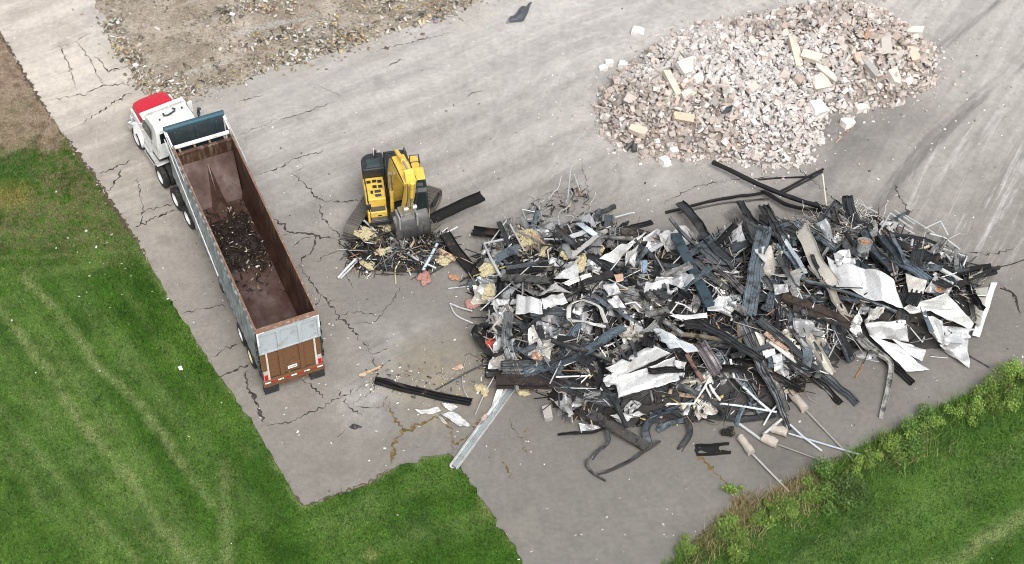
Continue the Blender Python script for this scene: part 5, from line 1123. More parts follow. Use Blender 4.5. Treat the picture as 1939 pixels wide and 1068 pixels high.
# right end of the heap
sheet('largest bright white crumpled sheet on the right of the scrap heap', 'metal_sheet', 'sheet', 6, [(185, 415, .55), (540, 530, .6), (592, 695, .35), (235, 572, .4)], (.58, .58, .58), amp=.09, fold=3, n=34)
sheet('grey folded sheet rising behind the largest white sheet', 'metal_sheet', 'sheet', 6, [(215, 395, .6), (300, 375, .7), (340, 450, .7), (240, 460, .6)], GR, amp=.10, fold=5)
sheet('smooth grey white sheet at the head of the forked white sheet', 'metal_sheet', 'sheet', 6, [(385, 770, .5), (605, 755, .55), (625, 870, .45), (415, 850, .45)], (.52, .52, .52), amp=.06, fold=3)
sheet('long white tongue of sheet resting on the pavement', 'metal_sheet', 'sheet', 6, [(410, 835, .45), (560, 880, .45), (730, 1015, 10.22), (610, 1022, 10.15)], (.58, .58, .58), amp=.04, fold=2)
sheet('short white tongue of sheet beside the long one', 'metal_sheet', 'sheet', 6, [(520, 850, .45), (640, 880, .4), (714, 912, 10.4), (688, 970, 10.35)], (.58, .58, .58), amp=.04, fold=2)
sheet('beige white curl of sheet left of the smooth grey white sheet', 'metal_sheet', 'sheet', 6, [(385, 770, .5), (420, 690, .6), (495, 680, .6), (460, 740, .5)], (.62, .61, .58), amp=.08, fold=4)
sheet('grey white ridge of sheet right of the largest white sheet', 'metal_sheet', 'sheet', 6, [(590, 690, .4), (815, 605, .65), (870, 690, .6), (620, 712, .35)], (.58, .58, .57), amp=.07, fold=3)
sheet('white sheet sloping right below the grey white ridge', 'metal_sheet', 'sheet', 6, [(825, 615, .65), (968, 765, .45), (955, 805, .35), (700, 690, .45)], (.66, .66, .655), amp=.06, fold=3)
sheet('torn pale sheet hanging below the grey white ridge', 'metal_sheet', 'sheet', 6, [(690, 715, .4), (795, 755, .4), (810, 890, .2), (735, 825, .25)], (.70, .71, .70), amp=.09, fold=5)
sheet('white pointed sheet at the lower right corner of the scrap heap', 'metal_sheet', 'sheet', 6, [(785, 880, 10.45), (935, 850, 10.55), (945, 1008, 10.08), (820, 920, 10.25)], (.58, .58, .58), amp=.07, fold=4)
sheet('crushed silver sheet with a dark hole beside the pointed sheet', 'metal_sheet', 'sheet', 6, [(800, 780, .35), (940, 790, .35), (935, 870, .3), (810, 880, .3)], (.66, .67, .68), amp=.14, fold=7)
pn = empty('garage_panel', P3(6, 960, 680, .2)); tag(pn, 'beige panelled door section with dark seams at the far right end of the heap', 'panel')
def gp(name, pts, col, mat='o_sheet', **kw):
    m = crumple(path(6, pts), 77, .02, 2, .01, **kw); o = m.build(name, M[mat], color=col, ang=18, solid=.02); o.parent = pn; o.matrix_parent_inverse = Matrix.Translation(pn.location).inverted(); return o
cA, cB, cC, cD = [Vector(v) for v in ((880, 590, 0), (1045, 568, 0), (1000, 790, 0), (895, 690, 0))]
for k in range(4):
    f0, f1 = k / 4 + .012, (k + 1) / 4 - .012; a = cA.lerp(cD, f0); b = cB.lerp(cC, f0); c = cB.lerp(cC, f1); d = cA.lerp(cD, f1)
    gp('door_plank', [(v.x, v.y, 10.85 - .12 * k) for v in (a, b, c, d)], (.46, .44, .38))
gp('edge_frame', [(1060, 545, 10.9), (1092, 548, 10.88), (998, 838, 10.2), (955, 830, 10.22)], (.66, .69, .70))
beam('rust streaked bar along the beige panelled door section', 'steel_bar', 'bar', 6, [(1050, 560, 10.75), (1050, 640, 10.6), (1000, 750, 10.35), (965, 820, 10.2)], .05, 'box', .04, (.14, .05, .03))
sheet('beige panelled sheet behind the rusty drum', 'metal_sheet', 'sheet', 6, [(600, 500, .3), (720, 540, .3), (700, 610, .3), (620, 600, .3)], (.50, .48, .43), amp=.02, fold=2)
beam('ribbed blue grey sheet behind the beige panelled sheet', 'ribbed_panel', 'panel', 6, [(555, 430, .5), (650, 480, .5), (745, 555, .4)], .42, 'rib', .06, (.12, .15, .18))
beam('dark blue channel right of the grey bucket', 'metal_channel', 'channel', 6, [(375, 270, .5), (430, 370, .6), (525, 485, .4)], .34, 'chan', .12, (.05, .065, .08))
beam('second dark blue channel bent over beside the first', 'metal_channel', 'channel', 6, [(470, 300, .5), (530, 380, .6), (570, 440, .5)], .34, 'chan', .12, (.06, .07, .085))
beam('long black beam across the back right of the scrap heap', 'steel_beam', 'beam', 6, [(520, 330, .4), (680, 410, .45), (850, 510, .35)], .34, 'box', .15, BK)
beam('dark ribbed strip below the white tube frames', 'metal_strip', 'strip', 6, [(515, 292, .4), (680, 315, .45), (820, 352, .4)], .2, 'rib', .04, DK)
beam('upper charred plank sticking out right of the heap', 'charred_timber', 'timber', 6, [(870, 505, .35), (970, 480, .4), (1060, 465, 10.55)], .26, 'box', .10, BK, mat='o_wood')
beam('lower charred plank sticking out right of the heap', 'charred_timber', 'timber', 6, [(880, 570, .4), (980, 520, .4), (1085, 490, 10.5)], .28, 'box', .10, (.025, .024, .024), mat='o_wood')
beam('white edged beam above the rusty square duct', 'steel_beam', 'beam', 6, [(730, 450, .35), (820, 500, .35), (905, 552, .3)], .16, 'box', .10, (.6, .6, .58), mat='o_sheet')
def drum(label, q, x, y, r, hgt, tilt, yaw, off):
    o = empty('metal_bucket', P3(q, x, y, off)); o.rotation_euler = (tilt, 0, yaw); tag(o, label, 'bucket')
    m = MB(); m.lathe([(0, .01), (0, r * .9), (hgt * .3, r * .93), (hgt * .32, r * .96), (hgt * .34, r * .94), (hgt * .95, r), (hgt, r * 1.04), (hgt, r * .94), (hgt * .2, r * .86), (hgt * .2, .01)], 28, 'z'); b = m.build('shell', M['o_metal'], o, color=(.30, .31, .32))
    m = MB(); rs_ = random.Random(3)
    for k in range(26): a = rs_.uniform(0, 6.28); d = r * .8 * rs_.random() ** .5; m.box((d * math.cos(a), d * math.sin(a), hgt * .86), (.09, .06, .05), Matrix.Rotation(a * 3, 3, 'Z').to_quaternion())
    m.lathe([(hgt * .84, 0.005), (hgt * .84, r * .93), (hgt * .7, r * .9), (hgt * .7, .005)], 24, 'z'); m.build('contents', M['o_wood'], o, color=(.42, .24, .15)); return o
drum('round grey bucket of rusty bits among dark channels near the back right', 6, 372, 400, .31, .62, R(-18), R(-20), .35)
drum('round rusty topped can set in a grey square duct near the right end', 6, 775, 600, .30, .4, R(8), 0, .3)
sheet('grey and rusty square duct plate round the rusty topped can', 'metal_sheet', 'sheet', 6, [(760, 505, .5), (860, 550, .5), (830, 620, .3), (700, 600, .3)], (.34, .33, .32), amp=.03)
for l, pts, r in [('longest white tube at the back right corner of the heap', [(365, 132, .2), (500, 205, .5), (650, 292, .4)], .045), ('pale stick tube jutting out left of the longest white tube', [(258, 90, 10.5), (345, 150, .3)], .03), ('white tube bent into a corner at the back right', [(480, 250, .5), (522, 180, .6), (640, 262, .5)], .045),
                  ('white tube slanting beside the corner tube at the back right', [(545, 165, .3), (650, 240, .4)], .04), ('pale tube reaching to the right edge of the tube tangle', [(735, 290, .5), (810, 310, .45), (892, 372, 10.45)], .045), ('open square loop of white tube sticking up at the back right', [(705, 262, .4), (790, 222, .75), (830, 298, .5)], .04),
                  ('white tube level across the right part of the tube tangle', [(740, 350, .45), (835, 380, .45), (932, 412, 10.4)], .05), ('short white post tube standing in the tube tangle', [(930, 408, 10.4), (910, 460, 10.2)], .045), ('thin dark rod at the back of the tube tangle', [(835, 315, .3), (895, 285, 10.3)], .018), ('white tube under the dark ribbed strip at the right', [(640, 320, .45), (630, 380, .4)], .06), ('silver tube upright beside the level white tube', [(760, 365, .5), (745, 430, .4)], .04), ('grey tube along the back edge of the tube tangle', [(600, 190, .3), (700, 250, .35), (760, 290, .3)], .03)]:
    pipe(l, 6, pts, r, SV if 'silver' not in l else (.55, .57, .6), .4)
beam('open beige tray of bent sheet pointing at the pavement', 'metal_tray', 'tray', 6, [(75, 835, .3), (140, 930, .3), (205, 1040, 10.12)], .34, 'chan', .16, (.52, .49, .43), mat='o_sheet')
beam('dark ribbed panel end right of the open beige tray', 'ribbed_panel', 'panel', 6, [(225, 770, .4), (270, 870, .3), (315, 965, 10.12)], .42, 'rib', .06, (.07, .08, .09))
beam('black charred timber along the left of the open tray', 'charred_timber', 'timber', 6, [(0, 690, .4), (140, 735, .4), (300, 785, .35)], .34, 'box', .12, (.04, .036, .034), mat='o_wood')
sheet('silver foil like sheet below the black charred timber', 'metal_sheet', 'sheet', 6, [(0, 740, .4), (150, 780, .4), (160, 840, .3), (10, 830, .35)], (.36, .36, .37), amp=.10, fold=7)
sheet('white folded sheet at the end of the black charred timber', 'metal_sheet', 'sheet', 6, [(300, 790, .4), (360, 700, .5), (370, 830, .3), (320, 840, .3)], (.70, .70, .69), amp=.08, fold=5)
beam('black flat beam end under the long white tongue of sheet', 'steel_beam', 'beam', 6, [(480, 935, 10.2), (560, 1010, 10.1), (640, 1085, 10.05)], .34, 'rib', .05, BK)
beam('bent grey gutter pipe ending in a square foot on the open pavement', 'gutter', 'gutter', 9, [(900, 130, .5), (1010, 215, 10.6), (1088, 290, 10.32), (1072, 420, 10.15), (1035, 605, 10.02)], .19, 'chan', .12, (.34, .33, .31), jit=.012)
pipe('thin dark rod lying right of the white pointed sheet', 6, [(930, 930, 10.1), (1050, 1000, 10.03)], .025, DK)
pipe('thin white rod between the tongue and the pointed sheet', 6, [(735, 942, 10.04), (830, 950, 10.04)], .02, SV)
sheet('torn grey floor scraps under the smooth sheet', 'metal_sheet', 'sheet', 6, [(325, 900, 10.1), (440, 910, 10.15), (468, 972, 10.05), (340, 945, 10.05)], (.36, .36, .36), amp=.05)
pipe('black hose snaking off the right end of the heap onto the pavement', 6, [(920, 440, 10.1), (1060, 465, 10.03), (1150, 455, 10.03), (1240, 425, 10.03)], .02, BK, name='hose', cat='hose', smooth=True)
beam('dark twig like strap curling on the pavement at the far right', 'strap', 'strap', 6, [(1110, 575, 10.03), (1180, 610, 10.04), (1210, 690, 10.03), (1230, 735, 10.02)], .06, 'flat', .03, (.05, .045, .03))

# lower middle
beam('long dark ribbed panel running down to the concrete footed posts', 'ribbed_panel', 'panel', 9, [(195, 30, .5), (300, 260, .5), (400, 460, .4), (485, 665, 10.06)], .5, 'rib', .06, (.075, .08, .088), taper=.45)
beam('long dark ribbed panel stretching farthest toward the lower right', 'ribbed_panel', 'panel', 9, [(300, 15, .5), (480, 160, .5), (640, 300, .35), (760, 400, 10.12), (888, 518, 10.04)], .36, 'rib', .05, (.06, .065, .07))
beam('shorter dark panel tucked under the farthest reaching one', 'cladding_sheet', 'panel', 9, [(560, 285, .2), (680, 400, 10.08), (790, 515, 10.03)], .3, 'rib', .05, BK)
beam('narrow dark strip beside the long panel toward the posts', 'metal_strip', 'strip', 9, [(250, 90, .4), (350, 300, .4), (440, 470, .3), (470, 560, 10.08)], .22, 'chan', .06, (.09, .085, .08))
beam('pale edged beam between the two long dark ribbed panels', 'metal_channel', 'channel', 9, [(490, 60, .4), (560, 150, .4), (635, 235, .3)], .2, 'ang', .1, (.30, .30, .30))
beam('white painted board with a wooden end left of the beige tray', 'wooden_board', 'board', 9, [(370, 150, .45), (460, 220, .45), (548, 285, .3)], .24, 'box', .05, (.68, .66, .62), mat='o_sheet')
beam('brown and white board above the white painted board', 'wooden_board', 'board', 9, [(340, 100, .5), (400, 150, .5), (475, 208, .4)], .2, 'box', .05, (.40, .27, .2), mat='o_wood')
beam('dark grey bar lying across the long ribbed panel', 'steel_bar', 'bar', 9, [(140, 240, .5), (260, 210, .55), (370, 180, .6)], .2, 'box', .08, (.07, .075, .08))
sheet('small white square plate on the long ribbed panel', 'metal_sheet', 'sheet', 9, [(325, 208, .65), (395, 190, .65), (402, 225, .6), (335, 248, .6)], WH, amp=.01, fold=1)
sheet('pale torn sheet right of the small white square plate', 'metal_sheet', 'sheet', 9, [(380, 225, .35), (440, 215, .4), (450, 300, .3), (400, 330, .3)], SV, amp=.06)
def footing(label, q, c0, c1, p1, r=.17, pr_=.035, col=(.36, .34, .31), z=.17):
    a = at(*px(q, *c0), z); b = at(*px(q, *c1), z); e = at(*px(q, *p1), .06); o = empty('fence_post', b); tag(o, label, 'post')
    m = MB(); t = (b - a); k = 9; vs = []; m.tube([a - b + t * (i / k) + Vector((0, 0, .02 * mnoise.noise((i, q, c0[0])))) for i in range(k + 1)], r, 14)
    m.v = [tuple(Vector(v) * 1 + Vector((mnoise.noise(Vector(v) * 6 + a), mnoise.noise(Vector(v) * 6 + b), mnoise.noise(Vector(v) * 5))) * .05) for v in m.v]
    m.build('concrete_footing', M['o_stone'], o, color=(.40, .36, .31), ang=50); m = MB(); m.tube([(a - b) * -.1, e - b], pr_, 10); m.build('pole', M['o_tube'], o, color=col)
footing('post with an oblong concrete footing, pole reaching to the right hand bushes', 9, (500, 455), (580, 550), (865, 850), .17, .035)
footing('lowest concrete footed post, pole pointing down to the grass edge', 9, (192, 712), (262, 808), (485, 1040), .16, .04, (.45, .44, .42))
footing('post with rough concrete footing and blue grey pole beside the small white pipes', 9, (382, 660), (472, 690), (912, 822), .17, .04, (.42, .47, .52))
footing('post with lumpy concrete footing lying under another footing', 9, (330, 715), (412, 755), (748, 882), .19, .03, (.25, .24, .21))
pipe('pale pole leading up to the lumpy concrete footing', 9, [(190, 638, 10.12), (320, 732, 10.1)], .06, SV)
pipe('blue grey pole crossing above the footed posts', 9, [(490, 640, 10.3), (570, 715, 10.2), (680, 798, 10.05)], .045, (.48, .52, .55))
pipe('short thick pale pipe stub above the lumpy footing', 9, [(330, 700, 10.25), (440, 608, 10.3)], .06, SV)
pipe('long silver pipe ending at the black sheet near the posts', 9, [(208, 415, .4), (290, 490, 10.5), (375, 562, 10.35)], .055, (.6, .62, .64))
pipe('pale blue pipe lying level above the black sheet', 9, [(45, 512, 10.45), (200, 530, 10.4), (410, 566, 10.3)], .045, (.58, .64, .67))
pipe('pipe bent at an elbow beside the long ribbed panel', 9, [(468, 465, 10.45), (380, 560, 10.35), (332, 645, 10.08)], .04, SV)
pipe('thin silver pipe stub standing by the elbow pipe', 9, [(455, 395, 10.5), (468, 480, 10.3), (455, 570, 10.06)], .03, (.6, .62, .64))
pipe('white pipe corner right of the lower ribbed panels', 9, [(520, 330, .3), (592, 368, 10.3), (552, 412, 10.1)], .035, WH)
beam('black flat sheet lying in front above the black crate', 'metal_sheet', 'sheet', 9, [(0, 575, 10.25), (120, 600, 10.12), (250, 605, 10.1), (400, 580, 10.2)], .32, 'flat', .05, (.03, .032, .034))
beam('dusty teal strap hanging from the pipes to the pavement', 'strap', 'strap', 9, [(215, 525, 10.4), (185, 590, 10.2), (175, 650, 10.04)], .2, 'flat', .06, (.09, .13, .15))
cr = beam('low black charred crate lying in front of the heap', 'charred_crate', 'crate', 8, [(1060, 850, 10.02), (1170, 845, 10.02), (1275, 838, 10.02)], .42, 'chan', .2, BK, mat='o_wood')
foam('black lump of burnt stuff beside the charred crate', 8, 1265, 735, (.28, .22, .2), .15, (.02, .02, .02)); 
foam('sooty black lump beside the lower ribbed panels', 9, 520, 410, (.42, .35, .3), .25, (.015, .015, .015))
ib = beam('long charred brown girder lying along the front left of the heap', 'charred_girder', 'girder', 8, [(-200, 425, 10.45), (0, 425, 10.5), (250, 430, 10.55), (490, 440, 10.6)], .5, 'ibeam', .3, (.034, .026, .025), mat='o_wood')
beam('thin pale lath under the long charred girder', 'wooden_lath', 'lath', 8, [(35, 455, 10.2), (220, 470, 10.2), (425, 482, 10.25)], .09, 'box', .04, (.42, .38, .33), mat='o_wood')
beam('second thin lath beneath the pale one', 'wooden_lath', 'lath', 8, [(60, 470, 10.1), (240, 488, 10.1), (430, 478, 10.15)], .07, 'box', .04, (.26, .22, .17), mat='o_wood')
beam('long bent gutter with a pale edge sweeping up over the front left', 'gutter', 'gutter', 8, [(-20, 362, .5), (150, 320, .5), (300, 262, .5), (450, 170, .5), (610, 78, .4)], .3, 'chan', .12, (.10, .13, .155))
pipe('thin brown rod above the long charred girder', 8, [(180, 338, .35), (480, 348, .4)], .03, (.3, .2, .14))
sheet('upper lobe of shiny white foil like sheet at the front middle', 'metal_sheet', 'sheet', 8, [(485, 335, .5), (770, 188, .55), (900, 235, .5), (570, 385, .5)], (.58, .58, .58), amp=.17, fold=4, fdir=1.57, ragged=.02)
sheet('lower lobe of shiny white foil like sheet at the front middle', 'metal_sheet', 'sheet', 8, [(560, 395, .55), (930, 255, .5), (955, 395, .35), (555, 505, .4)], (.58, .58, .58), amp=.17, fold=4, fdir=1.57, ragged=.02)
sheet('small silver flap right of the foil like sheets', 'metal_sheet', 'sheet', 8, [(920, 270, .4), (1000, 290, .45), (985, 390, .35), (950, 370, .3)], (.58, .58, .58), amp=.08)
sheet('crinkled white scrap left of the foil like sheets', 'metal_sheet', 'sheet', 8, [(465, 390, .5), (560, 350, .55), (565, 440, .5), (490, 440, .45)], (.74, .74, .74), amp=.10, fold=7)
sheet('blue grey torn sheet above the foil like sheets', 'metal_sheet', 'sheet', 8, [(790, 78, .5), (850, 85, .5), (1080, 235, .45), (900, 200, .5)], (.44, .47, .49), amp=.08, fold=4)
beam('purple brown ribbed panel right of the blue grey torn sheet', 'ribbed_panel', 'panel', 8, [(1085, 165, .5), (1140, 260, .5), (1195, 360, .35)], .58, 'rib', .05, (.11, .095, .10))
beam('dark red brown board left of the purple brown ribbed panel', 'wooden_board', 'board', 8, [(1000, 240, .5), (1050, 330, .5), (1105, 415, .4)], .16, 'box', .05, (.16, .09, .075), mat='o_wood')
beam('black twisted blue tinged strip arching on the pavement', 'metal_strip', 'strip', 8, [(765, 820, 10.04), (745, 720, 10.25), (800, 630, 10.5), (900, 595, 10.55), (1015, 605, 10.35)], .3, 'chan', .1, (.045, .055, .065), twist=.5)
beam('lower arm of the twisted strip reaching right', 'metal_strip', 'strip', 8, [(820, 720, 10.1), (900, 675, 10.2), (1005, 645, 10.2)], .2, 'flat', .08, (.08, .10, .115), twist=-.6)
beam('sooty flap hanging right of the twisted strip', 'metal_strip', 'strip', 8, [(1005, 640, 10.3), (1020, 740, 10.15), (965, 845, 10.02)], .2, 'chan', .08, (.05, .05, .05))
beam('long thin bent strip lying farthest forward on the pavement', 'metal_strip', 'strip', 8, [(435, 990, 10.04), (560, 950, 10.05), (700, 870, 10.1), (830, 780, 10.25)], .16, 'ang', .12, (.06, .06, .06))
beam('hooked end strip at the front tip of the scrap', 'metal_strip', 'strip', 8, [(385, 900, 10.2), (378, 940, 10.12), (425, 995, 10.05), (490, 1035, 10.02)], .12, 'ang', .08, (.09, .085, .08))
beam('loop of dark strip rising behind the hooked end', 'metal_strip', 'strip', 8, [(395, 900, 10.1), (440, 840, 10.25), (510, 790, 10.35), (500, 715, 10.4)], .18, 'flat', .08, (.07, .075, .078), twist=.8)
beam('charred grey board slanting to the twisted strip', 'charred_timber', 'timber', 8, [(385, 615, 10.55), (560, 715, 10.35), (745, 825, 10.08)], .42, 'box', .1, (.055, .053, .052), mat='o_wood')
beam('black strip poking left above the hooked end', 'metal_strip', 'strip', 8, [(190, 742, 10.1), (330, 735, 10.15), (490, 700, 10.3)], .14, 'ang', .08, BK)
sheet('white flat sheet on the front left spur of the heap', 'metal_sheet', 'sheet', 8, [(215, 540, 10.35), (395, 538, 10.5), (410, 600, 10.3), (300, 580, 10.2)], WH, amp=.05)
sheet('pale curved sheet left of the white flat sheet', 'metal_sheet', 'sheet', 8, [(150, 520, 10.3), (190, 540, 10.3), (300, 612, 10.2), (230, 595, 10.1)], (.62, .61, .58), amp=.05)
sheet('white triangular sheet under the front left spur', 'metal_sheet', 'sheet', 8, [(318, 670, 10.35), (440, 690, 10.3), (475, 715, 10.15), (335, 732, 10.1)], (.6, .6, .6), amp=.06)
sheet('white crumpled sheet between the charred board and twisted strip', 'metal_sheet', 'sheet', 8, [(520, 620, .25), (700, 600, .3), (750, 625, .25), (580, 665, .2)], (.74, .74, .74), amp=.08, fold=6)
inst('masonry_block', me_of('masonry_block', chunk(901, (.35, .62, .28), 2, .08), 'o_stone'), at(1000 + 120 / 3.338, 600 + 610 / 3.338, .14), (.1, .1, .2), 1, (.34, .32, .30), 'grey block lying at the front left spur of the scrap heap', 'masonry')
for i, (l, pts, r) in enumerate([('white tube with a kink right of the foil like sheets', [(875, 552, .2), (1048, 556, .25), (1110, 455, .5), (1148, 385, .5)], .045), ('short white tube dropping from the kinked tube', [(1120, 445, .5), (1160, 522, .3)], .045), ('white square tube beside the short dropping tube', [(1148, 428, .5), (1165, 470, .45), (1212, 532, .3)], .055), ('upright white tube near the purple brown panel', [(1278, 268, .5), (1302, 390, .4)], .05)]): pipe(l, 8, pts, r, (.72, .71, .68), .4)
beam('olive brown post standing at the middle front', 'wooden_post', 'post', 8, [(1325, 40, .5), (1340, 210, .4)], .16, 'box', .1, (.12, .095, .06), mat='o_wood')
beam('brown streaked lath bundle right of the blue grey torn sheet', 'wooden_lath', 'lath', 8, [(900, 110, .5), (1100, 135, .5), (1315, 165, .45)], .16, 'box', .08, (.15, .12, .085), mat='o_wood')
beam('grey lath left of the blue grey torn sheet', 'wooden_lath', 'lath', 8, [(600, 125, .5), (700, 128, .5), (790, 130, .5)], .1, 'box', .06, (.32, .29, .24), mat='o_wood')

# left end
beam('loose black beam with a splayed end lying on the pavement at the left', 'steel_beam', 'beam', 7, [(100, 440, 10.1), (250, 482, 10.08), (450, 530, 10.06), (665, 572, 10.05)], .36, 'rib', .09, BK)
beam('thin dark strip over the splayed end of the loose black beam', 'metal_strip', 'strip', 7, [(105, 425, 10.18), (180, 440, 10.2), (290, 490, 10.18)], .12, 'ang', .06, BK)
cb_ = empty('long_channel', at(*px(7, 740, 720), 0)); tag(cb_, 'long white and blue channel beam lying alone on the pavement toward the grass', 'channel')
def pc(name, m, col, mat): o = m.build(name, M[mat], color=col, ang=25); o.parent = cb_; o.matrix_parent_inverse = Matrix.Translation(cb_.location).inverted(); return o
A_, B_ = at(*px(7, 562, 962), .03), at(*px(7, 915, 478), .03)
pc('channel_body', sweep([A_, B_], 'chan', .33, .13, 3, .004), (.66, .66, .65), 'o_sheet'); pc('channel_lining', sweep([A_ + Vector((0.0, .05, .025)), B_ + Vector((0, 0, .025))], 'rib', .2, .03, 4, .003), (.36, .41, .41), 'o_sheet')
beam('second shorter white channel crossing under the end of the long one', 'metal_channel', 'channel', 7, [(775, 660, 10.03), (815, 570, 10.05), (850, 472, 10.3)], .2, 'chan', .08, (.74, .74, .72), mat='o_sheet')
beam('broken board end with blue paint beside the long channel', 'wooden_board', 'board', 7, [(680, 720, 10.06), (720, 685, 10.08), (760, 645, 10.1)], .18, 'box', .04, (.40, .30, .24), mat='o_wood')
sheet('scrap of white sheet curled like a boat left of the long channel', 'metal_sheet', 'sheet', 7, [(330, 615, 10.05), (470, 600, 10.1), (490, 625, 10.08), (370, 642, 10.04)], (.66, .65, .62), amp=.05)
sheet('small white flag of sheet behind the curled boat like scrap', 'metal_sheet', 'sheet', 7, [(490, 580, 10.15), (515, 570, 10.2), (595, 595, 10.12), (545, 625, 10.06)], WH, amp=.05)
sheet('long crinkled white sheet scrap nearest the long channel', 'metal_sheet', 'sheet', 7, [(485, 635, 10.1), (565, 625, 10.15), (662, 712, 10.05), (600, 722, 10.04)], (.6, .6, .6), amp=.07, fold=5)
sheet('narrow pale strip of sheet pointing to the moss filled crack', 'metal_sheet', 'sheet', 7, [(455, 640, 10.06), (490, 660, 10.08), (542, 715, 10.05), (495, 690, 10.04)], (.60, .59, .55), amp=.04)
for l, x, y, r in [('yellow insulation tuft under the left end of the charred girder', 730, 497, (.36, .22, .14)), ('yellow insulation tuft beside the top of the long channel', 970, 507, (.26, .30, .12))]: foam(l, 7, x, y, r, .08)
foam('crumpled red plastic bag at the left edge of the heap', 7, 805, 222, (.36, .26, .2), .25, (.42, .09, .07)).name = 'plastic_bag'
pipe('curved white pipe by the red plastic bag', 7, [(820, 205, .35), (815, 170, .45), (805, 165, .45)], .05, WH)
beam('grey ribbed panel hanging bent over the charred girder', 'ribbed_panel', 'panel', 7, [(895, 40, .5), (880, 170, .6), (905, 290, .55), (945, 420, .5)], .4, 'rib', .05, (.13, .135, .14))
beam('black bent frame round the red plastic bag', 'bent_angle', 'frame', 7, [(720, 125, .4), (695, 195, .35), (810, 290, .3), (885, 235, .5)], .22, 'ang', .14, (.025, .025, .025))
beam('upper black bar behind the red plastic bag', 'steel_bar', 'bar', 7, [(720, 120, .5), (800, 130, .55), (880, 160, .6)], .14, 'box', .08, BK)
beam('dark bar slanting up right of the red plastic bag', 'steel_bar', 'bar', 7, [(880, 200, .5), (1000, 130, .55), (1130, 10, .5)], .14, 'ang', .1, DK)
sheet('cream folded sheet right of the hanging ribbed panel', 'metal_sheet', 'sheet', 7, [(1010, 130, .45), (1050, 110, .5), (1085, 280, .4), (1000, 300, .35)], (.60, .59, .56), amp=.10, fold=4)
sheet('cream pointed sheet beside the cream folded one', 'metal_sheet', 'sheet', 7, [(1090, 210, .45), (1180, 170, .5), (1130, 310, .4), (1060, 280, .4)], (.62, .60, .56), amp=.10, fold=4)
sheet('brown cardboard scrap below the cream sheets', 'cardboard', 'cardboard', 7, [(1030, 265, .5), (1105, 290, .5), (1085, 330, .45), (1025, 315, .45)], (.40, .26, .18), amp=.02)
beam('pale split stick lying on the pavement near the trailer', 'wooden_stick', 'stick', 7, [(0, 412, 10.03), (60, 385, 10.04), (145, 355, 10.03)], .1, 'box', .03, (.50, .36, .24), mat='o_wood')
beam('second pale stick beside the split one near the trailer', 'wooden_stick', 'stick', 7, [(15, 425, 10.03), (70, 385, 10.06)], .06, 'box', .03, (.52, .40, .27), mat='o_wood')
pipe('thin dark rod reaching out left from the charred girder', 7, [(455, 497, 10.03), (620, 405, 10.15), (780, 322, 10.35)], .03, DK)
pipe('thin pale rod leaning down by the yellow tuft', 7, [(690, 645, 10.03), (740, 530, 10.1), (805, 415, 10.45)], .025, GR)
pipe('thin bent wire rod over the loose black beam', 7, [(645, 285, 10.05), (615, 400, 10.1), (625, 500, 10.2), (665, 565, 10.05)], .02, GR, smooth=True)
sheet('tan chip of board lying above the loose black beam', 'cardboard', 'cardboard', 7, [(548, 372, 10.04), (610, 335, 10.08), (625, 360, 10.05), (585, 382, 10.03)], (.50, .36, .25), amp=.01)
# upper left
for l, x, y, r, o_ in [('biggest yellow insulation tuft, sticking up at the upper left of the heap', 540, 510, (.55, .45, .5), .35), ('pale yellow tuft near the white planks at the upper left', 940, 600, (.45, .36, .3), .3), ('low yellow tuft spreading below the pale yellow one', 870, 665, (.5, .22, .18), .25), ('yellow tuft beside the long white bent tube', 285, 700, (.30, .5, .25), .2), ('dirty yellow tuft below the white bent tube', 285, 850, (.5, .42, .25), .15),
                       ('yellow tuft behind the top of the white bent tube', 345, 625, (.45, .28, .2), .2), ('tan yellow tuft in the tangle right of the biggest tuft', 780, 605, (.36, .30, .25), .3), ('thin yellow tuft left of the biggest one', 490, 605, (.4, .25, .15), .2), ('flat yellow tuft right of the biggest one', 650, 590, (.45, .2, .15), .2)]: foam(l, 4, x, y, r, o_)
for l, pts, r in [('long white bent tube standing at the left edge of the heap', [(395, 510, .4), (255, 540, .5), (300, 640, .5), (365, 755, .4)], .055), ('slanting grey tube behind the white bent tube', [(285, 545, .4), (400, 388, 10.9)], .03), ('white tube bent low at the upper left', [(600, 345, .1), (495, 322, 10.3), (520, 385, .2)], .03), ('tall thin rod standing highest at the upper left', [(785, 250, 10.3), (806, 40, 11.7)], .03), ('thin rod leaning beside the tallest one', [(862, 205, 10.2), (825, 100, 10.9)], .022),
                  ('lower white tube kinked at the left edge of the heap', [(40, 918, .1), (110, 945, 10.12), (182, 965, .15)], .04), ('curved white tube at the left edge on the pavement', [(40, 920, 10.1), (80, 990, 10.06), (185, 1042, 10.05)], .035), ('thin pale tube on the pavement between both scrap heaps', [(30, 822, 10.04), (160, 808, 10.1)], .03), ('pale tube standing in the lower left tangle', [(290, 905, .3), (288, 1030, .1)], .035), ('pale level tube along the tangle at the upper left', [(390, 470, .3), (480, 460, .35), (560, 470, .3)], .03), ('short white tube left of the blue white plank', [(1060, 360, .4), (1055, 440, .3)], .04), ('white tube along the back of the upper left tangle', [(1080, 375, .35), (1190, 345, .3)], .04), ('dark rod curving up in the tangle near the dust', [(720, 650, .4), (745, 540, .6), (700, 450, .7), (800, 400, .6)], .03)]:
    pipe(l, 4, pts, r, DK if l.startswith('dark') else SV, .3, smooth='curv' in l)
beam('stubby black beam end jutting left at the upper left of the heap', 'steel_beam', 'beam', 4, [(185, 462, 10.35), (270, 475, .35), (365, 482, .3)], .4, 'chan', .16, BK)
beam('wide black sooty plank below the biggest yellow tuft', 'charred_timber', 'timber', 4, [(395, 710, .4), (520, 705, .45), (650, 690, .4)], .5, 'box', .12, BK, mat='o_wood')
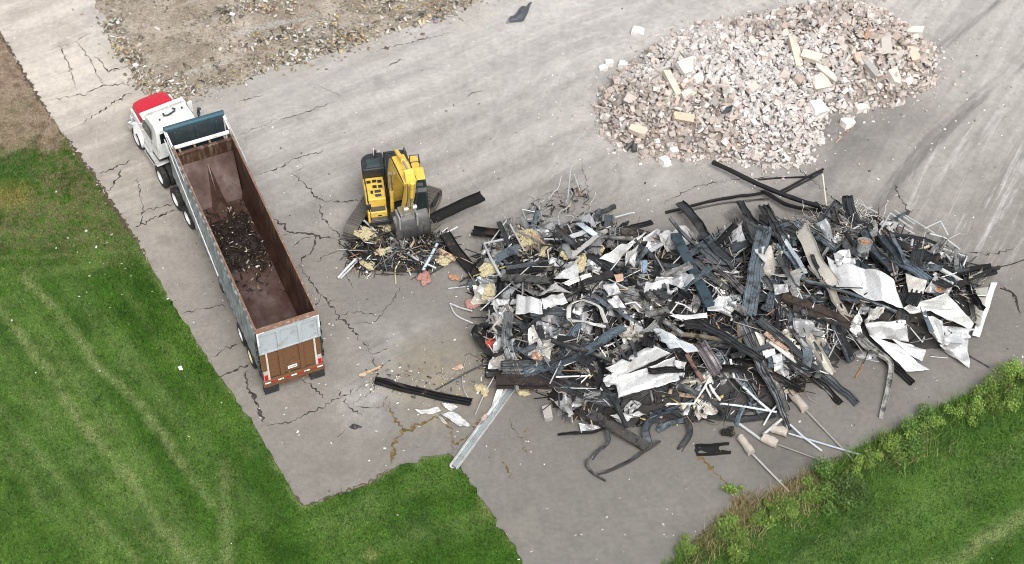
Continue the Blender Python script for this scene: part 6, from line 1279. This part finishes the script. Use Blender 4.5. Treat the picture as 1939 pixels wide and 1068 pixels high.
beam('grey weathered plank below the wide black one', 'wooden_board', 'board', 4, [(375, 760, .45), (520, 768, .5), (665, 780, .45)], .34, 'box', .08, (.085, .085, .083), mat='o_wood')
beam('dark plank lying right of the grey weathered plank', 'charred_timber', 'timber', 4, [(880, 790, .4), (980, 760, .45), (1075, 735, .4)], .34, 'box', .1, (.03, .03, .031), mat='o_wood')
beam('broad grey striated board at the upper left middle', 'wooden_board', 'board', 4, [(1085, 440, .5), (1080, 510, .45), (1060, 580, .4)], .52, 'rib', .04, (.20, .20, .20))
beam('second striated grey board left of the broad one', 'wooden_board', 'board', 4, [(1010, 480, .4), (970, 530, .45), (950, 600, .4)], .45, 'rib', .04, (.24, .24, .24))
beam('dark brown timber lying behind the broad striated board', 'charred_timber', 'timber', 4, [(1120, 470, .4), (1200, 470, .4), (1285, 475, .4)], .34, 'box', .1, (.07, .065, .06), mat='o_wood')
beam('dark curved strip at the back of the upper left tangle', 'metal_strip', 'strip', 4, [(960, 340, .2), (1030, 325, .3), (1085, 300, 10.5)], .26, 'flat', .06, (.06, .06, .06))
beam('white plank crossing under the blue white one', 'wooden_board', 'board', 4, [(805, 500, .5), (890, 468, .5), (985, 405, .4)], .24, 'box', .04, WH, mat='o_sheet')
beam('blue white plank lying on the crossing white plank', 'wooden_board', 'board', 4, [(855, 412, .6), (905, 450, .6), (965, 492, .5)], .26, 'box', .04, (.58, .66, .74), mat='o_sheet')
beam('long pale board slanting down left of the broad striated boards', 'wooden_board', 'board', 4, [(970, 490, .5), (890, 560, .45), (800, 635, .4)], .2, 'box', .04, (.46, .45, .43), mat='o_sheet')
sheet('big square white sheet at the left of the heap', 'metal_sheet', 'sheet', 4, [(462, 862, .5), (615, 890, .55), (625, 985, .35), (455, 992, .35)], WH, amp=.04)
sheet('crumpled silver continuation right of the big square white sheet', 'metal_sheet', 'sheet', 4, [(615, 890, .5), (755, 850, .5), (785, 915, .4), (630, 960, .35)], (.60, .60, .60), amp=.09, fold=7)
sheet('curved pale sheet above the crumpled silver one', 'metal_sheet', 'sheet', 4, [(600, 870, .55), (700, 785, .7), (815, 855, .5), (690, 840, .55)], (.50, .50, .49), amp=.10)
sheet('cream sheet lying across the upper middle of the heap', 'metal_sheet', 'sheet', 4, [(740, 790, .5), (930, 730, .5), (935, 750, .45), (790, 805, .4)], (.66, .65, .60), amp=.05)
beam('upper half of a ring of white bent strip at the left middle', 'metal_strip', 'strip', 4, [(785, 1010, .3), (800, 930, .5), (880, 905, .6), (985, 945, .6), (1030, 1040, .4)], .26, 'flat', .06, (.68, .67, .63), mat='o_sheet', roll=.7)
beam('lower half of a ring of white bent strip at the left middle', 'metal_strip', 'strip', 4, [(820, 1030, .5), (900, 1030, .5), (960, 1050, .45), (1020, 1055, .4)], .2, 'flat', .06, (.74, .73, .70), mat='o_sheet', roll=.5)
sheet('white faceted box of sheet at the upper middle', 'metal_sheet', 'sheet', 4, [(1010, 800, .55), (1080, 775, .6), (1120, 850, .5), (1035, 885, .45)], WH, amp=.07, fold=3)
sheet('small silver facet below the white faceted box', 'metal_sheet', 'sheet', 4, [(1040, 905, .4), (1100, 860, .5), (1145, 945, .4), (1065, 950, .35)], (.70, .70, .70), amp=.08)
sheet('long crumpled pale sheet reaching up the upper middle slope', 'metal_sheet', 'sheet', 4, [(985, 630, .45), (1230, 500, .5), (1290, 460, .5), (1080, 660, .4)], (.72, .72, .71), amp=.09, fold=6)
sheet('grey crumpled sheet hanging at the upper middle slope', 'metal_sheet', 'sheet', 4, [(1150, 580, .5), (1225, 555, .5), (1210, 680, .4), (1160, 690, .35)], (.46, .46, .45), amp=.10, fold=6)
sheet('white and black torn sheet at the top of the middle slope', 'metal_sheet', 'sheet', 4, [(1270, 490, .5), (1400, 460, .5), (1400, 570, .4), (1310, 590, .4)], WH, amp=.14, fold=6)
sheet('tan scrap of board above the white faceted box', 'cardboard', 'cardboard', 4, [(1075, 735, .6), (1135, 730, .6), (1140, 770, .55), (1090, 790, .55)], (.50, .34, .24), amp=.01)
sheet('blue scrap of sheet near the upper middle', 'metal_sheet', 'sheet', 4, [(1255, 650, .55), (1290, 640, .6), (1285, 730, .5), (1260, 735, .5)], (.26, .36, .50), amp=.03)
foam('pinkish red plastic scrap at the left edge of the heap', 4, 175, 920, (.3, .3, .15), .15, (.38, .2, .18)).name = 'plastic_scrap'
# scrap under the excavator
beam('broad black beam pointing up right from the excavator bucket', 'steel_beam', 'beam', 3, [(760, 600, 10.7), (930, 515, 10.85), (1125, 430, 11.0)], .46, 'chan', .16, BK, mat='o_wood')
beam('broad black beam slanting down right from the excavator bucket', 'steel_beam', 'beam', 3, [(845, 700, 10.7), (930, 830, 10.4), (1060, 985, 10.1)], .44, 'chan', .14, BK, mat='o_wood')
beam('pale pink wooden board below the excavator bucket', 'wooden_board', 'board', 3, [(795, 818, 10.5), (860, 850, 10.45), (930, 885, 10.4)], .24, 'box', .05, (.56, .40, .28), mat='o_wood')
beam('black beam lying left under the excavator scrap', 'steel_beam', 'beam', 3, [(240, 885, 10.25), (320, 840, 10.4), (405, 800, 10.5)], .26, 'box', .12, BK)
for l, pts, r, c in [('pair of pale rails crossing in front of the left track', [(265, 600, 10.9), (350, 680, 10.8), (450, 765, 10.6)], .05, SV), ('lower pale rail crossing in front of the left track', [(240, 640, 10.75), (330, 700, 10.7), (420, 760, 10.6)], .04, SV), ('pale rail jutting out far left from the excavator scrap', [(75, 1018, 10.08), (140, 945, 10.2), (205, 880, 10.4)], .06, SV), ('second pale rail jutting out left from the excavator scrap', [(95, 1020, 10.05), (215, 900, 10.3)], .035, SV), ('pale blue tube slanting below the bucket', [(690, 960, 10.3), (740, 870, 10.5), (795, 765, 10.65)], .07, (.45, .55, .64)),
                     ('long grey tube running right below the bucket', [(500, 785, 10.6), (640, 880, 10.45), (785, 945, 10.3)], .045, (.5, .53, .56)), ('thin grey rail beside the long grey tube', [(520, 780, 10.5), (620, 840, 10.5), (690, 905, 10.4)], .03, SV), ('pale rod pointing down below the excavator scrap', [(555, 900, 10.3), (605, 1000, 10.05)], .035, SV), ('pale rail pointing up right beside the bucket', [(835, 705, 10.5), (940, 648, 10.6)], .045, SV)]: pipe(l, 3, pts, r, c)
pipe('pale yellow hose hanging below the excavator scrap', 3, [(522, 895, 10.3), (490, 960, 10.1), (495, 1060, 10.03)], .03, (.60, .55, .36), name='hose', cat='hose', smooth=True)
for l, x, y, r in [('widest yellow insulation tuft, in front of the left track', 300, 715, (.65, .35, .25)), ('tall yellow insulation tuft left of the bucket', 440, 665, (.6, .40, .35)), ('dull yellow tuft below the pink wooden board', 835, 885, (.30, .36, .2)), ('brown yellow tuft at the lower left of the excavator scrap', 290, 925, (.36, .2, .12)), ('small yellow tuft under the crossing rails', 400, 830, (.36, .2, .15))]: foam(l, 3, x, y, r, .12)
foam('pink and red plastic scrap on the pavement below the bucket', 3, 700, 1015, (.38, .3, .12), .08, (.38, .19, .17)).name = 'plastic_scrap'
foam('orange brown scrap between both scrap heaps', 3, 915, 1020, (.22, .2, .1), .08, (.40, .22, .14)).name = 'plastic_scrap'
sheet('pale torn sheet in front of the bucket', 'metal_sheet', 'sheet', 3, [(415, 735, 10.7), (490, 720, 10.75), (530, 770, 10.6), (450, 785, 10.6)], (.66, .65, .64), amp=.05)
sheet('grey crumpled scrap right of the bucket', 'metal_sheet', 'sheet', 3, [(760, 690, 10.6), (830, 700, 10.55), (865, 740, 10.4), (780, 765, 10.4)], (.16, .17, .17), amp=.06)

# ---------------------------------------------------------------- countless-looking pieces, each still its own object
def zoned(N, seed, mn=.15):
    rs_ = np.random.RandomState(seed); P, d = inpoly(HEAP, N * 5, rs_, mn); P = P[keepout(P, .4)]; return P[:N], rs_
ROLES = []
def fill(name, cat, N, seed, meshes, cols, label, group, tilt=.3, off=(.02, .3), yawf=None, sc=(.8, 1.25), mn=.2):
    P, rs_ = zoned(N, seed, mn); e = .25; zz = hp_h(P); gx_ = (hp_h(P + [e, 0]) - hp_h(P - [e, 0])) / (2 * e); gy_ = (hp_h(P + [0, e]) - hp_h(P - [0, e])) / (2 * e)
    for i, p in enumerate(P):
        k = rs_.randint(len(cols)); me = meshes[rs_.randint(len(meshes))]; yaw = yawf(p, rs_) if yawf else rs_.uniform(0, 6.28)
        nrm = Vector((-gx_[i] * .7 + rs_.normal(0, tilt), -gy_[i] * .7 + rs_.normal(0, tilt), 1)).normalized()
        q = nrm.to_track_quat('Z', 'Y') @ Matrix.Rotation(yaw, 3, 'Z').to_quaternion(); s_ = rs_.uniform(*sc)
        inst(name, me, (p[0], p[1], zz[i] + rs_.uniform(*off)), q.to_euler(), s_, np.array(cols[k][0]) * rs_.uniform(.8, 1.15), f'{cols[k][1]} {label}', cat, f'{cols[k][1]} {group}')
def yw(p, rs_): return (rs_.normal(-1.0, .5) if p[0] > 5 else rs_.normal(.1, .9))
def mm(m, mat, solid=None):
    me = m.mesh('scrap', 22); me.materials.append(M[mat]); return me
strips = [mm(sweep([(-l / 2, 0, 0), (-l * .15, random.Random(i).uniform(-.2, .2), random.Random(i + 50).uniform(-.12, .12)), (l * .2, random.Random(i + 9).uniform(-.2, .2), random.Random(i + 70).uniform(-.1, .1)), (l / 2, 0, 0)], k, w, h, 300 + i, .04, 0, random.Random(i).uniform(-1.2, 1.2)), 'o_metal') for i, (k, l, w, h) in enumerate([('chan', 2.2, .16, .08), ('ang', 2.8, .14, .08), ('flat', 1.6, .24, .08), ('rib', 2.2, .34, .05), ('flat', 3.0, .15, .06), ('chan', 1.4, .28, .1), ('ang', 1.9, .2, .12), ('rib', 2.8, .42, .05), ('box', 3.2, .12, .1), ('chan', 3.4, .2, .1), ('flat', 1.1, .4, .12), ('flat', 2.0, .3, .1)])]
fill('metal_strip', 'strip', 190, 71, strips, [(BK, 'black'), (DK, 'charcoal'), ((.065, .07, .075), 'grey'), ((.10, .125, .145), 'blue grey'), ((.24, .24, .235), 'dusty pale grey')], 'bent metal strip buried among the scrap heap', 'bent strips in the scrap heap', yawf=yw, sc=(.9, 1.5), off=(.0, .22), mn=.5)
longs = [mm(sweep([(-l / 2, 0, 0), (-l * .1, random.Random(i + 3).uniform(-.12, .12), .05), (l / 2, 0, 0)], k, w, h, 800 + i, .025, 0, random.Random(i).uniform(-.4, .4)), 'o_metal') for i, (k, l, w, h) in enumerate([('rib', 4.2, .44, .05), ('chan', 3.8, .26, .1), ('rib', 3.4, .5, .05), ('ang', 4.6, .16, .12), ('chan', 3.2, .34, .12), ('box', 4.4, .14, .12), ('rib', 4.8, .34, .05)])]
def ydiag(p, rs_): return rs_.normal(-1.02, .16)
def yflat(p, rs_): return rs_.normal(.05, .22)
_zon = zoned
def zoned(N, seed, mn=.15, side=1):
    rs_ = np.random.RandomState(seed); P, d = inpoly(HEAP, N * 40, rs_, 1.2); P = P[keepout(P, .2)]; P = P[(P[:, 0] > 4.5) if seed == 81 else (P[:, 0] < 4.5)]; return P[:N], rs_
fill('ribbed_panel', 'panel', 34, 81, longs, [(BK, 'black'), (DK, 'charcoal'), ((.07, .08, .09), 'slate grey'), ((.11, .135, .155), 'blue grey')], 'long panel slanting down right in the bundle right of the heap centre', 'long slanting panels right of the heap centre', tilt=.14, off=(.12, .4), yawf=ydiag, sc=(.8, 1.1))
fill('metal_channel', 'channel', 22, 82, longs, [(BK, 'black'), (DK, 'charcoal'), ((.07, .08, .09), 'slate grey')], 'long channel lying level across the left half of the scrap heap', 'long level channels in the left half of the heap', tilt=.14, off=(.08, .35), yawf=yflat, sc=(.7, 1.0))
zoned = _zon
def sheet_me(i, a, b, amp):
    m = crumple([(-a, -b, 0), (a, -b * .8, 0), (a * .85, b, 0), (-a * .9, b * .9, 0)], 400 + i, amp, 6, .05, 18); m.v = [(x, y, z) for x, y, z in m.v]; m.add([(x, y, z - .008) for x, y, z in m.v], [f[::-1] for f in m.f]); me = m.mesh('scrap', 18); me.materials.append(M['o_sheet']); return me
_mz = crumple
def crumple_free(*a, **k): return _mz(*a, **k)
sheets = []
for i in range(9):
    a, b = [(.45, .3), (.6, .2), (.35, .35), (.7, .35), (.3, .2), (.5, .15), (.4, .25), (.25, .25), (.6, .3)][i]
    m = crumple([(-a, -b, 1), (a, -b * .8, 1.1), (a * .85, b, 1), (-a * .9, b * .9, .95)], 400 + i, .13, 6, .06, 18); m.v = [(x, y, z - 1) for x, y, z in m.v]; me = m.mesh('scrap', 18); me.materials.append(M['o_sheet']); sheets.append(me)
fill('metal_sheet', 'sheet', 130, 72, sheets, [((.60, .60, .60), 'white'), ((.40, .40, .40), 'silver'), ((.52, .49, .43), 'cream'), ((.30, .31, .32), 'dull grey')], 'crumpled scrap of sheet half buried in the heap', 'crumpled scraps in the heap', tilt=.4, off=(.0, .2), sc=(.8, 1.7))
tubes = [mm(MB().tube(p, r, 8), 'o_tube') for p, r in [([(-.7, 0, 0), (.7, 0, 0)], .03), ([(-.5, 0, 0), (.3, 0, 0), (.5, .35, 0)], .03), ([(-.9, 0, 0), (.9, 0, .05)], .022), ([(-.4, .2, 0), (-.35, 0, 0), (.5, 0, 0)], .035), ([(-.6, 0, 0), (0, .1, .1), (.6, 0, 0)], .02)]]
fill('metal_tube', 'tube', 120, 73, tubes, [((.70, .70, .68), 'white'), ((.5, .51, .52), 'silver'), ((.10, .10, .10), 'black')], 'short tube lying in the tangle of the scrap heap', 'short tubes in the scrap heap', off=(.05, .35))
rods = [mm(MB().tube(p, r, 6), 'o_tube') for p, r in [([(-1.5, 0, 0), (0, .05, .03), (1.5, 0, 0)], .025), ([(-1.2, 0, 0), (1.2, 0, .1)], .035), ([(-1.7, 0, 0), (.2, .1, 0), (1.4, -.1, .05)], .02)]]
fill('metal_rod', 'rod', 80, 75, rods, [((.02, .02, .02), 'black'), ((.28, .27, .26), 'dusty grey'), ((.5, .5, .49), 'pale')], 'long thin rod lying across the scrap heap', 'long thin rods across the scrap heap', tilt=.2, off=(.1, .35), yawf=yw, mn=.7)
boards = [mm(sweep([(-l / 2, 0, 0), (l / 2, 0, 0)], 'box', w, .035, 600 + i, .004), 'o_wood') for i, (l, w) in enumerate([(1.2, .1), (.8, .14), (1.6, .08), (.5, .2), (1.0, .05)])]
fill('wooden_board', 'board', 65, 74, boards, [((.30, .22, .15), 'brown'), ((.46, .38, .28), 'pale'), ((.04, .035, .03), 'charred')], 'splintered board mixed into the scrap heap', 'splintered boards in the scrap heap', off=(.02, .25))
# pieces lying on the dirt patch and pavement
for l, x, y, dm, c in [('white chip of plasterboard on the near edge of the dirt patch', 1655, 445, (.55, .3, .05), (.82, .82, .8)), ('square orange pink board on the dirt patch', 1402, 50, (.32, .42, .04), (.62, .42, .28)), ('small white block at the left edge of the dirt patch', 340, 548, (.2, .2, .14), (.8, .8, .78)), ('white offcut at the upper left edge of the dirt patch', 212, 318, (.16, .26, .08), (.76, .74, .72)), ('yellow brown scrap at the left edge of the dirt patch', 225, 400, (.22, .2, .1), (.5, .34, .15))]:
    inst('board_scrap', me_of('board_scrap', chunk(int(x), dm, 2, .06), 'o_stone'), at(180 + x / 4.407, y / 4.407, .12), (.1, .1, x), 1, c, l, 'scrap')
sheet('dark grey rag of roofing lying on the pavement at the top', 'roofing_rag', 'rag', 0, [(958, 44, 10.02), (985, 18, 10.06), (1008, 2, 10.04), (992, 42, 10.02)], (.10, .105, .12), amp=.05)
sheet('cardboard roll on the tip of the dirt patch', 'cardboard', 'cardboard', 0, [(790, 40, 10.12), (815, 25, 10.15), (818, 34, 10.1), (798, 48, 10.08)], (.55, .42, .26), amp=.03)
sheet('blue scrap beside the cardboard roll', 'plastic_scrap', 'scrap', 0, [(818, 34, 10.08), (825, 32, 10.1), (830, 42, 10.06), (824, 44, 10.05)], (.16, .20, .42), amp=.04)
sheet('white scrap on the left lawn beside the trailer', 'paper_scrap', 'scrap', 0, [(337, 694, 10.08), (343, 692, 10.1), (347, 700, 10.06), (340, 701, 10.05)], (.85, .85, .85), amp=.01)
sheet('small dark torn scrap on the pavement left of the loose black beam', 'metal_scrap', 'scrap', 0, [(660, 808, 10.02), (672, 801, 10.05), (686, 808, 10.03), (672, 814, 10.02)], (.05, .052, .055), amp=.03)
sheet('black rubber sheet scrap lying on the rubble heap', 'rubber_scrap', 'scrap', 1, [(832, 680, 12.0), (860, 640, 12.1), (905, 620, 12.1), (895, 665, 12.0)], (.10, .11, .125), amp=.04)
pipe('orange stick on the pavement near the open beige tray', 9, [(878, 362, 10.03), (925, 285, 10.03)], .03, (.34, .15, .07), name='wooden_stick', cat='stick', mat='o_wood')
pipe('pinkish stick on the pavement right of the rubble heap', 2, [(445, 850, 10.03), (530, 770, 10.03)], .03, (.45, .28, .22), name='wooden_stick', cat='stick', mat='o_wood')
pipe('dark elbow of pipe at the lower left foot of the rubble heap', 1, [(265, 890, 10.1), (310, 850, 10.3), (320, 900, 10.15)], .12, (.06, .06, .06), smooth=True)

# ================================================================ weeds and shrubs along the right hand grass edge
def m_leaf(name, c):
    n = NT(name); a = n.n('ShaderNodeVertexColor', layer_name='Col').outputs[0]; b = n.b
    b.inputs['Subsurface Weight'].default_value = 0
    return n.fin(n.mix(1., c, a, 'MULTIPLY'), .55, 0, .3)
M['leaf'] = m_leaf('shrub_leaf', (.12, .215, .04)); M['leaf_dark'] = m_leaf('dark_shrub_leaf', (.06, .125, .025)); M['dry'] = m_leaf('dry_grass_stalk', (.34, .30, .17))
M['stem'] = m_worn('weed_stem', (.10, .085, .04), .8, 0)
def leaf_mesh(seed, r, h, N, L, clumps=7):
    rs_ = np.random.RandomState(seed); cl = np.c_[rs_.normal(0, r * .5, clumps), rs_.normal(0, r * .5, clumps), rs_.uniform(.3, 1, clumps) * h]; br = rs_.uniform(.6, 1.3, clumps)
    k = rs_.randint(clumps, size=N); d = rs_.normal(0, 1, (N, 3)); d /= np.linalg.norm(d, axis=1)[:, None]; p = cl[k] + d * (r * .42 * rs_.rand(N, 1) ** .4) * [1, 1, .75]; p[:, 2] = np.maximum(p[:, 2], .02)
    a = rs_.rand(N) * 6.283; t = rs_.normal(.2, .5, N); l = L * rs_.uniform(.6, 1.3, N); w = l * .32
    e1 = np.c_[np.cos(a) * np.cos(t), np.sin(a) * np.cos(t), np.sin(t)] * l[:, None]; e2 = np.c_[-np.sin(a), np.cos(a), rs_.normal(0, .3, N)] * w[:, None]
    V = np.stack([p, p + e1 * .5 + e2, p + e1, p + e1 * .5 - e2], 1).reshape(-1, 3); g = br[k] * rs_.uniform(.7, 1.4, N) * (.8 + .35 * np.clip(d[:, 2], -1, 1) * 0 + .2 * rs_.rand(N)); C = np.c_[g * rs_.uniform(.9, 1.35, N), g, g * .9]
    return np_mesh('foliage', V, np.arange(4 * N).reshape(-1, 4), np.repeat(C, 4, 0))
def shrub(x, y, r, h, label, dark=False, name='shrub', seed=0, N=None):
    r = r * (1. if dark else .9)
    o = empty(name, at(x, y, -.04)); tag(o, label, 'shrub' if name == 'shrub' else 'weed')
    me = leaf_mesh(seed, r, h, N or int(1700 * r * r + 350), .075 if not dark else .095); me.materials.append(M['leaf_dark' if dark else 'leaf']); f = bpy.data.objects.new('foliage', me); COL.objects.link(f); f.parent = o
    m = MB(); rs_ = random.Random(seed)
    for k in range(5): m.tube([(0, 0, 0), (rs_.uniform(-.3, .3) * r, rs_.uniform(-.3, .3) * r, h * .5), (rs_.uniform(-.7, .7) * r, rs_.uniform(-.7, .7) * r, h * .9)], .014, 5, .006)
    m.build('stem', M['stem'], o); return o
SH = [(1385, 935, .34, .35, 'small weed clump alone on the pavement near the crack', 0, 'weed'), (1300, 1040, .6, .5, 'weedy green clump at the bottom left end of the hedge strip', 0, 'shrub'), (1372, 1010, .85, .7, 'bright yellow green shrub near the bottom of the hedge strip', 0, 'shrub'), (1395, 1050, .7, .5, 'low shrub at the bottom edge below the bright yellow green one', 0, 'shrub'),
      (1450, 985, .6, .45, 'loose shrub by the dark broken pavement edge', 0, 'shrub'), (1495, 975, .75, .6, 'pale green shrub beside the lowest concrete footed post', 0, 'shrub'), (1530, 945, .7, .55, 'yellowish shrub right of the lowest post tip', 0, 'shrub'), (1580, 925, .95, .75, 'darker leafy shrub below the pole tips', 1, 'shrub'), (1600, 945, .7, .5, 'deep green low shrub at the lawn side below the pole tips', 1, 'shrub'),
      (1640, 885, .6, .5, 'grassy shrub where the blue grey pole ends', 0, 'shrub'), (1700, 858, .8, .7, 'middle green shrub left of the darkest round bush', 0, 'shrub'), (1728, 842, .95, .95, 'darkest round leafy bush of the hedge strip', 1, 'shrub'), (1760, 815, .6, .5, 'thin straggly shrub right of the darkest round bush', 0, 'shrub'), (1820, 785, .6, .45, 'low shrub in the dry grass of the hedge strip', 0, 'shrub'),
      (1870, 765, .75, .6, 'green shrub left of the last bush at the right edge', 0, 'shrub'), (1905, 745, .95, .8, 'leafy bush cut by the right edge of the photo', 0, 'shrub'), (1930, 725, .8, .8, 'topmost bush at the right edge of the photo', 0, 'shrub'), (1470, 955, .35, .25, 'small weed sprig in the dark broken edge', 0, 'weed'), (1620, 900, .4, .35, 'weed tuft between the pole tips', 0, 'weed')]
for i, (x, y, r, h, l, dk, nm) in enumerate(SH): shrub(x, y, r, h, l, dk, nm, 40 + i)
def verge():
    rs_ = np.random.RandomState(9); line = [at(*p) for p in EDGE_R[2:]]; P = []
    for a, b in zip(line[:-1], line[1:]):
        L = (b - a).length; n_ = int(L * 520); t = rs_.rand(n_); nn = Vector((-(b - a).y, (b - a).x)).normalized(); off = -rs_.gamma(2., .38, n_) + .12
        q = np.array(a[:2]) + t[:, None] * np.array((b - a)[:2]) + off[:, None] * np.array(nn) ; P.append(q)
    P = np.concatenate(P); P = P[inview(P, 60)]; n_ = len(P); dry = vnoise(P, .55, 3) + rs_.normal(0, .1, n_); a = rs_.rand(n_) * 6.28; h = rs_.uniform(.15, .55, n_); w = rs_.uniform(.008, .018, n_); b = rs_.rand(n_) * 6.28; l = h * rs_.uniform(.2, .9, n_); z = np.full(n_, -.05)
    v = np.stack([np.c_[P[:, 0] - np.cos(a) * w, P[:, 1] - np.sin(a) * w, z], np.c_[P[:, 0] + np.cos(a) * w, P[:, 1] + np.sin(a) * w, z], np.c_[P[:, 0] + np.cos(b) * l, P[:, 1] + np.sin(b) * l, z + h]], 1).reshape(-1, 3)
    C = np.where((dry > .6)[:, None], [[1., .92, .85]], [[.36, .74, .24]]) * rs_.uniform(.5, 1.25, (n_, 1))
    put('tall_grass', np_mesh('tall_grass', v, np.arange(3 * n_).reshape(-1, 3), np.repeat(C, 3, 0)), M['dry'], kind='stuff')
verge()
# dark broken soil along the pavement's lower right edge
n = NT('dark_soil'); M['soil'] = n.fin(n.ramp(n.noise(6, None, 5, .7), [(.35, (.04, .03, .022)), (.65, (.13, .10, .075))]), .95)
tag(crack_mesh([([(1392, 958), (1410, 950), (1440, 946), (1490, 918), (1530, 897), (1548, 885)], .22), ([(1370, 975), (1350, 990), (1318, 1024), (1290, 1046)], .16), ([(575, 957), (620, 943), (700, 913), (742, 886)], .07), ([(558, 935), (575, 957)], .12), ([(110, 240), (180, 335), (215, 390), (250, 440), (285, 500)], .12), ([(0, 60), (40, 130), (75, 190), (110, 240)], .14), ([(1548, 884), (1560, 880), (1600, 862)], .14)], .007, 5).build('soil', M['soil'], ang=0), kind='structure')

# thin grey smoke still rising off the upper left of the scrap heap
def smoke():
    b = bmesh.new(); bmesh.ops.create_icosphere(b, subdivisions=4, radius=1)
    for v in b.verts: v.co = Vector((v.co.x * .75, v.co.y * .75, v.co.z * 1.3)) * (1 + .5 * mnoise.noise(v.co * 1.6))
    me = bpy.data.meshes.new('smoke'); b.to_mesh(me); b.free(); m = bpy.data.materials.new('smoke'); m.use_nodes = True; t = m.node_tree
    for q in list(t.nodes):
        if q.type == 'BSDF_PRINCIPLED': t.nodes.remove(q)
    v = t.nodes.new('ShaderNodeVolumePrincipled'); v.inputs['Color'].default_value = (.8, .8, .8, 1); nz = t.nodes.new('ShaderNodeTexNoise'); nz.inputs['Scale'].default_value = 1.6
    tc = t.nodes.new('ShaderNodeTexCoord'); t.links.new(tc.outputs['Object'], nz.inputs['Vector']); mp = t.nodes.new('ShaderNodeMapRange'); mp.inputs[1].default_value = .42; mp.inputs[2].default_value = .75; mp.inputs[3].default_value = 0; mp.inputs[4].default_value = 1.1
    t.links.new(nz.outputs['Fac'], mp.inputs[0]); t.links.new(mp.outputs[0], v.inputs['Density']); t.links.new(v.outputs[0], t.nodes['Material Output'].inputs['Volume'])
    o = put('smoke', me, m, kind='stuff'); o.location = at(1050, 450, 1.5)
smoke()
